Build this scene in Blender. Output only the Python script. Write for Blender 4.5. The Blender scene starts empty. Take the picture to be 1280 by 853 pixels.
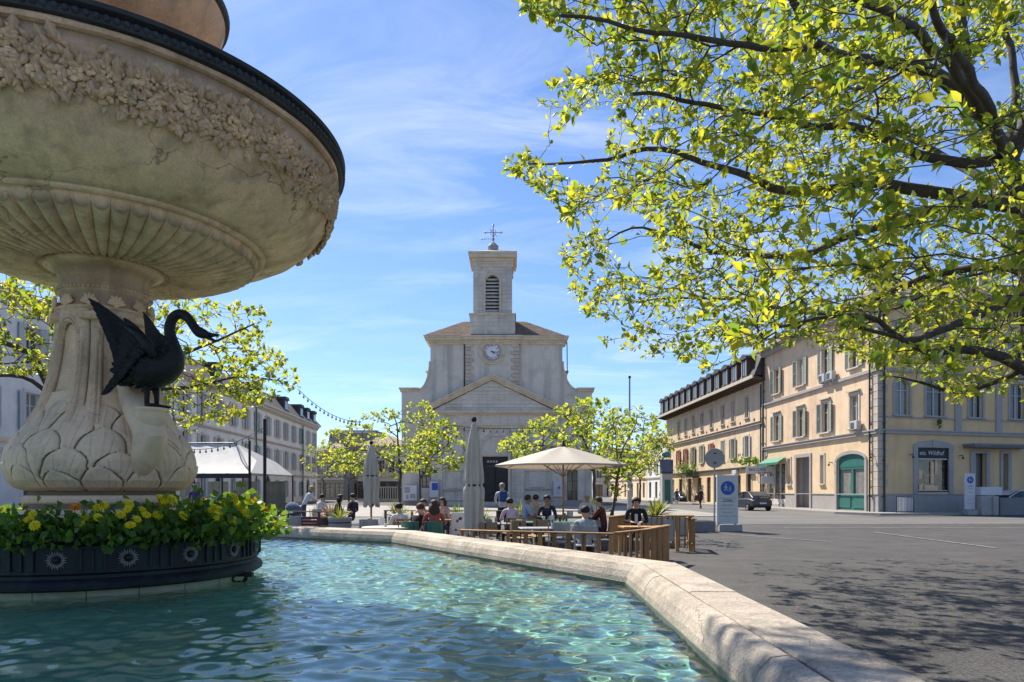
import bpy, math, random
import numpy as np
from mathutils import Vector, Matrix, noise
R = math.radians
PI = math.pi
random.seed(7)
scene = bpy.context.scene
C = scene.collection

# ------------------------------------------------------------ camera, sky, sun, exposure
F = 870.0            # focal length in photo pixels (photo 1280 wide)
HZ = 614.0           # horizon row
EYE = 1.5
camd = bpy.data.cameras.new('camera')
cam = bpy.data.objects.new('camera', camd); C.objects.link(cam); scene.camera = cam
cam.location = (0, 0, EYE); cam.rotation_euler = (R(90), 0, 0)
camd.lens = 36*F/1280; camd.sensor_width = 36
camd.shift_y = (HZ-426.5)/1280
camd.clip_start = 0.05; camd.clip_end = 2000

SUN_EL = R(49); PHI = R(58)           # light travels towards (cos PHI, -sin PHI)
ldir = Vector((math.cos(PHI)*math.cos(SUN_EL), -math.sin(PHI)*math.cos(SUN_EL), -math.sin(SUN_EL)))
sun = bpy.data.objects.new('sun', bpy.data.lights.new('sun', 'SUN')); C.objects.link(sun)
sun.data.energy = 5.0; sun.data.angle = R(0.5); sun.data.color = (1.0, 0.93, 0.80)
sun.rotation_euler = ldir.to_track_quat('-Z', 'Y').to_euler()
sun.location = (-20, 40, 60)
sun.data.cycles.is_caustics_light = True

world = bpy.data.worlds.new('World'); scene.world = world; world.use_nodes = True
nt = world.node_tree; bg = nt.nodes['Background']
sky = nt.nodes.new('ShaderNodeTexSky'); sky.sky_type = 'NISHITA'; sky.sun_disc = False
sky.sun_elevation = SUN_EL
sky.sun_rotation = math.atan2(-ldir.x, -ldir.y)      # azimuth of the sun measured from +Y
sky.air_density = 1.0; sky.dust_density = 0.25; sky.ozone_density = 2.6
def N(t, typ, **kw):
    n = t.nodes.new(typ)
    for k, v in kw.items():
        if k in n.inputs: n.inputs[k].default_value = v
        else: setattr(n, k, v)
    return n
def mixc(t, fac, a, b, blend='MIX'):
    m = t.nodes.new('ShaderNodeMix'); m.data_type = 'RGBA'; m.blend_type = blend
    for s, v in ((0, fac), (6, a), (7, b)):
        if hasattr(v, 'is_linked') or hasattr(v, 'links'): t.links.new(v, m.inputs[s])
        else: m.inputs[s].default_value = v if s == 0 else (*v, 1) if len(v) == 3 else v
    return m.outputs[2]
def ramp(t, src, stops):
    r = t.nodes.new('ShaderNodeValToRGB'); t.links.new(src, r.inputs[0])
    el = r.color_ramp.elements
    while len(el) < len(stops): el.new(0.5)
    for e, (p, c) in zip(el, stops):
        e.position = p; e.color = (c, c, c, 1) if not isinstance(c, tuple) else (*c, 1)
    return r.outputs[0]
# thin cirrus drawn on the sky dome (projected on a flat layer overhead)
tc = N(nt, 'ShaderNodeTexCoord')
sep = N(nt, 'ShaderNodeSeparateXYZ'); nt.links.new(tc.outputs['Generated'], sep.inputs[0])
mz = N(nt, 'ShaderNodeMath', operation='MAXIMUM'); nt.links.new(sep.outputs[2], mz.inputs[0]); mz.inputs[1].default_value = 0.03
az = N(nt, 'ShaderNodeMath', operation='ADD'); nt.links.new(mz.outputs[0], az.inputs[0]); az.inputs[1].default_value = 0.08
dx = N(nt, 'ShaderNodeMath', operation='DIVIDE'); nt.links.new(sep.outputs[0], dx.inputs[0]); nt.links.new(az.outputs[0], dx.inputs[1])
dy = N(nt, 'ShaderNodeMath', operation='DIVIDE'); nt.links.new(sep.outputs[1], dy.inputs[0]); nt.links.new(az.outputs[0], dy.inputs[1])
cmb = N(nt, 'ShaderNodeCombineXYZ'); nt.links.new(dx.outputs[0], cmb.inputs[0]); nt.links.new(dy.outputs[0], cmb.inputs[1])
mp = N(nt, 'ShaderNodeMapping'); nt.links.new(cmb.outputs[0], mp.inputs[0])
mp.inputs['Rotation'].default_value = (0, 0, R(18)); mp.inputs['Scale'].default_value = (0.75, 1.7, 1); mp.inputs['Location'].default_value = (3.1, 1.7, 0)
n1 = N(nt, 'ShaderNodeTexNoise', Scale=1.7, Detail=9.0, Roughness=0.62, Distortion=0.9); nt.links.new(mp.outputs[0], n1.inputs[0])
n2 = N(nt, 'ShaderNodeTexNoise', Scale=0.55, Detail=3.0); nt.links.new(mp.outputs[0], n2.inputs[0])
c1 = ramp(nt, n1.outputs[0], [(0.44, 0.0), (0.80, 1.0)])
c2 = ramp(nt, n2.outputs[0], [(0.38, 0.15), (0.66, 1.0)])
cm = N(nt, 'ShaderNodeMath', operation='MULTIPLY'); nt.links.new(c1, cm.inputs[0]); nt.links.new(c2, cm.inputs[1])
cf = N(nt, 'ShaderNodeMath', operation='MULTIPLY'); nt.links.new(cm.outputs[0], cf.inputs[0]); cf.inputs[1].default_value = 0.58
skyc = mixc(nt, 1.0, sky.outputs[0], (0.76, 0.89, 1.12), 'MULTIPLY')
fin = mixc(nt, cf.outputs[0], skyc, (8.2, 8.6, 9.2))
nt.links.new(fin, bg.inputs[0]); bg.inputs[1].default_value = 0.09

scene.view_settings.view_transform = 'Standard'; scene.view_settings.look = 'None'
scene.view_settings.gamma = 1; scene.view_settings.use_curve_mapping = False
scene.view_settings.exposure = 0.76
scene.cycles.use_denoising = True
scene.cycles.sample_clamp_indirect = 4
scene.cycles.max_bounces = 10; scene.cycles.transparent_max_bounces = 12

# ------------------------------------------------------------ helpers
def at(px, py, Y): return Vector(((px-640)/F*Y, Y, EYE+(HZ-py)/F*Y))
def gx(px, Y): return (px-640)/F*Y
def zz(py, Y): return EYE+(HZ-py)/F*Y

def tag(o, label=None, cat=None, group=None, kind=None):
    if label: o['label'] = label
    if cat: o['category'] = cat
    if group: o['group'] = group
    if kind: o['kind'] = kind
    return o
def empty(name, loc=(0, 0, 0), rz=0, parent=None):
    o = bpy.data.objects.new(name, None); C.objects.link(o)
    o.location = loc; o.rotation_euler = (0, 0, rz); o.empty_display_size = 0.2
    if parent: o.parent = parent
    return o
def link(name, me, parent=None, mtx=None, loc=None, rot=None, scale=None):
    o = bpy.data.objects.new(name, me); C.objects.link(o)
    if parent: o.parent = parent
    if mtx is not None: o.matrix_basis = mtx
    if loc is not None: o.location = loc
    if rot is not None: o.rotation_euler = rot
    if scale is not None: o.scale = scale if hasattr(scale, '__len__') else (scale,)*3
    return o
def copy_tree(o, parent=None):
    c = o.copy(); C.objects.link(c)
    if parent: c.parent = parent
    for ch in list(o.children): copy_tree(ch, c)
    return c

class MB:
    def __init__(s): s.v = []; s.f = []; s.mi = []; s.m = 0; s.T = None
    def add(s, vs, fs):
        b = len(s.v)
        if s.T is not None: vs = [s.T @ Vector(v) for v in vs]
        s.v += [tuple(v) for v in vs]
        for f in fs: s.f.append(tuple(b+i for i in f)); s.mi.append(s.m)
        return s
    def box(s, x0, x1, y0, y1, z0, z1):
        return s.add([(x0,y0,z0),(x1,y0,z0),(x1,y1,z0),(x0,y1,z0),(x0,y0,z1),(x1,y0,z1),(x1,y1,z1),(x0,y1,z1)],
                     [(0,3,2,1),(4,5,6,7),(0,1,5,4),(1,2,6,5),(2,3,7,6),(3,0,4,7)])
    def bbox(s, x0, x1, y0, y1, z0, z1, b=0.01):
        # box with chamfered edges (24 verts)
        xs=(x0,x0+b,x1-b,x1); ys=(y0,y0+b,y1-b,y1); zs=(z0,z0+b,z1-b,z1)
        V=[];I={}
        for i in (0,1,2,3):
            for j in (0,1,2,3):
                for k in (0,1,2,3):
                    e=(i in(0,3))+(j in(0,3))+(k in(0,3))
                    if e==1: I[(i,j,k)]=len(V);V.append((xs[i],ys[j],zs[k]))
        fs=[]
        q=lambda *a: fs.append(tuple(I[t] for t in a))
        for k,o in((0,1),(3,0)):
            r=[(1,1,k),(2,1,k),(2,2,k),(1,2,k)]; q(*(r[::-1] if o else r))
            r=[(1,k,1),(2,k,1),(2,k,2),(1,k,2)]; q(*(r if o else r[::-1]))
            r=[(k,1,1),(k,2,1),(k,2,2),(k,1,2)]; q(*(r[::-1] if o else r))
        for a in (0,3):
            for c in (0,3):
                A=1 if a==0 else 2; Cc=1 if c==0 else 2
                q((1,a,Cc),(2,a,Cc),(2,A,c),(1,A,c)); q((a,1,Cc),(a,2,Cc),(A,2,c),(A,1,c)); q((a,Cc,1),(a,Cc,2),(A,c,2),(A,c,1))
                for d in (0,3):
                    D=1 if d==0 else 2
                    q((a,Cc,D),(A,c,D),(A,Cc,d))
        return s.add(V,fs)
    def quad(s, a, b, c, d): return s.add([a,b,c,d],[(0,1,2,3)])
    def tube(s, pts, rad, n=6, cap=True):
        pts=[Vector(p) for p in pts]
        if not hasattr(rad,'__len__'): rad=[rad]*len(pts)
        V=[];fs=[];up=None
        for i,p in enumerate(pts):
            d=(pts[min(i+1,len(pts)-1)]-pts[max(i-1,0)])
            if d.length<1e-9: d=Vector((0,0,1))
            d.normalize()
            if up is None:
                up=Vector((0,0,1)) if abs(d.z)<.9 else Vector((1,0,0))
            a=(up-d*up.dot(d))
            if a.length<1e-5: a=d.orthogonal()
            a.normalize(); b=d.cross(a); up=a
            for k in range(n):
                t=2*PI*k/n; V.append(p+(a*math.cos(t)+b*math.sin(t))*rad[i])
        for i in range(len(pts)-1):
            for k in range(n):
                k2=(k+1)%n; fs.append((i*n+k,i*n+k2,(i+1)*n+k2,(i+1)*n+k))
        if cap:
            fs.append(tuple(range(n))[::-1]); fs.append(tuple((len(pts)-1)*n+k for k in range(n)))
        return s.add(V,fs)
    def lathe(s, prof, n=32, c=(0,0,0), a0=0, a1=2*PI, cap=False, disp=None):
        V=[];fs=[];full=abs(a1-a0-2*PI)<1e-6;m=n if full else n+1
        for (r,z) in prof:
            for k in range(m):
                t=a0+(a1-a0)*k/n; rr=r+(disp(t,r,z) if disp else 0)
                V.append((c[0]+rr*math.cos(t),c[1]+rr*math.sin(t),c[2]+z))
        for i in range(len(prof)-1):
            for k in range(n):
                k2=(k+1)%m; fs.append((i*m+k,i*m+k2,(i+1)*m+k2,(i+1)*m+k))
        if cap:
            fs.append(tuple(range(m))[::-1]); fs.append(tuple((len(prof)-1)*m+k for k in range(m)))
        return s.add(V,fs)
    def prism(s, poly, y0, y1):
        # polygon in x,z extruded along y
        n=len(poly); V=[(x,y0,z) for x,z in poly]+[(x,y1,z) for x,z in poly]
        fs=[tuple(range(n)),tuple(range(n,2*n))[::-1]]
        for i in range(n):
            j=(i+1)%n; fs.append((i,i+n,j+n,j))
        return s.add(V,fs)
    def prismz(s, poly, z0, z1):
        n=len(poly); V=[(x,y,z0) for x,y in poly]+[(x,y,z1) for x,y in poly]
        fs=[tuple(range(n))[::-1],tuple(range(n,2*n))]
        for i in range(n):
            j=(i+1)%n; fs.append((i,j,j+n,i+n))
        return s.add(V,fs)
    def sph(s, c, r, n=10, m=7, sc=(1,1,1)):
        pr=[(math.sin(PI*i/m),-math.cos(PI*i/m)) for i in range(m+1)]
        pr[0]=(1e-4,-1);pr[-1]=(1e-4,1)
        V=[];fs=[]
        for (a,z) in pr:
            for k in range(n):
                t=2*PI*k/n; V.append((c[0]+a*math.cos(t)*r*sc[0],c[1]+a*math.sin(t)*r*sc[1],c[2]+z*r*sc[2]))
        for i in range(m):
            for k in range(n):
                k2=(k+1)%n; fs.append((i*n+k,i*n+k2,(i+1)*n+k2,(i+1)*n+k))
        return s.add(V,fs)
    def mesh(s, name, mats, smooth=False, angle=None):
        me=bpy.data.meshes.new(name); me.from_pydata(s.v,[],s.f)
        if not isinstance(mats,(list,tuple)): mats=[mats]
        for m in mats: me.materials.append(m)
        if len(mats)>1: me.polygons.foreach_set('material_index',s.mi)
        if smooth:
            me.polygons.foreach_set('use_smooth',[True]*len(me.polygons))
            if angle: 
                try: me.set_sharp_from_angle(angle=R(angle))
                except Exception: pass
        me.update(); return me
    def build(s, name, mats, parent=None, smooth=False, angle=None, **kw):
        return link(name, s.mesh(name,mats,smooth,angle), parent, **kw)

def npmesh(name, V, Fc, mats, smooth=False, mi=None):
    V=np.asarray(V,dtype=np.float32); Fc=np.asarray(Fc,dtype=np.int32); k=Fc.shape[1]
    me=bpy.data.meshes.new(name)
    me.vertices.add(len(V)); me.vertices.foreach_set('co',V.ravel())
    me.loops.add(Fc.size); me.loops.foreach_set('vertex_index',Fc.ravel())
    me.polygons.add(len(Fc)); me.polygons.foreach_set('loop_start',np.arange(0,Fc.size,k,dtype=np.int32))
    if not isinstance(mats,(list,tuple)): mats=[mats]
    for m in mats: me.materials.append(m)
    if mi is not None: me.polygons.foreach_set('material_index',np.asarray(mi,dtype=np.int32))
    if smooth: me.polygons.foreach_set('use_smooth',np.ones(len(Fc),dtype=bool))
    me.update(calc_edges=True); me.validate(); return me

# ------------------------------------------------------------ materials
MATS={}
def mat(name, col, rough=0.8, var=0.12, scale=4.0, bump=0.0, bscale=30.0, metal=0.0, spec=0.4,
        stain=None, stain_amt=0.5, stain_scale=1.2, coords='Object', island=0.0, brick=None, streak=None, randobj=0.0, speck=0.0, crack=None):
    if name in MATS: return MATS[name]
    m=bpy.data.materials.new(name); m.use_nodes=True; t=m.node_tree; MATS[name]=m
    p=t.nodes['Principled BSDF']; p.inputs['Roughness'].default_value=rough; p.inputs['Metallic'].default_value=metal
    p.inputs['Specular IOR Level'].default_value=spec
    tc=N(t,'ShaderNodeTexCoord'); co=tc.outputs[coords]
    n=N(t,'ShaderNodeTexNoise',Scale=scale,Detail=6.0,Roughness=0.65); t.links.new(co,n.inputs[0])
    f=ramp(t,n.outputs[0],[(0.3,0.0),(0.7,1.0)])
    a=tuple(c*(1-var) for c in col); b=tuple(min(1,c*(1+var)) for c in col)
    out=mixc(t,f,a,b)
    if stain:
        n2=N(t,'ShaderNodeTexNoise',Scale=stain_scale,Detail=7.0,Roughness=0.7,Distortion=0.4); t.links.new(co,n2.inputs[0])
        f2=ramp(t,n2.outputs[0],[(0.48,0.0),(0.68,stain_amt)])
        out=mixc(t,f2,out,stain)
    if streak:
        mp=N(t,'ShaderNodeMapping'); t.links.new(co,mp.inputs[0]); mp.inputs['Scale'].default_value=streak[1]
        n3=N(t,'ShaderNodeTexNoise',Scale=1.0,Detail=5.0); t.links.new(mp.outputs[0],n3.inputs[0])
        f3=ramp(t,n3.outputs[0],[(0.5,0.0),(0.72,streak[2])])
        out=mixc(t,f3,out,streak[0])
    if speck:
        n4=N(t,'ShaderNodeTexNoise',Scale=bscale,Detail=3.0,Roughness=0.8); t.links.new(co,n4.inputs[0])
        f4=ramp(t,n4.outputs[0],[(0.35,1-speck),(0.65,1+speck)])
        out=mixc(t,1.0,out,f4,'MULTIPLY')
    if crack:
        nd=N(t,'ShaderNodeTexNoise',Scale=crack[0]*2.5,Detail=4.0); t.links.new(co,nd.inputs[0])
        av=N(t,'ShaderNodeVectorMath',operation='MULTIPLY_ADD'); t.links.new(nd.outputs[1],av.inputs[0]); av.inputs[1].default_value=(.55/crack[0],)*3; t.links.new(co,av.inputs[2])
        vo=N(t,'ShaderNodeTexVoronoi',feature='DISTANCE_TO_EDGE'); vo.inputs['Scale'].default_value=crack[0]; t.links.new(av.outputs[0],vo.inputs[0])
        fv=ramp(t,vo.outputs[0],[(0.0,1.0),(crack[1],0.0)])
        nm_=N(t,'ShaderNodeTexNoise',Scale=crack[0]*.9,Detail=2.0); t.links.new(co,nm_.inputs[0]); fm=ramp(t,nm_.outputs[0],[(0.46,0.0),(0.56,crack[3])])
        mu=N(t,'ShaderNodeMath',operation='MULTIPLY'); t.links.new(fv,mu.inputs[0]); t.links.new(fm,mu.inputs[1])
        out=mixc(t,mu.outputs[0],out,crack[2])
    if island or randobj:
        if island: g=N(t,'ShaderNodeNewGeometry').outputs['Random Per Island']
        else: g=N(t,'ShaderNodeObjectInfo').outputs['Random']
        k=island or randobj
        f5=ramp(t,g,[(0.0,1-k),(1.0,1+k)])
        out=mixc(t,1.0,out,f5,'MULTIPLY')
    h=None
    if brick:
        bw,bh,mo=brick
        br=N(t,'ShaderNodeTexBrick'); 
        mpb=N(t,'ShaderNodeMapping'); t.links.new(co,mpb.inputs[0]); mpb.inputs['Rotation'].default_value=(R(90),0,0)
        t.links.new(mpb.outputs[0],br.inputs[0]); br.inputs['Scale'].default_value=1.0
        br.inputs['Brick Width'].default_value=bw; br.inputs['Row Height'].default_value=bh; br.inputs['Mortar Size'].default_value=mo
        br.inputs['Color1'].default_value=(1,1,1,1); br.inputs['Color2'].default_value=(0.9,0.9,0.9,1); br.inputs['Mortar'].default_value=(0.72,0.71,0.7,1)
        out=mixc(t,0.8,out,br.outputs[0],'MULTIPLY')
    t.links.new(out,p.inputs['Base Color'])
    if bump:
        nb=N(t,'ShaderNodeTexNoise',Scale=bscale,Detail=5.0,Roughness=0.7); t.links.new(co,nb.inputs[0])
        bp=N(t,'ShaderNodeBump',Strength=bump,Distance=0.02); t.links.new(nb.outputs[0],bp.inputs['Height'])
        t.links.new(bp.outputs[0],p.inputs['Normal'])
    return m
def leafmat(name, dif, tra, mixf=0.5, var=0.35, randobj=False):
    if name in MATS: return MATS[name]
    m=bpy.data.materials.new(name); m.use_nodes=True; t=m.node_tree; MATS[name]=m; t.nodes.clear()
    o=N(t,'ShaderNodeOutputMaterial')
    g=N(t,'ShaderNodeObjectInfo').outputs['Random'] if randobj else N(t,'ShaderNodeNewGeometry').outputs['Random Per Island']
    c1=mixc(t,g,tuple(c*(1-var) for c in dif),tuple(c*(1+var) for c in dif))
    hot=(min(1,tra[0]*1.25),tra[1]*1.05,tra[2])
    cool=(tra[0]*0.34,tra[1]*0.56,tra[2]*0.9)
    c2=mixc(t,g,cool,hot)
    d=N(t,'ShaderNodeBsdfPrincipled'); d.inputs['Roughness'].default_value=0.45; d.inputs['Specular IOR Level'].default_value=0.4
    t.links.new(c1,d.inputs['Base Color'])
    tr=N(t,'ShaderNodeBsdfTranslucent'); t.links.new(c2,tr.inputs[0])
    mx=N(t,'ShaderNodeMixShader'); mx.inputs[0].default_value=mixf
    t.links.new(d.outputs[0],mx.inputs[1]); t.links.new(tr.outputs[0],mx.inputs[2]); t.links.new(mx.outputs[0],o.inputs[0])
    return m
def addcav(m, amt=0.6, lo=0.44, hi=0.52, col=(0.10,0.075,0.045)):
    # mixes a darker tone into concave creases, picked by pointiness
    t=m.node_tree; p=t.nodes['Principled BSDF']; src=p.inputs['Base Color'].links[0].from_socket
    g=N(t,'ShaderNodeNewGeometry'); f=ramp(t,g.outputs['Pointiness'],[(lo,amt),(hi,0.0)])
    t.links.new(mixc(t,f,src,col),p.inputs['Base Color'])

M={}
M['asphalt']=mat('asphalt',(0.068,0.064,0.062),0.82,0.30,0.9,1.0,30,stain=(0.045,0.043,0.042),stain_amt=0.7,stain_scale=0.45,speck=0.75,streak=((0.10,0.095,0.09),(.12,1.4,1),0.5),crack=(.35,.006,(.02,.02,.02),.9))
M['road']=mat('road_asphalt',(0.13,0.125,0.12),0.8,0.12,0.3,0.4,60,streak=((0.20,0.19,0.18),(.10,1.6,1),0.7),stain=(0.085,0.082,0.08),stain_amt=0.6,stain_scale=0.15,speck=0.25)
M['paving']=mat('paving_stone',(0.30,0.28,0.25),0.8,0.15,1.0,0.3,20,stain=(0.2,0.19,0.17))
M['kerb']=mat('kerb_granite',(0.30,0.29,0.28),0.75,0.15,6,0.3,60)
M['paint']=mat('road_paint',(0.30,0.285,0.255),0.7,0.3,3,0.2,40,stain=(0.075,0.07,0.068),stain_amt=1.0,stain_scale=4)
M['fstone']=mat('fountain_limestone',(0.80,0.54,0.355),0.72,0.20,2.2,0.5,45,stain=(0.46,0.28,0.15),stain_amt=0.8,stain_scale=1.3,speck=.12,streak=((0.24,0.17,0.10),(5,5,0.6),0.55),crack=(1.1,.010,(.14,.10,.06),.8))
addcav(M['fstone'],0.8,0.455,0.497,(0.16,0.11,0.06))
M['fstone2']=mat('bulb_limestone',(0.80,0.57,0.38),0.7,0.15,3,0.3,45,stain=(0.33,0.29,0.22),stain_amt=0.5,stain_scale=2.5)
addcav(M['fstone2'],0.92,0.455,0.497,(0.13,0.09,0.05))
M['relief']=mat('carved_relief_stone',(0.80,0.53,0.32),0.75,0.15,6,0.3,60,randobj=0.14,stain=(0.3,0.23,0.15),stain_amt=0.5,stain_scale=5)
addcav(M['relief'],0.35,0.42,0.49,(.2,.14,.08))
M['rim']=mat('basin_coping_stone',(0.47,0.40,0.325),0.75,0.22,2.6,0.7,45,randobj=0.12,stain=(0.22,0.18,0.14),stain_amt=0.75,stain_scale=2.2,speck=0.25,crack=(1.6,.010,(.12,.10,.08),.7))
M['plinth']=mat('plinth_stone',(0.36,0.34,0.24),0.8,0.2,3,0.3,20,stain=(0.16,0.20,0.12),stain_amt=0.7,stain_scale=3)
M['basin']=mat('basin_wall_stone',(0.12,0.15,0.12),0.8,0.2,2,0.3,20)
M['poolfloor']=mat('pool_floor_paint',(0.165,0.315,0.265),0.7,0.28,0.9,0.0,20,stain=(0.32,0.36,0.20),stain_amt=0.8,stain_scale=0.7)
M['iron']=mat('painted_iron',(0.007,0.008,0.012),0.55,0.35,4,0.4,30,spec=0.35,streak=((0.015,0.055,0.045),(7,7,1.2),0.5))
M['lead']=mat('lead_moulding',(0.035,0.038,0.045),0.55,0.3,8,0.3,30)
M['bronze']=mat('black_bronze',(0.006,0.006,0.007),0.40,0.5,8,0.9,32,spec=0.4)
M['rosette']=mat('rosette_metal',(0.28,0.26,0.23),0.6,0.3,20,0.2,60)
M['cstone']=mat('church_stone',(0.68,0.62,0.53),0.85,0.16,0.6,0.2,12,stain=(0.36,0.33,0.29),stain_amt=0.6,stain_scale=0.45,brick=(1.1,0.42,0.03),streak=((0.27,0.25,0.23),(1.5,1.5,0.12),0.35))
M['cplaster']=mat('church_plaster',(0.66,0.605,0.52),0.85,0.10,0.5,0.2,12,stain=(0.36,0.33,0.29),stain_amt=0.6,stain_scale=0.5,streak=((0.27,0.25,0.23),(1.2,1.2,0.1),0.6))
M['ccornice']=mat('church_cornice',(0.66,0.56,0.42),0.8,0.12,1.5,0.2,12,stain=(0.32,0.27,0.2),stain_amt=0.4)
M['tile']=mat('roof_tile',(0.25,0.185,0.14),0.85,0.3,3,0.4,8,island=0.25)
M['slate']=mat('slate_roof',(0.06,0.055,0.055),0.7,0.25,2,0.3,10)
M['dark']=mat('dark_opening',(0.02,0.02,0.022),0.5,0.2,2)
M['louver']=mat('louver_wood',(0.09,0.085,0.08),0.7,0.2,4)
M['doorwood']=mat('dark_door_wood',(0.035,0.028,0.026),0.6,0.25,4)
M['clockface']=mat('clock_enamel',(0.72,0.72,0.74),0.35,0.04,2)
M['black']=mat('black_paint',(0.012,0.012,0.013),0.5,0.2,5)
M['pink']=mat('salmon_render',(0.76,0.57,0.38),0.9,0.12,0.8,0.15,10,stain=(0.68,0.43,0.29),stain_amt=0.75,stain_scale=0.5,streak=((0.45,0.30,0.22),(1.3,1.3,0.12),0.35))
M['peach']=mat('peach_render',(0.76,0.57,0.36),0.9,0.10,0.8,0.15,10,stain=(0.60,0.43,0.26),stain_amt=0.6,stain_scale=0.6,streak=((0.5,0.38,0.25),(1.3,1.3,0.12),0.35))
M['yellow']=mat('ochre_render',(0.70,0.50,0.27),0.9,0.10,0.8,0.15,10,stain=(0.58,0.41,0.23),stain_amt=0.6,stain_scale=0.5,streak=((0.42,0.31,0.19),(1.3,1.3,0.12),0.4))
M['cream']=mat('cream_render',(0.76,0.60,0.41),0.9,0.12,0.8,0.15,10,stain=(0.62,0.42,0.30),stain_amt=0.7,stain_scale=0.6,streak=((0.48,0.35,0.25),(1.3,1.3,0.12),0.4))
M['white']=mat('white_render',(0.74,0.72,0.68),0.9,0.07,0.6,0.1,10,streak=((0.5,0.48,0.45),(1.3,1.3,0.12),0.35),stain=(0.46,0.45,0.43),stain_amt=0.4,stain_scale=0.4)
M['greyr']=mat('grey_render',(0.27,0.25,0.225),0.9,0.12,0.6,0.1,10,stain=(0.2,0.19,0.17))
M['trim']=mat('grey_stone_trim',(0.36,0.34,0.325),0.8,0.10,2,0.2,20)
M['trimw']=mat('pale_trim',(0.55,0.50,0.42),0.8,0.08,2,0.1,20)
M['quoin']=mat('quoin_stone',(0.50,0.43,0.35),0.85,0.10,2,0.2,20,randobj=0.1)
M['shut']=mat('grey_green_shutter',(0.30,0.33,0.28),0.7,0.12,4)
M['shutw']=mat('pale_grey_shutter',(0.46,0.48,0.49),0.7,0.08,4)
M['shutr']=mat('red_shutter',(0.42,0.07,0.06),0.7,0.12,4)
M['frame']=mat('window_frame_white',(0.58,0.56,0.52),0.6,0.06,4)
M['teal']=mat('teal_door_paint',(0.03,0.15,0.13),0.5,0.12,3)
M['glass']=mat('window_glass',(0.03,0.033,0.036),0.06,0.6,0.9,spec=0.8,randobj=0.7,stain=(0.12,0.11,0.10),stain_amt=0.6,stain_scale=1.1)
M['curtain']=mat('net_curtain_glass',(0.26,0.26,0.25),0.12,0.3,2.5,spec=0.8,randobj=0.5,streak=((0.10,0.10,0.10),(9,9,.3),0.7))
M['shopglass']=mat('shop_glass',(0.06,0.05,0.04),0.06,0.9,2.6,spec=0.8,stain=(0.35,0.28,0.2),stain_amt=0.8,stain_scale=2.2)
M['canvas']=mat('parasol_canvas',(0.62,0.56,0.47),0.9,0.05,2,0.15,60)
M['canvasd']=mat('folded_canvas',(0.52,0.48,0.42),0.9,0.10,4,0.2,40)
M['tent']=mat('marquee_sheet',(0.62,0.60,0.56),0.8,0.10,2,0.1,20)
M['wood']=mat('fence_wood',(0.38,0.21,0.085),0.75,0.25,6,0.3,40,randobj=0.3,streak=((0.16,0.09,0.045),(30,30,2),0.7))
M['woodd']=mat('dark_wood',(0.10,0.06,0.04),0.7,0.25,6,0.2,40)
M['metalg']=mat('grey_metal',(0.30,0.31,0.33),0.5,0.1,4,metal=0.3)
M['metald']=mat('dark_metal',(0.03,0.032,0.035),0.5,0.15,4)
M['concrete']=mat('concrete',(0.36,0.35,0.34),0.85,0.10,2,0.3,25)
M['concreted']=mat('concrete_dark',(0.20,0.20,0.21),0.85,0.12,2,0.3,25)
M['signw']=mat('sign_white',(0.58,0.58,0.60),0.5,0.04,3)
M['signb']=mat('sign_blue',(0.02,0.09,0.42),0.45,0.04,3)
M['greent']=mat('green_table',(0.05,0.16,0.11),0.5,0.12,3)
M['greenc']=mat('green_canvas',(0.03,0.20,0.13),0.6,0.12,3)
M['bark']=mat('bark',(0.085,0.068,0.052),0.9,0.35,6,0.8,22,stain=(0.15,0.125,0.09),stain_amt=0.4,stain_scale=4)
M['barkp']=mat('young_bark',(0.10,0.085,0.07),0.9,0.3,8,0.4,30)
M['leafA']=leafmat('sunny_leaf',(0.14,0.18,0.025),(0.74,0.78,0.05),0.5)
M['leafAo']=leafmat('sunny_leaf_single',(0.14,0.18,0.025),(0.74,0.78,0.05),0.5,randobj=True)
M['leafB']=leafmat('square_tree_leaf',(0.15,0.19,0.03),(0.72,0.80,0.07),0.52)
M['leafD']=leafmat('bedding_leaf',(0.055,0.12,0.02),(0.30,0.48,0.03),0.42)
M['spike']=leafmat('spiky_leaf',(0.16,0.19,0.04),(0.40,0.45,0.06),0.4)
M['spikep']=leafmat('pinkish_spiky_leaf',(0.22,0.13,0.07),(0.45,0.25,0.12),0.4)
M['petal']=leafmat('yellow_petal',(0.90,0.74,0.015),(0.95,0.85,0.02),0.35,0.12)
M['petalo']=leafmat('orange_petal',(0.75,0.25,0.01),(0.85,0.35,0.01),0.25,0.12)
# ============================================================ SETTING: ground, road, pavements
def sheet(name, poly, z, m, kind='structure'):
    b=MB(); b.add([(x,y,z) for x,y in poly],[tuple(range(len(poly)))])
    o=b.build(name,m); o['kind']=kind; return o
sheet('ground',[(-600,-300),(600,-300),(600,900),(-600,900)],0.0,M['asphalt'])
# street running away along the coloured houses, and the cross street in front of them
CR=Vector((24.1,45.8)); SD=Vector((-.034,1)).normalized(); SW=-SD     # corner, street direction
FD=Vector((.963,.27)).normalized()
def sp(t,off=0): # point on the street facade line, off = metres to the left of it
    p=CR+SD*t; return (p.x-off,p.y)
def fp(u,off=0):
    n=Vector((FD.y,-FD.x)); p=CR+FD*u+n*off; return (p.x,p.y)
sheet('cross_street',[(-40,30.5),(90,33.5),(90,41.5),(-40,38.5)],0.004,M['road'])
sheet('far_street',[(sp(-6,11)[0],39.4),(sp(-6,3)[0],40.0),sp(110,3),sp(110,11)],0.008,M['road'])
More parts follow.
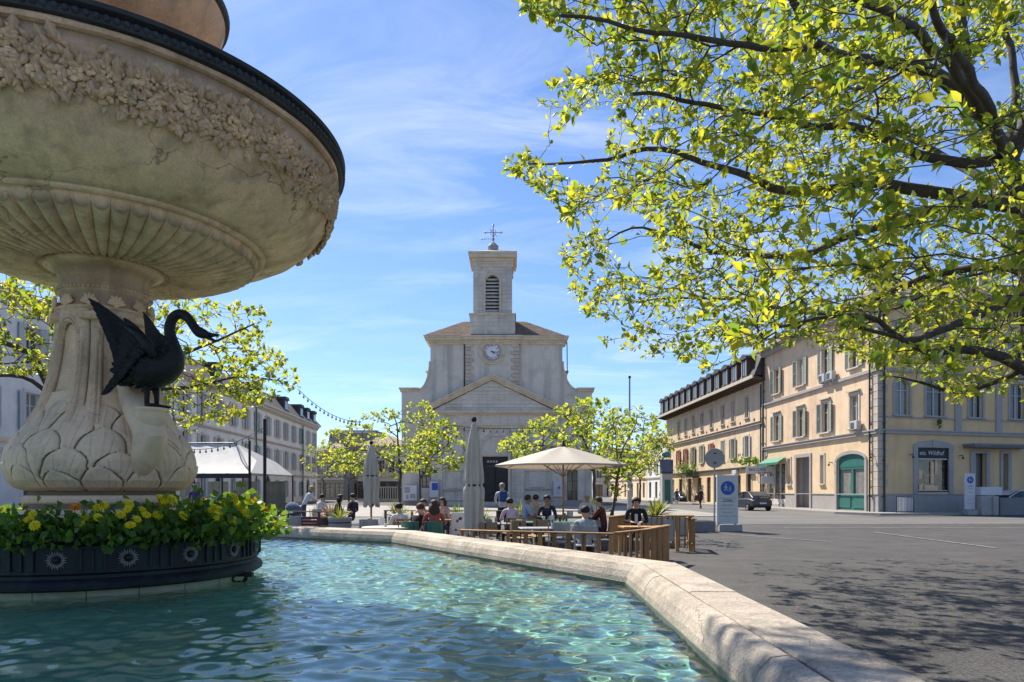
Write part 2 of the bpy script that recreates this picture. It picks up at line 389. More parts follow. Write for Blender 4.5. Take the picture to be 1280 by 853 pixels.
# pavement along both facades with a granite kerb
pv=MB(); pv.prismz([fp(45,0.3),fp(45,3.0),fp(0,3.0),(CR.x-1.4,CR.y-2.9),sp(0,2.6),sp(110,2.6),sp(110,-.3),(CR.x+.2,CR.y+.2)],-0.05,0.12)
o=pv.build('pavement',M['paving']); o['kind']='structure'
kb=MB()
pts=[fp(45,3.15),fp(0.5,3.15),(CR.x-1.45,CR.y-3.1),sp(0,2.8),sp(110,2.8)]
for a,b_ in zip(pts[:-1],pts[1:]):
    a=Vector(a);b_=Vector(b_);d=(b_-a).normalized();n=Vector((d.y,-d.x))*.075
    kb.prismz([tuple(a+n),tuple(b_+n),tuple(b_-n),tuple(a-n)],-0.05,0.135)
o=kb.build('kerb',M['kerb']); o['kind']='structure'
# pale paved area in front of the church and low steps
sheet('church_square',[(-24,40),(13.5,41.5),(13.5,71),(-24,71)],0.012,M['paving'])
# markings on the asphalt
mk=MB()
def strip(a,b_,w,z=0.016):
    a=Vector(a);b_=Vector(b_);d=(b_-a).normalized();n=Vector((d.y,-d.x))*w/2
    mk.add([(*(a-n),z),(*(b_-n),z),(*(b_+n),z),(*(a+n),z)],[(0,1,2,3)])
strip((13.1,25.2),(12.65,18.2),.11); strip((6.5,25.5),(9.4,20.5),.09)
strip((9.0,31.2),(40,32.0),.12); strip((10.0,36.0),(40,37.2),.10)
strip((11,28.2),(24,28.0),.12)
o=mk.build('road_marking',M['paint']); o['kind']='structure'

# ============================================================ FOUNTAIN BASIN
OUT=[(1.62,1.40),(1.73,7.33),(-1.84,13.3),(-7.6,16.6),(-12.5,14.6),(-14.6,8.2),(-13.0,1.5),(-8.0,-2.2),(-2.6,-1.55)]
def inset(poly,d):
    n=len(poly);r=[]
    for i in range(n):
        a=Vector(poly[i-1]);b=Vector(poly[i]);c=Vector(poly[(i+1)%n])
        e1=(b-a).normalized();e2=(c-b).normalized()
        n1=Vector((-e1.y,e1.x));n2=Vector((-e2.y,e2.x))
        m=(n1+n2).normalized(); r.append(b+m*(d/max(.3,m.dot(n1))))
    return r
# polygon runs counter-clockwise: inward normal is to the left
ring={d:inset(OUT,d) for d in (0.0,.02,.35,.36,.375,.39,.46,.51,.54,.56)}
rimroot=empty('fountain_basin',(-6.4,6.8,0))
tag(rimroot,'many-sided pale stone basin rim around the turquoise fountain pool','basin')
inv=Matrix.Translation((6.4,-6.8,0))
def rimstones(name,prof,mat_,step,jit,off):
    n=len(OUT)
    for i in range(n):
        L=(Vector(OUT[(i+1)%n])-Vector(OUT[i])).length
        k=max(1,round(L/step)); cuts=[0]+[(j+random.uniform(-jit,jit)+ (off if k>1 else 0))/k for j in range(1,k)]+[1]
        for a,b in zip(cuts[:-1],cuts[1:]):
            g=.0035/L; a2=a+g;b2=b-g
            m=MB();m.T=inv;dz=random.uniform(-.004,.004)
            V=[]
            for t in (a2,b2):
                for d,z in prof:
                    P=ring[d]; p=P[i].lerp(P[(i+1)%n],t); V.append((p.x,p.y,z+dz))
            q=len(prof);fs=[tuple(range(q)),tuple(range(q,2*q))[::-1]]
            for j in range(q):
                jj=(j+1)%q; fs.append((j,j+q,jj+q,jj))
            m.add(V,fs); m.build(name,mat_,rimroot)
rimstones('coping_stone',[(0.0,.58),(0.0,.725),(.02,.75),(.35,.752),(.36,.74),(.36,.58)],M['rim'],1.9,.12,0)
rimstones('lip_stone',[(.375,.56),(.375,.742),(.39,.750),(.46,.735),(.51,.675),(.54,.61),(.56,.49)],M['rim'],1.55,.10,.2)
wl=MB(); wl.T=inv
n=len(OUT)
for i in range(n):
    j=(i+1)%n
    for (d1,z1),(d2,z2) in (((.02,-.02),(.02,.585)),((.56,.0),(.56,.56)),((.36,.70),(.375,.70)),((.02,.585),(.39,.585)),((.39,.56),(.56,.56))):
        a=ring[d1];b=ring[d2]
        wl.add([(*a[i],z1),(*a[j],z1),(*b[j],z2),(*b[i],z2)],[(0,1,2,3)])
wl.build('basin_wall',M['basin'],rimroot)
pf=MB(); pf.add([(p.x,p.y,.03) for p in ring[.39]],[tuple(range(n))])
pfo=pf.build('pool_floor',M['poolfloor']); pfo['kind']='structure'; pfo.cycles.is_caustics_receiver=True
# water: rippled sheet clipped to the basin
def warp(segs):
    r=[]
    for a,b,s in segs: r+=list(np.arange(a,b,s))
    return np.array(r)
xs=warp([(-14.2,-7.5,.16),(-7.5,-4.5,.05),(-4.5,1.3,.026)]); ys=warp([(-2,2.2,.16),(2.2,7.5,.026),(7.5,11,.034),(11,16.4,.045)])
X,Y=np.meshgrid(xs,ys); rng=np.random.default_rng(3); Z=np.full(X.shape,.53)
for k in range(90):
    lam=.13*(1.0+rng.random()**1.6*4.5);a=rng.normal(1.45,.95);amp=lam*(.0058 if lam<.30 else .0024)*rng.random()**.5
    Z+=amp*np.sin(2*PI/lam*(math.cos(a)*X+math.sin(a)*Y)+rng.random()*6.28)
for k in range(10):  # long slow swell that varies the ripples
    lam=1.2+rng.random()*2.5;a=rng.random()*6.28
    Z+=.0016*np.sin(2*PI/lam*(math.cos(a)*X+math.sin(a)*Y)+rng.random()*6.28)
idx=np.arange(X.size).reshape(X.shape)
fc=np.stack([idx[:-1,:-1],idx[:-1,1:],idx[1:,1:],idx[1:,:-1]],-1).reshape(-1,4)
cxm=(X[:-1,:-1]+X[1:,1:]).ravel()/2;cym=(Y[:-1,:-1]+Y[1:,1:]).ravel()/2
ins=np.zeros(len(fc),bool);P=[(p.x,p.y) for p in ring[.51]]
for i in range(len(P)):
    x1,y1=P[i];x2,y2=P[(i+1)%len(P)]
    c=((y1>cym)!=(y2>cym))&(cxm<(x2-x1)*(cym-y1)/((y2-y1) or 1e-9)+x1); ins^=c
fc=fc[ins]
wm=bpy.data.materials.new('pool_water'); wm.use_nodes=True; p=wm.node_tree.nodes['Principled BSDF']
p.inputs['Transmission Weight'].default_value=1;p.inputs['Roughness'].default_value=0;p.inputs['IOR'].default_value=1.33
p.inputs['Base Color'].default_value=(.76,.97,.94,1)
water=link('water',npmesh('water',np.stack([X,Y,Z],-1).reshape(-1,3),fc,wm,smooth=True)); water['kind']='structure'
water.cycles.is_caustics_caster=True

# ============================================================ FOUNTAIN
FC=Vector((-4.5,7.7,0))
ft=empty('stone_fountain',FC); tag(ft,'tall weathered limestone fountain with huge fluted bowl and leafy bulb pedestal','fountain')
# stepped plinth in the water: ring of blocks
for k in range(22):
    a0=2*PI*k/22+.0025;a1=2*PI*(k+1)/22-.0025
    b=MB();q=5;V=[]
    for z in (.03,.60):
        for r in (1.38,1.5):
            for j in range(q): a=a0+(a1-a0)*j/(q-1);V.append((r*math.cos(a),r*math.sin(a),z))
    fs=[]
    for j in range(q-1):
        fs+=[(j,j+1,q+j+1,q+j),(2*q+j,3*q+j,3*q+j+1,2*q+j+1),(q+j,q+j+1,3*q+j+1,3*q+j)]
    fs+=[(0,q,3*q,2*q),(q-1,2*q-1,4*q-1,3*q-1)]
    b.add(V,fs); b.build('plinth_block',M['plinth'],ft)
b=MB(); b.lathe([(1.3,.0),(1.36,.3),(1.36,.62),(1.2,1.0),(.7,1.05),(.7,1.2)],48); b.build('plinth_core',M['fstone2'],ft,True)
# base rings under the bulb
b=MB(); b.lathe([(.86,1.0),(.86,1.13),(.83,1.16),(.80,1.17),(.80,1.25),(.78,1.30),(.74,1.32),(.735,1.36),(.76,1.385),(.765,1.42),(.745,1.45),(.71,1.46),(.70,1.50),(.73,1.52)],96)
b.build('base_mouldings',M['fstone2'],ft,True,30)
# bulb with overlapping leaves
def smoothstep(x): x=np.clip(x,0,1); return x*x*(3-2*x)
def prof_interp(prof,z): 
    zs=[q[1] for q in prof];rs=[q[0] for q in prof]; return np.interp(z,zs,rs)
bulb=[(.70,1.50),(.80,1.535),(.865,1.61),(.90,1.72),(.905,1.82),(.885,1.93),(.84,2.03),(.770,2.13),(.695,2.23),(.635,2.33),(.585,2.43),(.548,2.53)]
nth,nz=640,160
th=np.linspace(0,2*PI,nth,endpoint=False); zs_=np.linspace(1.50,2.53,nz); TH,ZB=np.meshgrid(th,zs_)
Rb=prof_interp(bulb,ZB)
# smooth the profile a little
def leafrow(TH,Z,nl,off,z0,z1,lift,seed):
    rs=np.random.default_rng(seed); wob=rs.uniform(-.13,.13,nl);hh=rs.uniform(-.06,.06,nl)
    s=(TH*nl/(2*PI)+off)%nl; i=np.floor(s).astype(int)%nl; a=(s-np.floor(s)-.5)*2-wob[i]
    bb=(Z-z0)/(z1+hh[i]-z0)
    a=a+.18*np.sin(bb*3+i)*bb
    w=np.where(bb<.45,.55+.9*bb,.955*np.sqrt(np.clip(1-((bb-.45)/.55)**2,0,1)))
    w=w*(1+.05*np.sin(bb*15+i))
    e=np.clip(1-np.abs(a)/np.maximum(w,1e-3),0,1); inside=(bb>0)&(bb<1)&(np.abs(a)<w)
    h=lift*(.55+.45*bb)*smoothstep(e*5)+.010*np.exp(-(a/.06)**2)*inside
    vn=(.010*np.exp(-(a/.035)**2)-.0075*np.clip(np.cos(a/(.22+.8*np.clip(bb,0,1))*15)-.45,0,1))*inside*smoothstep(e*5)
    return np.where(inside,h,0),inside,np.where(inside,e,1),vn
D=np.zeros_like(TH);EG=np.ones_like(TH);VN=np.zeros_like(TH)
for (nl,off,z0,z1,lift,sd) in ((9,.0,1.8,2.42,.034,1),(9,.5,1.62,2.32,.040,2),(10,.2,1.50,2.12,.040,5),(11,.1,1.42,1.95,.042,3),(13,.7,1.34,1.74,.038,4)):
    h,ins_,e_,vn_=leafrow(TH,ZB,nl,off,z0,z1,lift,sd); VN=np.where(ins_,vn_,VN); D=np.where(ins_,h,D*.9); EG=np.where(ins_,e_,EG)
for _ in range(3):
    D=(D+np.roll(D,1,1)+np.roll(D,-1,1))/3; D[1:-1]=(D[:-2]+D[1:-1]*1.5+D[2:])/3.5
D+=VN; D-=.020*np.exp(-(EG/.10)**2); D*=1-smoothstep((ZB-2.30)/.16)
Rb=Rb+D-.012
V=np.stack([Rb*np.cos(TH),Rb*np.sin(TH),ZB],-1).reshape(-1,3)
def gridf(nz,nth):
    i=np.arange(nz*nth).reshape(nz,nth); j=np.roll(i,-1,1)
    return np.stack([i[:-1],j[:-1],j[1:],i[1:]],-1).reshape(-1,4)
link('leafy_bulb',npmesh('leafy_bulb',V,gridf(nz,nth),M['fstone2'],True),ft)
# column with arched recessed panels
colp=[(.70,2.12),(.735,2.18),(.68,2.28),(.615,2.40),(.56,2.56),(.52,2.72),(.49,2.90),(.47,3.08),(.465,3.25),(.47,3.36),(.46,3.40)]
nz,nth=150,420; zs_=np.linspace(2.12,3.42,nz); th=np.linspace(0,2*PI,nth,endpoint=False);TH,ZB=np.meshgrid(th,zs_)
Rc=prof_interp(colp,ZB)
NP=6; s=((TH+.30)*NP/(2*PI))%1; a=(s-.5)*2
arch=3.22-.0*a; inpan=(np.abs(a)<.58)
ztop=3.02+.26*np.sqrt(np.clip(1-(a/.58)**2,0,1))
ee=np.minimum((.58-np.abs(a))*.30,(ztop-ZB)*.9); rec=smoothstep(ee/.022)
Rc-= .055*rec*inpan
fil=np.exp(-((np.abs(ee)-.0)/.010)**2)*.016+np.exp(-((ee+.045)/.010)**2)*.012
Rc+=fil*(np.abs(a)<.85)
Rc-=.022*np.exp(-((np.abs(a)-1)/.035)**2)
Rc+=.010*np.cos(a*9)*(np.abs(a)>.62)*(ZB<3.2)
V=np.stack([Rc*np.cos(TH),Rc*np.sin(TH),ZB],-1).reshape(-1,3)
link('column',npmesh('column',V,gridf(nz,nth),M['fstone'],True),ft)
# small capitals at the top of the ribs, shells round the neck
pal=MB()
for k in range(7):
    t=R(-66+22*k); L=.115 if abs(k-3)<2 else .095
    d=Vector((math.sin(t),0,math.cos(t)))
    c=Vector((0,0,0));w=.019
    pal.tube([c,c+d*L*.4,c+d*L*.8,c+d*L],[.006,w*.8,w,.006],6)
pal.sph((0,0,0),.026,8,5)
palm=pal.mesh('palmette',M['relief'],True)
for k in range(12):
    a=-.30+2*PI*(k+.0)/12; r=.475
    link('palmette',palm,ft,loc=(r*math.cos(a),r*math.sin(a),3.45),rot=(0,0,a+PI/2))
cp=MB(); cp.bbox(-.075,.075,-.05,.03,-.035,.05,.012); cp.T=None
for s_ in (-1,1): cp.tube([(s_*.075,-.055,.0),(s_*.075,.02,.0)],.032,10)
cpm=cp.mesh('rib_capital',M['relief'])
for k in range(6):
    a=-.30+2*PI*k/6; link('rib_capital',cpm,ft,loc=(.475*math.cos(a),.475*math.sin(a),3.32),rot=(0,0,a+PI/2))
# neck
b=MB(); b.lathe([(.455,3.40),(.475,3.42),(.475,3.44),(.44,3.46),(.425,3.52),(.425,3.60),(.435,3.62),(.455,3.635),(.455,3.655),(.435,3.67),(.43,3.70),(.44,3.78),(.47,3.86),(.52,3.90),(.575,3.915),(.58,3.935),(.575,3.95),(.6,3.96)],120)
b.build('neck',M['fstone'],ft,True,40)
for (rr,zz_,nn,sz,nm) in ((.46,3.645,64,.0175,'bead_ring'),(.583,3.932,90,.013,'bead_ring')):
    b=MB()
    for k in range(nn):
        a=2*PI*k/nn; b.sph((rr*math.cos(a),rr*math.sin(a),zz_),sz,6,5)
    b.build(nm,M['fstone'],ft,True)
# swan brackets (scrolled consoles growing out of the column foot)
def bracket(a):
    b=MB(); prof=[(.50,2.0),(.80,1.93),(1.02,1.98),(1.13,2.09),(1.17,2.20),(1.13,2.29),(1.0,2.305),(.86,2.31),(.70,2.40),(.52,2.55)]
    prof=[(.45,1.75),(.86,1.72),(1.0,1.86),(1.12,2.02),(1.18,2.16),(1.21,2.24),(1.19,2.29),(1.04,2.305),(.86,2.32),(.74,2.42),(.64,2.58),(.57,2.78),(.50,2.95),(.42,3.0)]
    poly=prof
    cxp=.75;czp=2.2
    for y0_,y1_,s0_,s1_ in ((-.14,-.10,.90,1.0),(-.10,.10,1.0,1.0),(.10,.14,1.0,.90)):
        V=[(.45+(x-.45)*q,y,czp+(z-czp)*(1-(1-q)*.5)) for y,q in ((y0_,s0_),(y1_,s1_)) for x,z in prof]; n_=len(prof)
        b.add(V,[(i,i+n_,(i+1)%n_+n_,(i+1)%n_) for i in range(n_)]+([tuple(range(n_))] if y0_<-.12 else [])+([tuple(range(n_,2*n_))[::-1]] if y1_>.12 else []))
    b.v=[];b.f=[];b.mi=[]
    b.tube([(.40,0,2.95),(.50,0,2.70),(.66,0,2.47),(.86,0,2.30),(1.0,0,2.19),(1.07,0,2.05),(1.0,0,1.88),(.84,0,1.74)],[.05,.09,.13,.155,.165,.16,.15,.11],18)
    b.lathe([(.10,2.14),(.145,2.22),(.155,2.30)],20,(1.08,0,0))
    for sy in ():
        pts=[(1.05+ .085*(1-i/22)*math.cos(i*.62),sy,2.16+.085*(1-i/22)*math.sin(i*.62)) for i in range(22)]
        b.tube(pts,.014,5)
    b.lathe([(.01,2.29),(.155,2.295),(.165,2.315),(.155,2.335),(.01,2.338)],20,(1.09,0,0))
    b.build('swan_bracket',M['fstone2'],ft,True,35,rot=(0,0,a))
SW_A=(R(-38),R(118))
for a in SW_A: bracket(a)
# great bowl
flz=lambda r: np.interp(r,[.58,.8,1.1,1.35,1.55,1.62],[3.955,3.945,3.985,4.06,4.16,4.22])
NF=62; nr,nth=60,NF*16; rr=np.linspace(.585,1.60,nr); th=np.linspace(0,2*PI,nth,endpoint=False);TH,RR=np.meshgrid(th,rr)
ph=(TH*NF/(2*PI))%1; lobe=np.sqrt(np.clip(1-((ph-.5)*2*.97)**2,0,1))   # convex lobes
endf=smoothstep((1.60-RR)/.05)*smoothstep((RR-.58)/.06)
Zf=flz(RR)-(.088*lobe*np.clip(RR/1.5,.35,1)+0)*endf
V=np.stack([RR*np.cos(TH),RR*np.sin(TH),Zf],-1).reshape(-1,3)
bowl=link('bowl_fluting',npmesh('bowl_fluting',V,gridf(nr,nth)[:,::-1],M['fstone'],True),ft)
bp_=[(1.59,4.21),(1.605,4.19),(1.635,4.182),(1.662,4.195),(1.67,4.22),(1.69,4.23),(1.80,4.255),(1.95,4.31),(2.10,4.39),(2.23,4.50),(2.34,4.63),(2.41,4.77),(2.445,4.92),(2.455,5.05),(2.455,5.12),(2.50,5.135),(2.51,5.17),(2.49,5.19)]
b=MB(); b.lathe(bp_,180,disp=lambda t,r,z: .004*math.sin(t*7+z*9)+.003*math.sin(t*19-z*23)); bw=b.build('bowl',M['fstone'],ft,True,40)
b=MB(); b.lathe([(2.49,5.185),(2.545,5.19),(2.56,5.215),(2.555,5.25),(2.53,5.265),(2.52,5.28),(2.57,5.30),(2.585,5.33),(2.56,5.345),(2.30,5.35),(2.25,5.30),(1.8,5.0),(.6,4.6),(.3,4.6)],200); 
lm=b.build('lead_moulding',M['lead'],ft,True,40)
b=MB()
for k in range(230):
    a=2*PI*k/230; b.sph((2.553*math.cos(a),2.553*math.sin(a),5.232),.0315,7,5,(1,1,.95))
b.build('bead_ring',M['lead'],lm,True)
b=MB(); b.lathe([(2.30,5.35),(2.42,5.36),(2.44,5.39),(2.42,5.42),(2.28,5.43),(2.1,5.40)],160); b.build('upper_rim',M['fstone'],ft,True,40)
b=MB(); b.lathe([(.5,4.6),(.42,4.9),(.34,5.2),(.30,5.7),(.36,6.0),(.30,6.15),(.34,6.3),(.9,6.42),(1.12,6.6),(1.22,6.85),(1.23,6.9)],72,disp=lambda t,r,z:.012*math.cos(t*30)*(r>.5)*(r<1.1)); b.build('upper_stem_and_bowl',M['fstone'],ft,True,40)
b=MB(); b.lathe([(1.22,6.9),(1.27,6.92),(1.28,6.97),(1.25,7.0),(1.1,7.0),(.3,6.8),(.16,7.2),(.22,7.6),(.1,7.9)],72); b.build('upper_lead_lip',M['lead'],ft,True,40)
# garland of carved leaves and flowers on the bowl's flank
gz=[q[1] for q in bp_]; 
def surf(t,s):  # s: 0..1 along the garland band
    pr=[(2.33,4.62),(2.37,4.69),(2.405,4.76),(2.432,4.86),(2.447,4.94),(2.455,5.02)]
    L=np.linspace(0,1,len(pr)); r=np.interp(s,L,[q[0] for q in pr]);z=np.interp(s,L,[q[1] for q in pr])
    r2=np.interp(min(1,s+.05),L,[q[0] for q in pr]);z2=np.interp(min(1,s+.05),L,[q[1] for q in pr])
    r1=np.interp(max(0,s-.05),L,[q[0] for q in pr]);z1=np.interp(max(0,s-.05),L,[q[1] for q in pr])
    tz=Vector((r2-r1,0,z2-z1)).normalized(); nrm=Vector((tz.z,0,-tz.x))
    Mt=Matrix.Rotation(t,4,'Z'); pos=Mt@Vector((r,0,z)); nn=Mt@nrm; tu=Mt@tz
    tv=nn.cross(tu)
    return pos,nn,tu,tv
def rleaf(n,L,W,lift,lob=0):
    V=[];fs=[]
    for i in range(n+1):
        u=i/n; w=W*math.sin(PI*min(1,u*.92+.08))**.8*(1-.25*u)*(1+.25*math.cos(u*lob*2*PI) if lob else 1); h=lift*math.sin(PI*u)**.7+.006
        V+=[(u*L,-w,0),(u*L,-w*.5,h),(u*L,0,h*.55),(u*L,w*.5,h),(u*L,w,0)]
    for i in range(n):
        for j in range(4): a=i*5+j; fs.append((a,a+1,a+6,a+5))
    return V,fs
lm_=[]
for (L,W,lift,lob) in ((.13,.034,.034,0),(.15,.045,.03,3),(.11,.040,.036,2)):
    b=MB(); V,fs=rleaf(6,L,W,lift,lob); b.add(V,fs); lm_.append(b.mesh('carved_leaf',M['relief'],True))
fl_=[]
for npet in (5,6):
    b=MB()
    for k in range(npet):
        a=2*PI*k/npet; b.sph((.040*math.cos(a),.040*math.sin(a),.016),.030,8,5,(1,1,.42))
    b.sph((0,0,.034),.017,7,5); fl_.append(b.mesh('carved_flower',M['relief'],True))
b=MB(); rs=random.Random(5)
for k in range(9): b.sph((rs.uniform(-.045,.045),rs.uniform(-.045,.045),.02+rs.random()*.022),.021,7,5)
bm_=b.mesh('carved_berries',M['relief'],True)
def place(me,t,s,ang,sc,name,parent,lift=0,tilt=0):
    pos,nn,tu,tv=surf(t,s)
    x=(tv*math.cos(ang)+tu*math.sin(ang)); y=nn.cross(x)
    m=Matrix((x,y,nn)).transposed().to_4x4(); m=Matrix.Translation(pos+nn*lift)@m@Matrix.Rotation(tilt,4,'Y')@Matrix.Scale(sc,4)
    return link(name,me,parent,mtx=m)
rs=random.Random(11)
TA,TB=R(-190),R(62)     # side facing the square / the camera
def rt(i,n): return TA+(TB-TA)*(i+rs.random())/n
def swag(t): return .50+.10*math.sin(t*9)
for i in range(300):
    t=rt(i,300); u=rs.betavariate(1.3,1.3); s=min(.97,max(.02,swag(t)+ (u-.5)*1.0)); edge=(u-.5)
    place(rs.choice(lm_),t,s,(PI/2 if edge>0 else -PI/2)+rs.uniform(-1.0,1.0),rs.uniform(.75,1.2),'carved_leaf',bw,.004,-.32)
for i in range(90):
    t=rt(i,90); place(rs.choice(fl_),t,min(.9,max(.1,swag(t)+rs.uniform(-.3,.3))),rs.random()*6,rs.uniform(.7,1.1),'carved_flower',bw,.012,rs.uniform(-.3,.3))
for i in range(50):
    t=rt(i,50); place(bm_,t,min(.93,max(.05,swag(t)+rs.uniform(-.38,.38))),rs.random()*6,rs.uniform(.7,1.1),'carved_berries',bw,.008,0)
# dense fill of small curls between them, joined
fil_=MB()
for i in range(3000):
    t=TA+(TB-TA)*rs.random(); u=rs.betavariate(1.6,1.6); s=min(.97,max(.02,swag(t)+(u-.5)*.95)); pos,nn,tu,tv=surf(t,s); ang=rs.random()*6.28
    x=(tv*math.cos(ang)+tu*math.sin(ang)); y=nn.cross(x); m=Matrix((x,y,nn)).transposed().to_4x4(); fil_.T=Matrix.Translation(pos-nn*.004)@m@Matrix.Rotation(-.45,4,'Y')@Matrix.Scale(rs.uniform(.4,.9),4)
    V,fs=rleaf(4,.12,.04,.035); fil_.add(V,fs)
tag(fil_.build('small_carved_foliage',M['relief'],bw,True),kind='stuff')

# ============================================================ SWANS
def swan(a,label):
    # local: +x outward from the column, z up, origin at the feet
    base=Vector((1.10*math.cos(a),1.10*math.sin(a),2.345))+FC
    r=empty('swan_statue',base,a+R(28)); tag(r,label,'statue','black bronze swans on the fountain'); r.scale=(.94,)*3
    rg=[(-.34,.30,.03),(-.29,.35,.10),(-.20,.40,.185),(-.05,.42,.225),(.10,.44,.215),(.21,.48,.165),(.255,.56,.11),(.245,.66,.075),(.22,.76,.060),(.215,.86,.055),(.25,.945,.053),(.32,.985,.052),(.40,.965,.050),(.46,.90,.048),(.51,.83,.048),(.56,.785,.056),(.62,.76,.050),(.68,.74,.028)]
    b=MB(); pts=[Vector((x,0,z)) for x,z,_ in rg]; 
    # refine with catmull-rom
    def cr(P,k=4):
        o=[]
        for i in range(len(P)-1):
            p0=P[max(i-1,0)];p1=P[i];p2=P[i+1];p3=P[min(i+2,len(P)-1)]
            for j in range(k):
                t=j/k; o.append(.5*((2*p1)+(-p0+p2)*t+(2*p0-5*p1+4*p2-p3)*t*t+(-p0+3*p1-3*p2+p3)*t**3))
        o.append(P[-1]); return o
    P4=cr([Vector((x,z,rd)) for x,z,rd in rg]); 
    b.tube([(p.x,0,p.y) for p in P4],[max(.02,p.z*(1+.015*math.sin(i*1.9))) for i,p in enumerate(P4)],20)
    b.build('body',M['bronze'],r,True)
    pm_=MB(); rq=random.Random(8)
    for i_ in range(190):
        k_=rq.uniform(1.2,7.3); q0=P4[int(k_*4)]; an=rq.uniform(-.4,1)*2.6; sd_=rq.choice((-1,1)); an=sd_*rq.uniform(.35,2.5)
        nn=Vector((0,math.sin(an),-math.cos(an)*-1 if False else math.cos(an)*-1)); pos=Vector((q0.x,0,q0.y))+nn*q0.z*.97
        x_=Vector((-1,0,.1)); x_=(x_-nn*x_.dot(nn)).normalized(); y_=nn.cross(x_)
        pm_.T=Matrix.Translation(pos)@Matrix((x_,y_,nn)).transposed().to_4x4()@Matrix.Rotation(-.22,4,'Y')@Matrix.Scale(.9,4)
        V_,F_=rleaf(4,.10,.032,.012); pm_.add(V_,F_)
    tag(pm_.build('plumage',M['bronze'],r,True),kind='stuff')
    b=MB(); b.tube([(.66,0,.755),(.72,0,.745),(.80,0,.745)],[.030,.022,.006],8); b.tube([(.66,0,.725),(.71,0,.70),(.77,0,.675)],[.024,.017,.006],8)
    b.sph((.60,.042,.80),.010,6,4); b.sph((.60,-.042,.80),.010,6,4)
    b.build('beak',M['bronze'],r,True)
    for sy,lift,nm in ((-1,0,'wing'),(1,-.02,'wing')):
        b=MB()
        def feather(p0,p1,w,th=.012,nrm=Vector((.35,1,.15))):
            p0=Vector(p0);p1=Vector(p1);d=(p1-p0);side=d.cross(nrm).normalized();nn=d.cross(side).normalized();V=[];fs=[];q=7
            for i in range(q+1):
                u=i/q; ww=w*(math.sin(PI*min(1,.12+u*.8))**.6)*(1 if u<.85 else (1-u)/.15*.6+.4); c=p0+d*u+nn*(.05*d.length*math.sin(PI*u))
                V+=[c-side*ww,c+nn*th,c+side*ww]
            for i in range(q):
                a_=i*3; fs+=[(a_,a_+1,a_+4,a_+3),(a_+1,a_+2,a_+5,a_+4)]
            b.add(V,fs)
        y=sy*.20
        tipx,tipz=(-.56,1.13) if sy<0 else (-.26,1.08)
        # primaries, three layers
        for k in range(10):
            u=k/9
            p0=(.08-.35*u,y*.95,.62-.26*u); e=Vector((tipx,y*1.25,tipz)).lerp(Vector((-.24,y*1.1,.50)),u**1.2) 
            if sy>0: e=Vector((tipx,y*1.0,tipz)).lerp(Vector((-.16,y,.52)),u**1.2)
            feather(p0,e,.045,nrm=Vector((0,sy,0.1)))
        for k in range(9):
            u=k/8; p0=(.14-.28*u,y*1.12,.62-.28*u); e=Vector(p0)+(Vector((tipx,0,tipz-.6)).lerp(Vector((-.32,0,.02)),u))*.5
            feather(p0,(e.x,y*1.28,e.z+.02),.04,nrm=Vector((0,sy,0)))
        for row in range(5):
            for k in range(7):
                u=k/6; p0=Vector((.17-.30*u-.03*row,y*(1.16+.03*row),.60-.30*u-.025*row)); d_=Vector((-.15,0,.11-.12*u-.02*row))
                feather(p0,p0+d_,.032,.016,nrm=Vector((0,sy,0)))
        b.tube([(.17,y*.9,.50),(.12,y*1.1,.62),(.0,y*1.15,.74),(-.2,y*1.15,.86)] if sy<0 else [(.17,y*.9,.50),(.12,y*1.1,.62),(.02,y*1.1,.74),(-.1,y*1.1,.86)],[.05,.055,.04,.015],8)
        b.build(nm,M['bronze'],r,True)
    b=MB()
    for k in range(6): # tail
        u=(k-2.5)/2.5; b.tube([(-.24,.10*u,.32),(-.33,.13*u,.29),(-.40,.15*u,.25)],[.04,.035,.010],6)
    b.build('tail',M['bronze'],r,True)
    for sy in (-1,1):
        b=MB(); b.tube([(-.02,sy*.075,.26),(.0,sy*.075,.12),(.0,sy*.08,.02)],[.05,.028,.024],8)
        for k in (-1,0,1): b.tube([(-.01,sy*.08,.018),(.13,sy*.08+k*.055,.012)],[.02,.012],6)
        b.add([(-.01,sy*.08,.02),(.125,sy*.08-.055,.012),(.135,sy*.08,.012),(.125,sy*.08+.055,.012)],[(0,1,2),(0,2,3)])
        b.build('leg',M['bronze'],r,True)
    return r
swan(SW_A[0],'black bronze swan with raised wings stretching its neck over the pool')
swan(SW_A[1],'black bronze swan mostly hidden behind the fountain column')

# ============================================================ FLOWER BASIN (iron ring)
pb=empty('iron_planter',FC); tag(pb,'round dark iron planter with rosettes encircling the fountain foot','planter')
b=MB(); b.lathe([(1.42,.60),(1.60,.60),(1.635,.62),(1.64,.66),(1.62,.69),(1.585,.71),(1.58,.74),(1.60,.76),(1.60,1.00),(1.585,1.02),(1.60,1.04),(1.635,1.05),(1.64,1.09),(1.60,1.10),(1.54,1.09),(1.52,1.0),(.8,.98)],128)
b.build('planter_wall',M['iron'],pb,True,30)
ros=MB()
for k in range(22):
    a=2*PI*k/22; d=Vector((math.cos(a),0,math.sin(a)))
    ros.tube([Vector((0,-.004,0))+d*.036,Vector((0,-.018,0))+d*.06,Vector((0,-.004,0))+d*(.092 if k%2 else .082)],[.003,.0062,.002],5)
ros.m=1
ros.sph((0,-.006,0),.026,9,5); rosm=ros.mesh('rosette',[M['rosette'],M['black']],True)
bar=MB(); bar.bbox(-.011,.011,-.018,.004,-.10,.10,.005); barm=bar.mesh('raised_bar',M['iron'])
NR=18
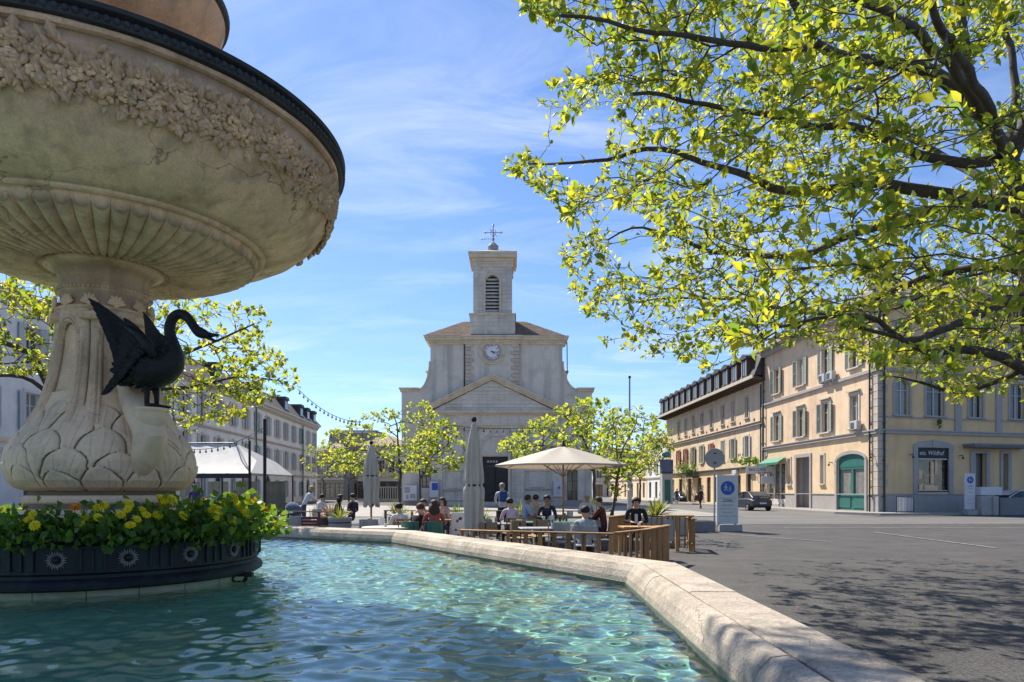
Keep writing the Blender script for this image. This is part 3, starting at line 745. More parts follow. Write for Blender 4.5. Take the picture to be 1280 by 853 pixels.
for k in range(NR):
    a=2*PI*k/NR+.12; link('rosette',rosm,pb,loc=(1.605*math.cos(a),1.605*math.sin(a),.885),rot=(0,0,a+PI/2))
    for j in (-1,0,1):
        a2=a+2*PI/NR/2+j*.058; link('raised_bar',barm,pb,loc=(1.603*math.cos(a2),1.603*math.sin(a2),.885),rot=(0,0,a2+PI/2))
# small iron scroll hanging off the planter, over the water
sc_=MB(); Yb=7.55
sc_.tube([(0,0,0),(.20,0,0)],.022,6); sc_.tube([(.14,0,0),(.13,0,-.05),(.09,0,-.10),(.11,0,-.16),(.10,0,-.19)],[.02,.022,.016,.02,.008],8); sc_.tube([(.02,0,.0),(-.02,0,-.05),(.02,0,-.09),(.08,0,-.07)],[.016,.018,.016,.008],8)
sc_.bbox(.15,.21,-.03,.03,-.025,.025,.006)
tag(sc_.build('iron_scroll',M['black'],pb,True,40,loc=(1.50,-.20,.60)),'small black iron scroll sticking out over the water')

# bedding plants: mound of leaves with yellow flowers
def leaf_cloud(pos,dirs,L,W,rs,fold=.25,droop=.2):
    """pos (n,3), dirs (n,3) -> verts, faces for folded leaves (6 verts, 4 tris as 2 quads)"""
    n=len(pos); d=dirs/np.linalg.norm(dirs,axis=1,keepdims=True)
    r=rs.normal(size=(n,3)); s=np.cross(d,r); s/=np.linalg.norm(s,axis=1,keepdims=True)+1e-9; u=np.cross(s,d)
    L=L[:,None];W=W[:,None]
    p0=pos; p1=pos+d*L*.45+s*W*.5+u*W*fold; p2=pos+d*L*.45-s*W*.5+u*W*fold
    pm=pos+d*L*.5; tip=pos+d*L-u*L*droop
    V=np.stack([p0,p1,pm,p2,tip],1).reshape(-1,3)
    b=np.arange(n)[:,None]*5
    Fq=np.concatenate([b+[0,1,2],b+[2,1,4],b+[0,2,3],b+[3,2,4]],0)
    return V,Fq
flm=[]
for petm in (M['petal'],M['petalo']):
    b=MB(); b.m=0
    for ring_,(rr,h,nn) in enumerate(((.045,.004,11),(.034,.014,9),(.02,.022,7))):
        for k in range(nn):
            a=2*PI*(k+.5*ring_)/nn; dx_=math.cos(a);dy_=math.sin(a);w=rr*.34
            b.add([(0,0,h),(dx_*rr*.6-dy_*w,dy_*rr*.6+dx_*w,h+.006),(dx_*rr*1.05,dy_*rr*1.05,h-.002),(dx_*rr*.6+dy_*w,dy_*rr*.6-dx_*w,h+.006)],[(0,1,2,3)])
    b.m=1; b.sph((0,0,.02),.011,7,4)
    flm.append(b.mesh('flower',[petm,M['petalo']]))
rsn=np.random.default_rng(21)
fol=[]
for v in range(4):
    n=520; ps=rsn.normal(size=(n,3))*[.11,.14,.080]; ps[:,2]=np.abs(ps[:,2])*1.05+.02
    out=rsn.random(n)<.34; ps[out,0]+=.04+.13*rsn.random(out.sum()); ps[out,2]-=.06*rsn.random(out.sum())
    dr=rsn.normal(size=(n,3))*.7+[.55,0,.35]
    V,Fq=leaf_cloud(ps,dr,.045+.035*rsn.random(n),.045+.03*rsn.random(n),rsn,.15,.15)
    fol.append(npmesh('foliage',V,Fq,M['leafD']))
rs=random.Random(4); NPn=32
for k in range(NPn):
    a=2*PI*(k+rs.uniform(-.2,.2))/NPn; big=1.0+ .45*max(0,math.cos(a-R(-5)))
    r0=rs.uniform(1.30,1.42)
    pl=empty('bedding_plant',(FC.x+r0*math.cos(a),FC.y+r0*math.sin(a),1.025),a)
    ca=(math.degrees(a)-0)%360; k2=5 if math.cos(a-R(-5))>.3 else rs.choice((3,4))
    wh='at the sunny right end' if ca<35 or ca>320 else 'in front of the leafy bulb' if 230<ca<=320 else 'left of the leafy bulb' if 150<ca<=230 else 'behind the fountain foot'
    tag(pl,'bedding plant with %s yellow or orange flowers %s'%({3:'three',4:'four',5:'five'}[k2],wh),'plant','yellow bedding plants round the fountain foot')
    pl.scale=(big,big,big*rs.uniform(.95,1.15))
    link('foliage',fol[k%4],pl)
    for j in range(k2):
        x=rs.uniform(.06,.34);z=.23-.62*max(0,x-.10)+rs.uniform(-.03,.05)
        f=link('flower',flm[1 if rs.random()<.06 else 0],pl,loc=(x,rs.uniform(-.16,.16),z),rot=(rs.uniform(-.3,.3),R(rs.uniform(35,80)),rs.uniform(-.4,.4)),scale=rs.uniform(.70,1.0))
# inner ring of foliage hiding the soil
n=2600; a=rsn.random(n)*2*PI; r_=.86+rsn.random(n)*.55; ps=np.stack([r_*np.cos(a),r_*np.sin(a),1.02+rsn.random(n)*.14],-1)
V,Fq=leaf_cloud(ps,rsn.normal(size=(n,3))*.6+[0,0,.8],.05+.05*rsn.random(n),.035+.03*rsn.random(n),rsn)
tag(link('ground_cover',npmesh('ground_cover',V,Fq,M['leafD']),loc=tuple(FC)),'low dark green leaves between the bedding plants','ground cover',kind='stuff')
# ============================================================ CHURCH
YC=72.0; S=F/YC
def cX(px): return (px-617)/S
def cZ(py): return (HZ-py)/S+EYE
ch=empty('church',((617-640)/S,YC,0)); tag(ch,'pale stone church with clock, bell tower and low pediment facing the square','church')
def wallholes(b, u0,u1,z0,z1, holes, y=0.0, depth=.25, arch=True):
    """front sheet with openings; holes (u0,u1,z0,z1,rise) ; b.add into MB"""
    hs=[h for h in holes if h[1]>u0 and h[0]<u1 and h[3]>z0 and h[2]<z1]
    us=sorted({u0,u1}|{min(max(h[0],u0),u1) for h in hs}|{min(max(h[1],u0),u1) for h in hs})
    zs=sorted({z0,z1}|{min(max(h[2],z0),z1) for h in hs}|{min(max(h[3],z0),z1) for h in hs})
    for a,c in zip(us[:-1],us[1:]):
        for d,e in zip(zs[:-1],zs[1:]):
            um=(a+c)/2;zm=(d+e)/2
            if any(h[0]<um<h[1] and h[2]<zm<h[3] for h in hs): continue
            b.quad((a,y,d),(c,y,d),(c,y,e),(a,y,e))
    for h in hs:
        a,c,d,e=h[:4];rise=h[4] if len(h)>4 else 0
        lo=max(d,z0);hi=min(e,z1); yb=y+depth
        top=hi-(rise if hi==e else 0)
        b.quad((a,y,lo),(a,yb,lo),(a,yb,top),(a,y,top)); b.quad((c,y,lo),(c,y,top),(c,yb,top),(c,yb,lo))
        if d>=z0: b.quad((a,y,d),(c,y,d),(c,yb,d),(a,yb,d))
        if e<=z1:
            if rise<=0: b.quad((a,y,e),(a,yb,e),(c,yb,e),(c,y,e))
            else:
                m=(a+c)/2;w=(c-a)/2;pts=[(m-w*math.cos(PI*i/12),e-rise+rise*math.sin(PI*i/12)) for i in range(13)]
                for (x0_,q0),(x1_,q1) in zip(pts[:-1],pts[1:]):
                    b.quad((x0_,y,q0),(x1_,y,q1),(x1_,yb,q1),(x0_,yb,q0))
                    b.quad((x0_,y,q0),(x0_,y,e),(x1_,y,e),(x1_,y,q1))
ZL=cZ(487)                      # lower wings
zt=cZ(428); ze=cZ(515)
xl,xr=cX(502),cX(740); xul,xur=cX(538),cX(703)
# openings
door=(cX(603),cX(635),0,cZ(571)); arch_=(cX(603),cX(635),cZ(565),cZ(544),(cX(635)-cX(603))/2*.9)
wl_=(cX(527),cX(538.5),cZ(610),cZ(588)); wr_=(cX(709),cX(722),.3,cZ(588))
bl_=(cX(556),cX(580),cZ(612),cZ(589)); br_=(cX(657),cX(687),cZ(611),cZ(589))
b=MB(); wallholes(b,xl,cX(529),0,ZL,[wl_]); wallholes(b,cX(529),cX(705),0,ze,[wl_,door,bl_,br_]); wallholes(b,cX(705),xr,0,ZL,[wr_])
b.box(xl+.01,xr-.01,.26,30,0,ZL-.05); b.quad((xl,0,0),(xl,.3,0),(xl,.3,ZL),(xl,0,ZL)); b.quad((xr,0,0),(xr,.3,0),(xr,.3,ZL),(xr,0,ZL))
b.build('lower_wall',M['cplaster'],ch)
# upper wall with concave shoulders
def sh(sgn):
    x0=cX(538) if sgn<0 else cX(703); x1=cX(523) if sgn<0 else cX(722); z1=cZ(488);z0=cZ(452)
    r=[];
    for i in range(9):
        t=PI/2*i/8; r.append((x0+(x1-x0)*(1-math.cos(t)),z0+(z1-z0)*math.sin(t)))
    return r
L_=sh(-1);Rr=sh(1)
poly=[(L_[-1][0],ze-1)]+L_[::-1]+[(xul,zt),(xur,zt)]+Rr+[(Rr[-1][0],ze-1)]
b=MB(); b.prism(poly,.02,3.0); b.build('upper_wall',M['cplaster'],ch)
b=MB(); b.box(xul+.05,xur-.05,3.0,26,ZL-1,zt-.05); b.build('nave_wall',M['cplaster'],ch)
for nm,P in (('left',L_),('right',Rr)):
    b=MB()
    for (x0,z0),(x1,z1) in zip(P[:-1],P[1:]):
        s_=-1 if nm=='left' else 1
        pass
    nr=[]
    for i in range(len(P)):
        a_=Vector(P[max(i-1,0)]);c_=Vector(P[min(i+1,len(P)-1)]);d_=(c_-a_).normalized();q_=Vector((-d_.y,d_.x))
        if q_.y<0 or (abs(q_.y)<.01 and q_.x*s_<0): q_=-q_
        nr.append(Vector(P[i])+q_*.15)
    for i in range(len(P)-1):
        (x0,z0),(x1,z1)=P[i],P[i+1];u0_,u1_=nr[i],nr[i+1]
        b.add([(x0,-.12,z0),(x1,-.12,z1),(x1,3.05,z1),(x0,3.05,z0),(u0_.x,-.12,u0_.y),(u1_.x,-.12,u1_.y),(u1_.x,3.05,u1_.y),(u0_.x,3.05,u0_.y)],[(0,1,2,3),(4,5,6,7),(0,1,5,4),(3,2,6,7),(0,3,7,4),(1,2,6,5)])
    b.build('shoulder_coping',M['ccornice'],ch)
b=MB()
for x0,x1 in ((xl-.25,L_[-1][0]+.1),(Rr[-1][0]-.1,xr+.25)):
    b.box(x0,x1,-.3,3,ZL,ZL+.16); b.box(x0+.1,x1-.05,-.15,3,ZL-.22,ZL)
b.build('wing_cornice',M['ccornice'],ch)
# low end blocks (volutes) seen beside the upper wall
for x0,x1 in ((cX(529),cX(536)),(cX(704),cX(712))):
    b=MB(); b.bbox(x0,x1,3.2,5,cZ(487),cZ(459),.05); b.box(x0-.15,x1+.15,3.1,5.1,cZ(459),cZ(457)); b.build('side_block',M['ccornice'],ch)
# centre projection + quoins
b=MB(); b.box(cX(584),cX(648),-.22,.02,cZ(516),zt); b.build('centre_projection',M['cplaster'],ch)
qm=MB(); qm.bbox(0,1,-.10,.1,0,1,.04); q1=qm.mesh('quoin_stone',M['quoin'])
for sx in (0,1):
    z=cZ(514);k=0
    while z<zt-.4:
        w=.85 if k%2 else .55; x=cX(582) if sx==0 else cX(649)-w
        link('quoin_stone',q1,ch,loc=(x,-.22,z),scale=(w,1,.36)); z+=.385;k+=1
# main cornice
b=MB()
for i,(dz0,dz1,pr) in enumerate(((-.55,-.35,.10),(-.35,-.15,.22),(-.15,.12,.5),(.12,.26,.62))):
    b.box(xul-pr,xur+pr,-.02-pr,3.2,zt+dz0+.3,zt+dz1+.3); b.box(cX(580)-pr*.3,cX(651)+pr*.3,-.24-pr,-.02-pr+.01,zt+dz0+.3,zt+dz1+.3)
b.build('main_cornice',M['ccornice'],ch)
# roof with rows of tiles
zr0=zt+.57; zr1=cZ(399)
x0,x1=cX(530),cX(705); xa,xb=cX(577),cX(657)
b=MB(); rows=14
def slope(pa,pb,pc,pd,name,nr=16):
    b=MB()
    for i in range(nr):
        a0=i/nr;a1=(i+1)/nr
        p=[Vector(pa).lerp(Vector(pd),a0),Vector(pb).lerp(Vector(pc),a0),Vector(pb).lerp(Vector(pc),a1),Vector(pa).lerp(Vector(pd),a1)]
        nn=(p[1]-p[0]).cross(p[3]-p[0]).normalized()*.05
        m=max(2,int((p[1]-p[0]).length/.45))
        for k in range(m):
            q=[p[0].lerp(p[1],k/m)+nn,p[0].lerp(p[1],(k+.94)/m)+nn,p[3].lerp(p[2],(k+.94)/m),p[3].lerp(p[2],k/m)]
            b.add(q,[(0,1,2,3)])
        b.add([p[0],p[1],p[1]+nn,p[0]+nn],[(0,1,2,3)])
    b.add([pa,pb,pc,pd],[(0,1,2,3)])
    return b
yb0,yb1=-.6,26
r_=slope((x0,yb0,zr0),(x1,yb0,zr0),(xb,3.4,zr1+.55),(xa,3.4,zr1+.55),'front')
tag(r_.build('roof',M['tile'],ch),kind=None)
rs_=slope((x0,yb1,zr0),(x0,yb0,zr0),(xa,3.4,zr1+.55),(xa,yb1-4,zr1+.55),'l',12); rs_.build('roof',M['tile'],ch)
rs_=slope((x1,yb0,zr0),(x1,yb1,zr0),(xb,yb1-4,zr1+.55),(xb,3.4,zr1+.55),'r',12); rs_.build('roof',M['tile'],ch)
b=MB(); b.box(xa,xb,3.4,yb1-4,zr1-.2,zr1+.57); b.build('ridge',M['tile'],ch)
# tower
tw=MB(); tw.box(cX(587.6),cX(644),-.35,4.4,zt+.3,cZ(395)); tw.build('tower_plinth',M['cstone'],ch)
tw=MB(); tw.box(cX(586.4),cX(645.2),-.47,4.5,cZ(395),cZ(393)); tw.build('tower_string_course',M['ccornice'],ch)
tx0,tx1=cX(591.6),cX(640.2)
lw=(cX(607),cX(623.8),cZ(390.5),cZ(344),(cX(623.8)-cX(607))/2)
b=MB(); wallholes(b,tx0,tx1,cZ(393),cZ(333),[lw],0,.5); b.box(tx0+.01,tx1-.01,.55,4,cZ(393),cZ(333)); b.quad((tx0,0,cZ(393)),(tx0,.6,cZ(393)),(tx0,.6,cZ(333)),(tx0,0,cZ(333)));b.quad((tx1,0,cZ(393)),(tx1,.6,cZ(393)),(tx1,.6,cZ(333)),(tx1,0,cZ(333)))
b.build('bell_tower',M['cstone'],ch)
lv=empty('louvred_opening',(0,0,0),0,ch)
b=MB(); b.box(lw[0],lw[1],.48,.54,lw[2],lw[3]); b.build('dark_backing',M['dark'],lv)
sl=MB(); w_=lw[1]-lw[0]; sl.add([(0,.0,0),(w_,.0,0),(w_,.30,.24),(0,.30,.24),(0,.0,.06),(w_,.0,.06),(w_,.30,.30),(0,.30,.30)],[(0,3,2,1),(4,5,6,7),(0,1,5,4),(3,2,6,7)])
slm=sl.mesh('slat',M['cplaster'])
nsl=10
for k in range(nsl):
    z=lw[2]+.12+(lw[3]-lw[2]-.5)*k/(nsl-.6); 
    ww=1 if z<lw[3]-.75 else .8
    link('slat',slm,lv,loc=(lw[0]+w_*(1-ww)/2,.12,z),scale=(ww,1,1))
b=MB(); mx=(lw[0]+lw[1])/2;hw=w_/2+.12
pts=[(mx-hw,-.03,lw[2]-.1),(mx-hw,-.03,lw[3]-w_/2)]+[(mx-hw*math.cos(PI*i/10),-.03,lw[3]-w_/2+hw*math.sin(PI*i/10)) for i in range(1,10)]+[(mx+hw,-.03,lw[3]-w_/2),(mx+hw,-.03,lw[2]-.1)]
b.tube(pts,.10,5); b.box(mx-hw-.1,mx+hw+.1,-.18,.05,lw[2]-.2,lw[2]); b.build('opening_surround',M['ccornice'],lv)
b=MB()
for x in (tx0,tx1-.55): b.box(x,x+.55,-.07,.0,cZ(393),cZ(334))
b.build('tower_pilaster',M['cstone'],ch)
b=MB(); TW=tx1-tx0
for dz0,dz1,pr in ((334,331,.12),(331,327,.06),(327,323,.16),(323,318.5,.42),(318.5,316,.50)):
    b.box(tx0-pr,tx1+pr,-pr,4+pr,cZ(dz0),cZ(dz1))
b.build('tower_cornice',M['ccornice'],ch)
b=MB(); z0=cZ(316);z1=cZ(306);mx=(tx0+tx1)/2
b.add([(tx0-.5,-.5,z0),(tx1+.5,-.5,z0),(tx1+.5,4.5,z0),(tx0-.5,4.5,z0),(mx-.5,1.6,z1),(mx+.5,1.6,z1),(mx+.5,2.5,z1),(mx-.5,2.5,z1)],[(0,1,5,4),(1,2,6,5),(2,3,7,6),(3,0,4,7),(4,5,6,7)])
b.build('tower_roof',M['concrete'],ch)
b=MB(); b.lathe([(.55,z1-.3),(.55,cZ(300.5)),(.62,cZ(300)),(.30,cZ(296)),(.08,cZ(294)),(.02,cZ(293))],6,(mx,2,0)); b.build('tower_lantern',M['trim'],ch)
cr=MB(); zc=cZ(282); 
cr.tube([(mx,2,cZ(295)),(mx,2,cZ(271))],.05,6); cr.tube([(mx-.95,2,zc),(mx+.95,2,zc)],.045,6)
for a in range(4):
    d=Vector((math.cos(a*PI/2),0,math.sin(a*PI/2)));e=Vector((math.cos(a*PI/2+PI/4),0,math.sin(a*PI/2+PI/4)))
    L=.95 if a%2==0 else .88; c=Vector((mx,2,zc))
    for s_ in (-1,1):
        q=Vector((-d.z,0,d.x))*s_; cr.tube([c+d*L*.75,c+d*L*.85+q*.16,c+d*L,c+d*(L+.08)],.03,4)
    cr.tube([c+d*.22,c+e*.38,c+Vector((-d.z,0,d.x))*.22],.03,4); 
    cr.tube([c,c+e*.6],.02,4)
for z in (290,286.5): cr.sph((mx,2,cZ(z)),.13,6,5)
cr.tube([(mx,2,cZ(290)),(mx-1.3,2,cZ(290.5))],.03,4); cr.tube([(mx-1.3,2,cZ(290.5)),(mx-1.0,2,cZ(289)),(mx-.9,2,cZ(290.5)),(mx-1.05,2,cZ(292)),(mx-1.3,2,cZ(290.5))],.03,4)
cr.build('tower_cross',M['metalg'],ch)
# clock
cx_,cz_=cX(615),cZ(440.5)
ck=MB(); ck.T=Matrix.Translation((cx_,-.24,cz_))@Matrix.Rotation(R(90),4,'X')
ck.lathe([(.95,-.05),(.95,.06),(1.02,.16),(1.12,.10),(1.22,.20),(1.34,.16),(1.34,-.05)],48)
ckr=ck.build('clock',M['ccornice'],ch,True,30)
ck=MB(); ck.T=Matrix.Translation((cx_,-.24,cz_))@Matrix.Rotation(R(90),4,'X'); ck.lathe([(.01,.045),(.88,.045)],40); ck.build('clock_face',M['clockface'],ckr)
ck=MB(); ck.T=Matrix.Translation((cx_,-.24,cz_))@Matrix.Rotation(R(90),4,'X'); ck.lathe([(.80,.05),(.83,.065),(.90,.065),(.96,.05)],40); ck.build('clock_ring',M['trim'],ckr)
def txt(name,body,size,m,parent=None,loc=(0,0,0),rot=(R(90),0,0),align='CENTER',ext=.004,shear=0,sx=1):
    c=bpy.data.curves.new(name,'FONT'); c.body=body; c.size=size; c.align_x=align; c.align_y='CENTER'; c.extrude=ext; c.shear=shear; c.materials.append(m)
    c.resolution_u=3
    o=bpy.data.objects.new(name,c); C.objects.link(o)
    me=bpy.data.meshes.new_from_object(o.evaluated_get(bpy.context.evaluated_depsgraph_get())); bpy.data.objects.remove(o)
    o=bpy.data.objects.new(name,me); C.objects.link(o)
    if parent: o.parent=parent
    o.location=loc; o.rotation_euler=rot; o.scale=(sx,1,1); return o
for i,rn in enumerate(['XII','I','II','III','IIII','V','VI','VII','VIII','IX','X','XI']):
    a=-2*PI*i/12; x=cx_-.66*math.sin(a)*1; z=cz_+.66*math.cos(a)
    txt('numeral',rn,.34,M['black'],ckr,(x,-.30,z),(R(90),-a*-1*1.0 if False else -(-a),0) if False else (R(90),2*PI*i/12,0))
hd=MB()
for ang,L,w in ((R(-30+360*4/12+10),.42,.05),(R(120),.62,.035)):
    pass
def hand(deg,L,w,y):
    a=R(deg); d=Vector((math.sin(a),0,math.cos(a))); q=Vector((d.z,0,-d.x)); c=Vector((cx_,y,cz_)); b=MB()
    b.add([c-d*.12-q*w,c-d*.12+q*w,c+d*L*.8+q*w*.8,c+d*L,c+d*L*.8-q*w*.8],[(0,1,2,3,4)]); b.sph(tuple(c),.05,6,4); return b.build('clock_hand',M['black'],ckr)
hand(128,.42,.055,-.32); hand(98,.66,.035,-.335)
# pediment
px0,px1=cX(529),cX(705); pa=(cX(615),cZ(470)); zb=cZ(514.5)
b=MB(); nb=9
xl0,xr0=px0+.9,px1-.9; zt0=pa[1]-.55
for i in range(nb):
    z0=zb+ (zt0-zb)*i/nb; z1=zb+(zt0-zb)*(i+1)/nb
    f0=1-i/nb; f1=1-(i+1)/nb; mx_=pa[0]
    P_=[(mx_+(xl0-mx_)*f0,z0),(mx_+(xr0-mx_)*f0,z0),(mx_+(xr0-mx_)*f1,z1-.03),(mx_+(xl0-mx_)*f1,z1-.03)]
    t=MB(); t.prism(P_,-.40,.0); t.build('tympanum_course',M['cstone'],ch)
b=MB(); b.prism([(xl0,zb),(xr0,zb),(pa[0],zt0)],-.36,.0); b.build('tympanum_backing',M['cplaster'],ch)
def raking(sgn):
    xe=px0-.25 if sgn<0 else px1+.25; b=MB()
    d=Vector((pa[0]-xe,pa[1]-zb-.05)); 
    for t0,t1,pr in ((-.50,-.30,.62),(-.30,-.06,.80),(-.06,.10,.95)):
        b.prism([(xe,zb+t0+.08),(pa[0],pa[1]+t0),(pa[0],pa[1]+t1),(xe,zb+t1+.08)] if sgn<0 else [(pa[0]+.001,pa[1]+t0),(xe,zb+t0+.08),(xe,zb+t1+.08),(pa[0]+.001,pa[1]+t1)],-pr,.01)
    b.build('raking_cornice',M['ccornice'],ch)
raking(-1);raking(1)
b=MB()
for z0,z1,pr in ((514.5,517,.85),(517,519,.6),(530,532.5,.45)):
    b.box(px0-.2-pr*.2,px1+.2+pr*.2,-pr,.01,cZ(z1),cZ(z0))
b.build('entablature_cornice',M['ccornice'],ch)
b=MB(); b.box(px0,px1,-.36,.005,cZ(530),cZ(519)); b.build('frieze',M['cplaster'],ch)
b=MB(); b.box(px0+.05,px1-.05,-.30,.005,cZ(536),cZ(532.5)); b.build('architrave',M['cstone'],ch)
for a,c in ((531,543),(582,597),(640,655),(690,703)):
    if a==531: a,c=540,553
    b=MB(); b.box(cX(a),cX(c),-.26,.004,.35,cZ(536.5)); b.box(cX(a)-.1,cX(c)+.1,-.34,.006,0,.35); b.box(cX(a)-.08,cX(c)+.08,-.33,.006,cZ(539),cZ(536.2)); b.build('pilaster',M['cstone'],ch)
# portal: arch, tympanum, doors
b=MB(); ax=cX(619); hw=(cX(638)-cX(600))/2; z0=cZ(562)
for i in range(14):
    a0=PI*i/14+.01;a1=PI*(i+1)/14-.01
    v=MB(); r0,r1=hw*.86,hw*1.05; P_=[(ax-r0*math.cos(a0),z0+r0*math.sin(a0)),(ax-r1*math.cos(a0),z0+r1*math.sin(a0)),(ax-r1*math.cos(a1),z0+r1*math.sin(a1)),(ax-r0*math.cos(a1),z0+r0*math.sin(a1))]
    v.prism(P_,-.14,.003); v.build('arch_stone',M['cstone'],ch)
b.box(cX(599),cX(639),-.16,.003,cZ(570),cZ(567.5)); b.box(cX(600),cX(603),-.12,.003,0,cZ(570)); b.box(cX(635),cX(638),-.12,.003,0,cZ(570)); b.build('door_surround',M['ccornice'],ch)
dr=empty('church_door',(0,0,0),0,ch)
b=MB(); b.box(door[0],door[1],.2,.26,0,door[3]); b.build('dark_recess',M['doorwood'],dr)
for s_ in (0,1):
    x=door[0]+.06+s_*(door[1]-door[0])/2; w=(door[1]-door[0])/2-.1
    b=MB(); b.bbox(x,x+w,.10,.19,.15,door[3]-1.0,.02)
    for r in range(3): b.bbox(x+.15,x+w-.15,.06,.11,.4+r*.75,.98+r*.75,.02)
    b.build('door_leaf',M['doorwood'],dr)
txt('door_lettering','PORTE',.30,M['trimw'],dr,(ax-.45,.05,door[3]-.42),ext=.01) if False else None
b=MB()
for k in range(4): b.bbox(ax-.85+k*.3,ax-.63+k*.3,.10,.17,door[3]-.62,door[3]-.38,.02)
b.build('fanlight_panes',M['curtain'],dr)
b=MB(); b.box(ax-.95,ax+1.2,.12,.18,cZ(600)+1.35,cZ(600)+1.42); b.build('door_rail',M['metalg'],dr)
for h,nm in ((bl_,'blind_window'),(br_,'blind_window')):
    w=empty(nm,(0,0,0),0,ch)
    b=MB(); b.box(h[0],h[1],.2,.27,h[2],h[3]); b.build('blank_panel',M['cplaster'],w)
    b=MB(); x=(h[0]+h[1])/2; b.bbox(h[0]+.35,h[1]-.35,.10,.21,h[2]+.12,h[3]-.02,.02); b.build('raised_panel',M['cplaster'],w)
    b=MB(); b.box(h[0]-.3,h[1]+.3,-.22,.03,h[2]-.14,h[2]); b.build('sill',M['trim'],w)
for h in (wl_,wr_):
    w=empty('side_window',(0,0,0),0,ch); b=MB(); b.box(h[0],h[1],.2,.26,h[2],h[3]); b.build('pane',M['glass'],w)
    b=MB(); m_=(h[0]+h[1])/2
    for x in (h[0],m_-.03,h[1]-.06): b.box(x,x+.06,.14,.2,h[2],h[3])
    for z in np.linspace(h[2]+.01,h[3]-.06,4): b.box(h[0]+.06,h[1]-.06,.15,.2,z,z+.05)
    b.build('window_frame',M['metald'],w)
b=MB(); b.box(xl-.06,cX(600)-.02,-.14,.002,0,.55); b.box(cX(638)+.02,xr+.06,-.14,.002,0,.55); b.build('plinth',M['trim'],ch)
b=MB(); b.tube([(cX(583.5)-.25,-.10,cZ(519)),(cX(583.5)-.25,-.10,zt)],.05,6); b.build('downpipe',M['metald'],ch)
b=MB(); b.tube([(cX(705)+.3,-.1,zt),(cX(709),-.1,cZ(466))],.05,6); b.build('downpipe',M['metald'],ch)
# church steps
for k in range(3):
    b=MB(); n_=14; 
    for i in range(n_):
        x0=cX(560)+(cX(680)-cX(560))*i/n_; 
        st=MB(); st.bbox(x0+.008,x0+(cX(680)-cX(560))/n_-.008,-1.6+.4*k,-.17,0+.13*k+(.0 if k else -.05),.13*(k+1),.012); st.build('step_stone',M['trimw'],ch)
# notice boards and posters on the church
def board(px0,px1,py0,py1,m,label,face=None):
    x0,x1,z0,z1=gx(px0,YC-.6),gx(px1,YC-.6),max(.3,zz(py1,YC-.6)),zz(py0,YC-.6)
    r=empty('notice_board',((x0+x1)/2,YC-.6,0)); tag(r,label,'notice board'); w=(x1-x0)/2
    b=MB(); b.bbox(-w,w,-.03,.03,z0,z1,.01); b.build('panel',m,r)
    b=MB()
    for s_ in (-1,1): b.box(s_*w-.03,s_*w+.03,.031,.09,0,z1)
    b.build('posts',M['metalg'],r)
    if face:
        b=MB()
        for f in face: b.box(-w+f[0]*2*w,-w+f[1]*2*w,-.038,-.031,z0+(z1-z0)*f[2],z0+(z1-z0)*f[3])
        b.build('printed_patches',face[0][4],r)
    return r
board(504,521,607,626,M['signw'],'white panel board with grey print left of the church window',[(.1,.5,.5,.9,M['metalg']),(.5,.9,.15,.45),(.2,.4,.1,.4)])
board(537,548,602,622,M['signw'],'small board with dark blue top on the church front',[(.25,.95,.45,.9,M['signb'])])
board(692,705,601,621,M['signw'],'pale poster board with blue figure right of the church door',[(.45,.6,.15,.8,M['shutw']),(.3,.75,.5,.6),(.25,.4,.1,.5)])

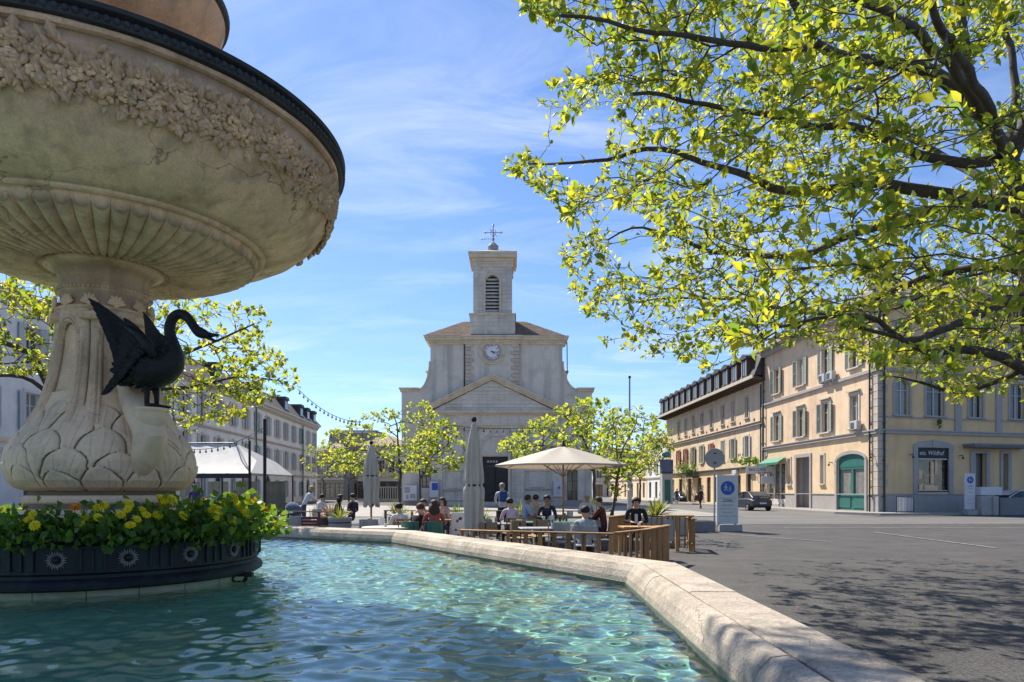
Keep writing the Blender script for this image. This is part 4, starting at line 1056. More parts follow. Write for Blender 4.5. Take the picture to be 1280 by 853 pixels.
# ============================================================ HOUSES
WM={}
def wmesh(key,fn):
    if key not in WM: WM[key]=fn()
    return WM[key]
class Facade:
    """local: x along the wall, -y out to the street, z up"""
    def __init__(s,root,org,rz,L):
        s.root=root; s.M=Matrix.Translation((org[0],org[1],0))@Matrix.Rotation(rz,4,'Z'); s.L=L; s.holes=[]
    def put(s,name,me,u,z,parent=None,**k):
        return link(name,me,parent or s.root,mtx=s.M@Matrix.Translation((u,0,z)) if parent is None else Matrix.Translation((u,0,z)))
    def mb(s):
        b=MB(); b.T=s.M; return b
    def window(s,u,z,w,h,shut=None,sur=None,glass='glass',rise=0,sill=True,bars=2,opened=True,frame='frame',head=False):
        s.holes.append((u-w/2,u+w/2,z,z+h,rise))
        def fr():
            b=MB(); t=.06
            y0,y1=.14,.19
            b.box(-w/2,-w/2+t,y0,y1,0,h);b.box(w/2-t,w/2,y0,y1,0,h);b.box(-w/2+t,w/2-t,y0,y1,0,t);b.box(-w/2+t,w/2-t,y0,y1,h-t,h)
            b.box(-.035,.035,y0-.01,y1,t,h-t)
            for k in range(1,bars): 
                zz_=h*k/bars if bars>2 else h*.68
                b.box(-w/2+t,-.035,y0+.01,y1,zz_-.02,zz_+.02);b.box(.035,w/2-t,y0+.01,y1,zz_-.02,zz_+.02)
            return b.mesh('window',M[frame])
        o=s.put('window',wmesh(('f',w,h,bars,frame),fr),u,z)
        def gl():
            b=MB(); b.box(-w/2,w/2,.19,.24,0,h); return b.mesh('pane',M[glass])
        link('pane',wmesh(('g',w,h,glass),gl),o)
        if sur:
            def su():
                b=MB(); t=.17
                if rise<=.01:
                    b.box(-w/2-t,-w/2,-.05,.02,-.0,h);b.box(w/2,w/2+t,-.05,.02,0,h);b.box(-w/2-t,w/2+t,-.06,.02,h,h+t)
                    if head: b.box(-w/2-t-.08,w/2+t+.08,-.18,.02,h+t+.10,h+t+.2);
                else:
                    b.box(-w/2-t,-w/2,-.05,.02,-.0,h-rise);b.box(w/2,w/2+t,-.05,.02,0,h-rise)
                    for i in range(10):
                        a0=PI*i/10;a1=PI*(i+1)/10
                        q=lambda a,r: ((-(w/2+r)*math.cos(a)),h-rise+(rise+r)*math.sin(a))
                        b.prism([q(a0,0),q(a0,t),q(a1,t),q(a1,0)],-.05,.02)
                    b.box(-.09,.09,-.09,.0,h-.02,h+t+.06)
                return b.mesh('surround',M[sur])
            link('surround',wmesh(('s',w,h,rise,sur,head),su),o)
        if sill:
            def si():
                b=MB(); b.bbox(-w/2-.2,w/2+.2,-.16,.14,-.10,0,.015); return b.mesh('sill',M[sur or 'trim'])
            link('sill',wmesh(('i',w,sur),si),o)
        if shut:
            sw=w/2+.02
            def sm():
                b=MB(); t=.07
                b.box(0,t,-.04,0,0,h);b.box(sw-t,sw,-.04,0,0,h);b.box(t,sw-t,-.04,0,0,t);b.box(t,sw-t,-.04,0,h-t,h);b.box(t,sw-t,-.04,0,h/2-t/2,h/2+t/2)
                nn=max(6,int(h/.13))
                for k in range(nn):
                    z0=t+(h-2*t)*k/nn; b.add([(t,-.036,z0),(sw-t,-.036,z0),(sw-t,-.006,z0+(h-2*t)/nn*.95),(t,-.006,z0+(h-2*t)/nn*.95)],[(0,1,2,3)])
                return b.mesh('shutter',M[shut])
            me=wmesh(('h',w,h,shut),sm)
            for sg in (-1,1):
                a=R(random.choice((2,4,6,10))) if opened else 0
                if opened:
                    c=link('shutter',me,o,loc=(sg*(w/2+.03),-.03-.02,0),rot=(0,0,-a if sg>0 else PI+a))
                else:
                    c=link('shutter',me,o,loc=(sg*(w/2),.02,0),rot=(0,0,PI if sg>0 else 0))
        return o
    def band(s,name,z0,z1,m):
        b=s.mb(); wallholes(b,0,s.L,z0,z1,s.holes); return b.build(name,M[m],s.root)
    def ledge(s,z0,z1,pr,m='trim',name='string_course',u0=None,u1=None):
        b=s.mb(); b.box(-.02 if u0 is None else u0,s.L+.02 if u1 is None else u1,-pr,.03,z0,z1); return b.build(name,M[m],s.root)
    def opening(s,u0,u1,z0,z1,rise=0): s.holes.append((u0,u1,z0,z1,rise))

def quoins(f,u0,u1,z0,z1,h=.5,pr=.06,m='quoin'):
    z=z0;k=0; b=MB(); b.bbox(0,1,-pr,.02,0,1,.02); me=wmesh(('q',pr,m),lambda: b.mesh('quoin_stone',M[m]))
    while z<z1-.1:
        w=(u1-u0)*(1 if k%2 else .72); uu=u0 if u0<f.L/2 else u1-w
        link('quoin_stone',me,f.root,mtx=f.M@Matrix.Translation((uu,0,z))@Matrix.Diagonal((w,1,min(h,z1-z)-.025,1))); z+=h;k+=1
def pipe(f,u,z0,z1,m='metald',r=.06):
    b=f.mb(); b.tube([(u,-.16,z0),(u,-.16,z1)],r,8)
    for z in np.arange(z0+1,z1,2.4): b.box(u-.08,u+.08,-.2,.01,z,z+.05)
    return b.build('downpipe',M[m],f.root)
def acunit(f,u,z):
    b=f.mb(); b.bbox(u-.45,u+.45,-.42,-.10,z,z+.6,.02); b.box(u-.4,u-.34,-.35,.0,z-.08,z-.005); b.box(u+.34,u+.4,-.35,.0,z-.08,z-.005)
    o=b.build('air_conditioner',M['shutw'],f.root)
    b=f.mb(); 
    for k in range(6): b.box(u-.38,u+.1,-.435,-.421,z+.08+k*.075,z+.11+k*.075)
    b.build('grille',M['metald'],o)

# ---- corner building A
A=empty('corner_building',(CR.x,CR.y,0)); tag(A,'three-storey corner building, salmon street front and ochre side with grey trim','building')
ang_s=math.atan2(SW.y,SW.x); ang_f=math.atan2(FD.y,FD.x)
LA=19.0
fs_=Facade(A,(SD.x*LA,SD.y*LA),ang_s,LA)
def t_of(px):
    r=(px-640)/F; return (CR.x-CR.y*r)/((r-SD.x/SD.y))/abs(1) if False else None
def tpx(px):
    r=(px-640)/F; # (CR.x+SD.x t)/(CR.y+SD.y t)=r
    return (CR.x-r*CR.y)/(r*SD.y-SD.x)
def upx(px):
    r=(px-640)/F; return (CR.x-r*CR.y)/(r*FD.y-FD.x)
U=lambda px: LA-tpx(px)
for i,px in enumerate((971,1000.8,1032,1068)):
    u=U(px)
    fs_.window(u,5.95,1.15,2.25,'shut' if i<3 else None,'trimw',glass=('glass','glass','glass','curtain')[i],head=True)
    if i<4: fs_.window(u,10.15,1.15,2.2,'shut','trimw',glass='curtain' if i==1 else 'glass')
acunit(fs_,U(1043),9.75); acunit(fs_,U(1076),5.15) if False else None; acunit(fs_,U(1074),5.75); acunit(fs_,U(1033),9.75)
# ground floor street side
gd=(U(1046.5),U(1081.5),0.14,4.12,.45)
fs_.opening(*gd)
rd=(U(996),U(1012.5),.14,4.25); fs_.opening(*rd)
for px in (986.5,1028): fs_.window(U(px),2.05,.55,2.2,None,'trimw',glass='curtain',bars=3)
sf=(U(959),U(981.5),.35,3.9); fs_.opening(*sf)
fs_.band('plinth_wall',0,1.25,'trim'); fs_.band('ground_wall',1.25,5.35,'peach'); fs_.band('upper_wall',5.35,9.5,'pink'); fs_.band('top_wall',9.5,14.0,'pink')
fs_.ledge(5.3,5.5,.16,'trim'); fs_.ledge(5.5,5.58,.22,'trim'); fs_.ledge(9.42,9.62,.16,'trim')
fs_.ledge(1.25,1.31,.05,'trim',name='plinth_cap')
# recessed grey doorway
o=empty('recessed_doorway',(0,0,0),0,A)
b=fs_.mb(); b.box(rd[0],rd[1],1.2,1.3,0,rd[3]); b.build('door_panel',M['dark'],o)
b=fs_.mb(); b.quad((rd[0],0.01,0),(rd[0],1.2,0),(rd[0],1.2,rd[3]),(rd[0],0.01,rd[3])); b.quad((rd[1],0.01,0),(rd[1],1.2,0),(rd[1],1.2,rd[3]),(rd[1],0.01,rd[3])); b.quad((rd[0],0,rd[3]-.01),(rd[1],0,rd[3]-.01),(rd[1],1.2,rd[3]-.01),(rd[0],1.2,rd[3]-.01)); b.build('reveal',M['trim'],o)
b=fs_.mb(); t=.28; b.box(rd[0]-t,rd[0],-.07,.02,0,rd[3]+t); b.box(rd[1],rd[1]+t,-.07,.02,0,rd[3]+t); b.box(rd[0],rd[1],-.07,.02,rd[3],rd[3]+t); b.build('surround',M['trim'],o)
b=fs_.mb(); b.bbox(rd[0]+.2,rd[1]-.2,.9,.98,.2,2.6,.02); b.build('door_leaf',M['teal'],o)
# big green carriage door with glass
o=empty('green_door',(0,0,0),0,A)
b=fs_.mb(); b.box(gd[0],gd[1],.22,.26,.1,4.12); b.build('pane',M['curtain'],o)
b=fs_.mb(); gm=(gd[0]+gd[1])/2; gw=gd[1]-gd[0]
b.box(gd[0],gd[0]+.09,.12,.22,.14,4.1); b.box(gd[1]-.09,gd[1],.12,.22,.14,4.1); b.box(gd[0]+.09,gd[1]-.09,.11,.22,3.05,3.2); b.box(gd[0]+.09,gd[1]-.09,.11,.22,.14,1.25); b.box(gd[0]+.09,gd[1]-.09,.09,.13,3.2,4.1); b.box(gm-.16,gm+.16,.12,.22,1.25,3.05)
b.build('door_frame',M['teal'],o)
for s_ in (0,1): 
    b=fs_.mb(); x=gd[0]+.2+s_*(gw/2-.05); b.bbox(x,x+gw/2-.35,.06,.12,.3,1.1,.02); b.build('door_panel',M['teal'],o)
b=fs_.mb(); t=.26; b.box(gd[0]-t,gd[0],-.07,.02,0,3.72); b.box(gd[1],gd[1]+t,-.07,.02,0,3.72)
for i in range(12):
    a0=PI*i/12;a1=PI*(i+1)/12; q=lambda a,r:(gm-(gw/2+r)*math.cos(a),3.67+(.45+r)*math.sin(a)); b.prism([q(a0,0),q(a0,t),q(a1,t),q(a1,0)],-.07,.02)
b.build('surround',M['trim'],o)
# small shop with green awning and fascia sign
o=empty('small_shopfront',(0,0,0),0,A)
b=fs_.mb(); b.box(sf[0],sf[1],.22,.26,.3,3.9); b.build('pane',M['shopglass'],o)
b=fs_.mb(); 
for x in np.linspace(sf[0],sf[1]-.1,4): b.box(x,x+.1,.1,.22,.35,3.9)
b.box(sf[0],sf[1],.08,.2,.35,.8); b.build('window_frame',M['frame'],o)
b=fs_.mb(); b.add([(sf[0]-.2,-.05,4.45),(sf[1]+.2,-.05,4.45),(sf[1]+.2,-.75,4.0),(sf[0]-.2,-.75,4.0),(sf[1]+.2,-.75,3.8),(sf[0]-.2,-.75,3.8),(sf[0]-.2,-.05,4.40),(sf[1]+.2,-.05,4.40),(sf[1]+.2,-.72,3.96),(sf[0]-.2,-.72,3.96)],[(0,1,2,3),(3,2,4,5),(6,7,8,9)]); b.build('awning',M['greenc'],o)
sg=empty('hanging_sign',(fs_.M@Vector((U(965),-1.0,0))).to_tuple()[:2]+(0,),0); sg.location=(A.location.x+sg.location.x,A.location.y+sg.location.y,0); sg.rotation_euler=(0,0,0)
tag(sg,'long pale shop sign on a bracket between the salmon and cream houses','sign')
b=MB(); b.bbox(-1.35,1.35,-.05,.05,3.05,3.75,.02); b.build('sign_board',M['signw'],sg)
b=MB(); b.bbox(.0,1.25,-.05,.05,2.15,2.85,.02); b.build('lower_sign_board',M['signw'],sg)
b=MB(); b.tube([(1.35,0,3.6),(2.5,.4,3.6)],.03,5); b.tube([(.6,0,2.85),(.6,0,3.06)],.02,5); b.build('bracket',M['metald'],sg)
txt('sign_lettering','BIO CAFE',.36,M['black'],sg,(-.35,-.06,3.42),ext=.003); txt('sign_lettering','au marché',.30,M['black'],sg,(.35,-.06,3.17),ext=.003)
# ---- ochre side facade
LF=24
ff=Facade(A,(0,0),ang_f,LF)
for i,(px,w,g) in enumerate(((1127.5,1.20,'curtain'),(1168.5,1.5,'glass'),(1219.5,1.2,'glass'),(1271,1.3,'glass'))):
    u=upx(px)
    ff.window(u,6.95 if False else 6.55,w,2.45,None,'trim',glass=g,rise=.0 if i else .55,bars=2)
    ff.window(u,10.6,w,2.1,'shutw' if i in(2,3) else None,'trim',glass='glass',rise=0)
for px in (1310,1350): ff.window(upx(px),6.55,1.3,2.45,None,'trim'); 
s0,s1=upx(1146.5),upx(1185.5); ff.opening(s0,s1,1.42,4.42)
d0,d1=upx(1218.5),upx(1232); ff.opening(d0,d1,.14,4.1)
d2,d3=upx(1253),upx(1259); ff.opening(d2,d3,.14,4.1)
ff.band('plinth_wall',0,1.25,'trim'); ff.band('ground_wall',1.25,5.35,'yellow'); ff.band('upper_wall',5.35,9.5,'yellow'); ff.band('top_wall',9.5,14.0,'yellow')
ff.ledge(5.3,5.5,.16,'trim'); ff.ledge(5.5,5.58,.22,'trim'); ff.ledge(6.35,6.44,.06,'trim'); ff.ledge(9.42,9.62,.16,'trim'); ff.ledge(1.25,1.31,.05,'trim',name='plinth_cap')
for px in (1197,1248): 
    b=ff.mb(); u=upx(px); b.box(u-.28,u+.28,-.09,.015,5.58,9.42); b.build('pilaster',M['trim'],A)
quoins(fs_,LA-1.0,LA+.05,1.3,5.3); quoins(fs_,LA-1.0,LA+.05,5.6,9.4); quoins(fs_,LA-1.0,LA+.05,9.65,13.9)
quoins(ff,-.05,.75,1.3,5.3); quoins(ff,-.05,.75,5.6,9.4); quoins(ff,-.05,.75,9.65,13.9); quoins(fs_,.0,.8,.2,5.2)
pipe(fs_,LA-.75,.1,14.0); pipe(ff,.35,.1,14.0); pipe(fs_,.25,.1,14)
# shop window with dark fascia
o=empty('shop_window',(0,0,0),0,A)
b=ff.mb(); b.box(s0,s1,.22,.26,1.42,4.42); b.build('pane',M['shopglass'],o)
b=ff.mb(); b.box(s0,s1,.02,.2,3.72,4.42); b.box(s0,s0+.08,.04,.2,1.42,3.72); b.box(s1-.08,s1,.04,.2,1.42,3.72); b.box(s0+.08,s1-.08,.04,.2,1.42,1.5); b.build('shop_fascia',M['black'],o)
b=ff.mb(); b.box(s0+.08,s1-.08,.03,.1,3.62,3.70); b.box(s0+.1,s1-.1,.0,.08,1.50,1.56); b.build('light_trim',M['frame'],o)
b=ff.mb(); 
for k,(u_,z_,w_,h_) in enumerate(((.3,1.55,.35,.4),(.75,1.55,.8,.35),(1.55,1.55,.35,.3),(.25,2.3,.3,.6),(1.3,2.0,.25,1.5),(1.65,2.6,.2,1.0))): b.bbox(s0+u_,s0+u_+w_,.13,.215,z_,z_+h_,.01)
b.build('display_goods',M['relief'],o)
b=ff.mb(); t=.36; b.box(s0-t,s0,-.08,.02,1.32,4.42); b.box(s1,s1+t,-.08,.02,1.32,4.42); 
sm_=(s0+s1)/2
b.prism([(s0-t,4.42),(s1+t,4.42),(s1+t,4.62),(s1-.1,4.80),(sm_+.3,4.90),(sm_-.3,4.90),(s0+.1,4.80),(s0-t,4.62)],-.08,.02); b.bbox(sm_-.14,sm_+.14,-.14,.0,4.42,4.95,.02); b.build('surround',M['trim'],o)
def ftxt(name,body,size,m,f,u,z,y,**k):
    o_=txt(name,body,size,m,A,**k); o_.matrix_basis=f.M@Matrix.Translation((u,y,z))@Matrix.Rotation(R(90),4,'X'); return o_
oo=ftxt('fascia_lettering','ets. Wildhaf',.42,M['signw'],ff,sm_-.1,4.06,.012,ext=.004,shear=.15); oo.parent=o
# side doorway, canopy
o=empty('side_doorway',(0,0,0),0,A)
b=ff.mb(); b.box(d0,d1,.5,.56,.1,4.1); b.box(d2,d3,.24,.3,.1,4.1); b.build('dark_door',M['dark'],o)
b=ff.mb(); 
for x0,x1 in ((d0-.45,d0),(d1,d1+.3),(d2-.25,d2),(d3,d3+.3)): b.box(x0,x1,-.09,.02,0,4.3)
b.box(d0,d1,-.08,.02,4.1,4.3); b.box(d2,d3,-.08,.02,4.1,4.3); b.build('surround',M['trim'],o)
u0,u1=upx(1203),upx(1277); b=ff.mb(); b.bbox(u0,u1,-.95,.02,4.55,4.72,.02); b.box(u0+.1,u1-.1,-.85,.0,4.45,4.549); b.build('canopy',M['concreted'],o)
# small wall lamps / brackets
for f,u,z in ((ff,upx(1137),3.9),(ff,upx(1199),3.9),(fs_,U(1041),3.6),(fs_,U(1093),3.9)):
    b=f.mb(); b.tube([(u,.0,z),(u,-.25,z+.05),(u,-.3,z-.1)],.03,5); b.sph((u,-.3,z-.16),.08,6,5); b.build('wall_lamp',M['metald'],A)
# body, eaves and roof
b=MB(); p0=Vector((SD.x*LA,SD.y*LA));p1=Vector((0,0));p2=FD*LF;p3=p2+SD*12
ins_=[(p0.x+.6,p0.y),(p1.x+.45,p1.y+.55),(p2.x,p2.y+.6),(p3.x,p3.y),(p0.x+14,p0.y)]
b.prismz(ins_,0,13.9); b.build('inner_walls',M['greyr'],A)
ev=[(p0.x-.9,p0.y),(p1.x-.9,p1.y-1.0),(p2.x,p2.y-1.0),(p3.x,p3.y),(p0.x+14,p0.y)]
ev2=[(p0.x-.4,p0.y),(p1.x-.4,p1.y-.5),(p2.x,p2.y-.5),(p3.x,p3.y),(p0.x+14,p0.y)]
b=MB(); b.prismz(ev,14.25,14.5); b.prismz(ev2,13.85,14.25); b.build('eaves_cornice',M['trim'],A)
tp=[(p0.x+6,p0.y),(p1.x+6,p1.y+7),(p2.x,p2.y+6),(p3.x,p3.y),(p0.x+14,p0.y)]
b=MB(); V=[(x,y,14.5) for x,y in ev]+[(x,y,17.5) for x,y in tp]; n=5
b.add(V,[(i,(i+1)%n,(i+1)%n+n,i+n) for i in range(n)]+[tuple(range(n,2*n))]); b.build('roof',M['tile'],A)
for x,y in ((4,9),(12,8)):
    c=MB(); c.bbox(x,x+1.1,y,y+.7,15,18.6,.03); c.box(x-.08,x+1.18,y-.08,y+.78,18.6,18.75); c.build('chimney',M['trimw'],A)

# ---- cream and pink building C with mansard
LC=35.5
B2=empty('mansard_building',(CR.x+SD.x*LA,CR.y+SD.y*LA,0)); tag(B2,'long cream and pink street building with wooden eaves and dark mansard dormers','building')
fc_=Facade(B2,(SD.x*(LC+.05),SD.y*(LC+.05)),ang_s,LC)
U2=lambda px: LC-(tpx(px)-LA)
pxs=(934,916.5,903.6,889.5,877.7,867,857.4,848.7)
for i,px in enumerate(pxs):
    fc_.window(U2(px),8.75,.95,2.1,None,'trimw',bars=3,glass='curtain' if i in (0,1) else 'glass')
    if i in (3,6,7): sh_='shutr'
    elif i==0: sh_='shutw'
    else: sh_='shut'
    fc_.window(U2(px),4.85,1.0,2.1,sh_,'trimw',opened=i not in (2,))
for px,w,h in ((936.5,1.3,3.0),): fc_.window(U2(px),.14+.5,w,h,None,'trimw',rise=.6,frame='woodd',glass='dark')
for px,w in ((923,1.4),(908,1.5),(895,1.5),(886,1.4),(874,1.6),(862,1.6),(851,1.6),(841,1.6)):
    fc_.window(U2(px),.2,w,2.9,None,None,frame=random.choice(('teal','metald','frame','woodd')),glass='shopglass',sill=False,bars=3)
fc_.band('ground_wall',0,3.75,'peach'); fc_.band('upper_wall',3.75,7.9,'cream'); fc_.band('top_wall',7.9,11.9,'cream')
fc_.ledge(3.72,3.9,.2,'metald'); fc_.ledge(7.8,8.0,.2,'trim'); fc_.ledge(8.0,8.06,.26,'woodd')
pipe(fc_,LC-.35,.1,11.5,'metald')
b=fc_.mb()
for px in (925,910,897,884): 
    pass
# oval vents under the top floor windows
vm=MB(); vm.sph((0,0,0),.2,8,5,(1,.25,.75)); vme=vm.mesh('oval_vent',M['woodd'],True)
for px in (943,925.5,910,896.5,883.5,872.5,862,852.5): link('oval_vent',vme,B2,mtx=fc_.M@Matrix.Translation((U2(px),-.01,8.4)))
# wooden eaves with rafters
b=fc_.mb(); b.add([(-1,.1,11.75),(LC+.3,.1,11.75),(LC+.3,-1.1,12.02),(-1,-1.1,12.02),(-1,.1,12.0),(LC+.3,.1,12.0),(LC+.3,-1.1,12.24),(-1,-1.1,12.24)],[(0,1,2,3),(4,5,6,7),(3,2,6,7),(0,3,7,4),(1,2,6,5)]); b.build('eaves',M['woodd'],B2)
b=fc_.mb(); b.box(-1.05,LC+.35,-1.22,-1.1,12.0,12.30); b.build('gutter',M['trimw'],B2)
rf=MB(); rf.box(-.06,.06,-1.08,.05,-.16,.0); rfm=rf.mesh('rafter',M['woodd'])
for k in range(46): link('rafter',rfm,B2,mtx=fc_.M@Matrix.Translation((k*.78,0,11.86))@Matrix.Rotation(-.18,4,'X'))
b=fc_.mb(); b.add([(-1,-1.0,12.26),(LC+.2,-1.0,12.26),(LC+.2,.1,15.0),(-.6,.1,15.0),(LC+.2,6,16.2),(-.6,6,16.2),(LC+.2,9,12.2),(-1,9,12.2)],[(0,1,2,3),(3,2,4,5),(5,4,6,7),(1,2,4,6),(0,3,5,7)]); b.build('mansard_roof',M['slate'],B2)
for i in range(13):
    u=1.6+i*2.65; f=MB()
    d_=empty('dormer',(0,0,0),0,B2)
    b=fc_.mb(); b.bbox(u-.75,u+.75,-1.05,.6,12.3,14.1,.03); b.build('dormer_box',M['woodd'],d_)
    b=fc_.mb(); b.prism([(u-.95,14.1),(u+.95,14.1),(u+.80,14.35),(u,14.62),(u-.80,14.35)],-1.25,1.0); b.build('dormer_roof',M['slate'],d_)
    b=fc_.mb(); b.box(u-.5,u+.5,-1.075,-1.051,12.55,13.9); b.build('pane',M['glass'],d_)
    b=fc_.mb(); b.box(u-.60,u-.5,-1.12,-1.051,12.45,14.0); b.box(u+.5,u+.60,-1.12,-1.051,12.45,14.0); b.box(u-.03,u+.03,-1.10,-1.076,12.55,13.9); b.build('window_frame',M['frame'],d_)
b=fc_.mb(); b.box(.02,LC-.02,.4,9,0,12.1); b.build('inner_walls',M['greyr'],B2)
quoins(fc_,LC-.75,LC,.2,11.6)
# fascia signs on the mansard building
for px,w,m,z in ((940,1.3,'shutr',3.15),(921,1.2,'signw',3.25)):
    b=fc_.mb(); u=U2(px); b.bbox(u-w/2,u+w/2,-.3,-.05,z,z+.4,.02); b.build('fascia_board',M[m],B2)

# ---- generic small houses
def house(name,label,org,rz,L,D,H,wall,roofm,cols,rows,shut=None,roofh=2.2,gf=True,wsz=(1.1,1.7),z0=4.3,dz=3.4,sur='trimw',group=None,gfglass='shopglass',hip=True,end=True,ledges=True,rise=0,eave=.5):
    r=empty(name,(org[0],org[1],0),rz); tag(r,label,'building',group)
    f=Facade(r,(0,0),0,L)
    for j in range(rows):
        for i in range(cols): f.window(L*(i+.5)/cols,z0+j*dz,wsz[0],wsz[1],shut,sur,glass=random.choice(('glass','glass','curtain')),rise=rise)
    if gf:
        for i in range(cols): f.window(L*(i+.5)/cols,.4,1.5,2.5,None,None,glass=gfglass,sill=False,frame='metald')
    f.band('ground_wall',0,3.6,wall); f.band('upper_wall',3.6,H,wall)
    if ledges: f.ledge(3.5,3.7,.15,'trimw'); 
    f.ledge(H-.3,H,.3,'trimw',name='cornice')
    b=MB(); b.box(.005,L-.005,.3,D,0,H); b.build('inner_walls',M[wall],r)
    e=eave; 
    b=MB()
    if roofh>0:
        i_=min(D/2,L/2)*.8 if hip else 0
        b.add([(-e,-e,H),(L+e,-e,H),(L+e,D+e,H),(-e,D+e,H),(i_,D/2,H+roofh),(L-i_,D/2,H+roofh)],[(0,1,5,4),(1,2,5),(2,3,4,5),(3,0,4),(0,3,2,1)]); b.build('roof',M[roofm],r)
    else: b.box(-.1,L+.1,-.1,D,H,H+.25); b.build('parapet',M['trim'],r)
    return r,f
# left: long white terrace and the cream one before it
LD=Vector((-.054,1)).normalized(); LO=Vector((-29.7,106.0))
def lpt(Yv): return LO+LD*(Yv-106.0)/LD.y
angl=math.atan2(LD.y,LD.x)
a=lpt(55.5)
wb=empty('white_terrace_building',(a.x,a.y,0),angl); tag(wb,'long white three-storey terrace with grey-blue shutters left of the church','building')
LW=(lpt(106)-a).length; fw=Facade(wb,(0,0),0,LW); nc=13
for i in range(nc):
    u=LW*(i+.5)/nc
    fw.window(u,4.35,1.15,2.15,'shutw','trimw',rise=.3 if True else 0); fw.window(u,8.0,1.15,2.1,'shutw','trimw')
    if i==nc-2 or i in(2,6): fw.window(u,.2,1.6,2.9,None,'trim',frame='woodd',glass='dark',rise=.7,sill=False)
    else: fw.window(u,.9,1.0,1.8,'shutw' if i%3 else None,'trim')
fw.band('ground_wall',0,3.5,'white'); fw.band('upper_wall',3.5,7.2,'white'); fw.band('top_wall',7.2,11.2,'white')
fw.ledge(3.42,3.62,.14,'trim'); fw.ledge(3.62,3.70,.1,'peach'); fw.ledge(7.12,7.3,.14,'trim'); fw.ledge(7.3,7.38,.1,'peach'); fw.ledge(10.9,11.15,.35,'trimw','cornice'); fw.ledge(11.15,11.4,.6,'trimw','cornice')
b=MB(); b.box(-.1,.1,-.34,-.02,0,.28); me_=b.mesh('cornice_bracket',M['trimw'])
for k in range(int(LW/.8)): link('cornice_bracket',me_,wb,mtx=fw.M@Matrix.Translation((k*.8+.2,0,10.62)))
b=fw.mb(); b.box(.01,LW-.01,.3,13,0,11.2); b.build('inner_walls',M['white'],wb)
b=fw.mb(); b.add([(-.5,-.6,11.4),(LW+.5,-.6,11.4),(LW-.6,1.1,13.3),(0,1.1,13.3),(LW-2.5,6.5,14.4),(0,6.5,14.4),(LW+.5,13,11.4),(-.5,13,11.4)],[(0,1,2,3),(3,2,4,5),(5,4,6,7),(1,6,4,2),(0,3,5,7),(0,7,6,1)]); b.build('roof',M['slate'],wb)
for i in range(nc):
    if i in (2,5,8,10,11,12):
        u=LW*(i+.35)/nc; d_=empty('dormer',(0,0,0),0,wb)
        b=fw.mb(); b.bbox(u-.9,u+.9,-.2,3,11.5,13.0,.03); b.build('dormer_box',M['slate'],d_)
        b=fw.mb(); b.prism([(u-1.05,13.0),(u+1.05,13.0),(u+.8,13.35),(u-.8,13.35)],-.35,3); b.build('dormer_roof',M['slate'],d_)
        b=fw.mb(); b.box(u-.6,u+.6,-.23,-.201,11.75,12.8); b.build('pane',M['glass'],d_)
for u in (8,20,33,46):
    c=fw.mb(); c.bbox(u,u+1.3,4,4.8,13,15.2,.03); c.build('chimney',M['trimw'],wb)
pipe(fw,LW-9.3,.1,11.2,'teal',.08); pipe(fw,LW-30,.1,11.2,'teal',.08)
a=lpt(28); b_=lpt(55.3)
r,f=house('cream_terrace_building','pale three-storey building with pink band behind the left tree',(a.x,a.y),angl,(b_-a).length,12,11.8,'white','tile',7,2,'shutw',3,sur='frame',wsz=(1.2,2.1),z0=4.7,dz=3.6)
f.ledge(4.0,4.25,.16,'pink')
# background houses between the terrace and the church
house('brown_roofed_house','low house with dark roof far left of the church',(gx(394,122),122),0,(430-394)/F*122,10,8.6,'greyr','tile',3,1,None,1.6)
house('grey_flat_house','tall plain grey flat-topped house far behind the square',(gx(412,130),130),0,(470-412)/F*130,12,12.6,'greyr','slate',3,2,None,0,wsz=(.9,1.5),z0=4,dz=3.6)
r,f=house('pale_corner_house','pale house with balcony just left of the church',(gx(447,100),100),0,(508-447)/F*100,10,8.0,'cplaster','tile',5,1,'shutw',1.8,wsz=(1.0,1.7),z0=4.2)
b=f.mb(); z=.9
for k in range(9): b.box(3.6+k*.33,3.72+k*.33,-1.5,-1.42,.2,2.0)
b.box(3.4,6.6,-1.55,-1.4,2.0,2.12); b.build('balcony_rails',M['frame'],r)
# right side street: coloured shops receding behind the mansard building
ends=((100.4,12,9.2,'white','tile','cream shop house with teal door at the end of the street'),(112.6,14,8.0,'cream','tile','narrow pale shop house beside the teal awning'),(126.8,22,7.2,'peach','slate','farthest peach house closing the row'))
for (y0,L,H,w,rf_,lab) in ends:
    t=(y0-CR.y)/SD.y; p=CR+SD*(t+L)
    r,f=house('street_house',lab,(p.x,p.y),ang_s,L,10,H,w,rf_,3,1,'shut',2.2,wsz=(1.0,1.6),gfglass='curtain')
house('far_street_house','pale distant house closing the street right of the church',(gx(742,150),150),0,(812-742)/F*150,10,8.5,'white','slate',5,1,'shutw',2.5)
# tall pale block behind the corner building
r,f=house('tall_apartment_block','tall pale apartment block rising behind the ochre side facade',(42,70),R(10),26,14,22.5,'trimw','slate',6,5,'shutw',2.5,gf=False,z0=4.5,dz=3.6,wsz=(1.3,1.9),sur='trim')
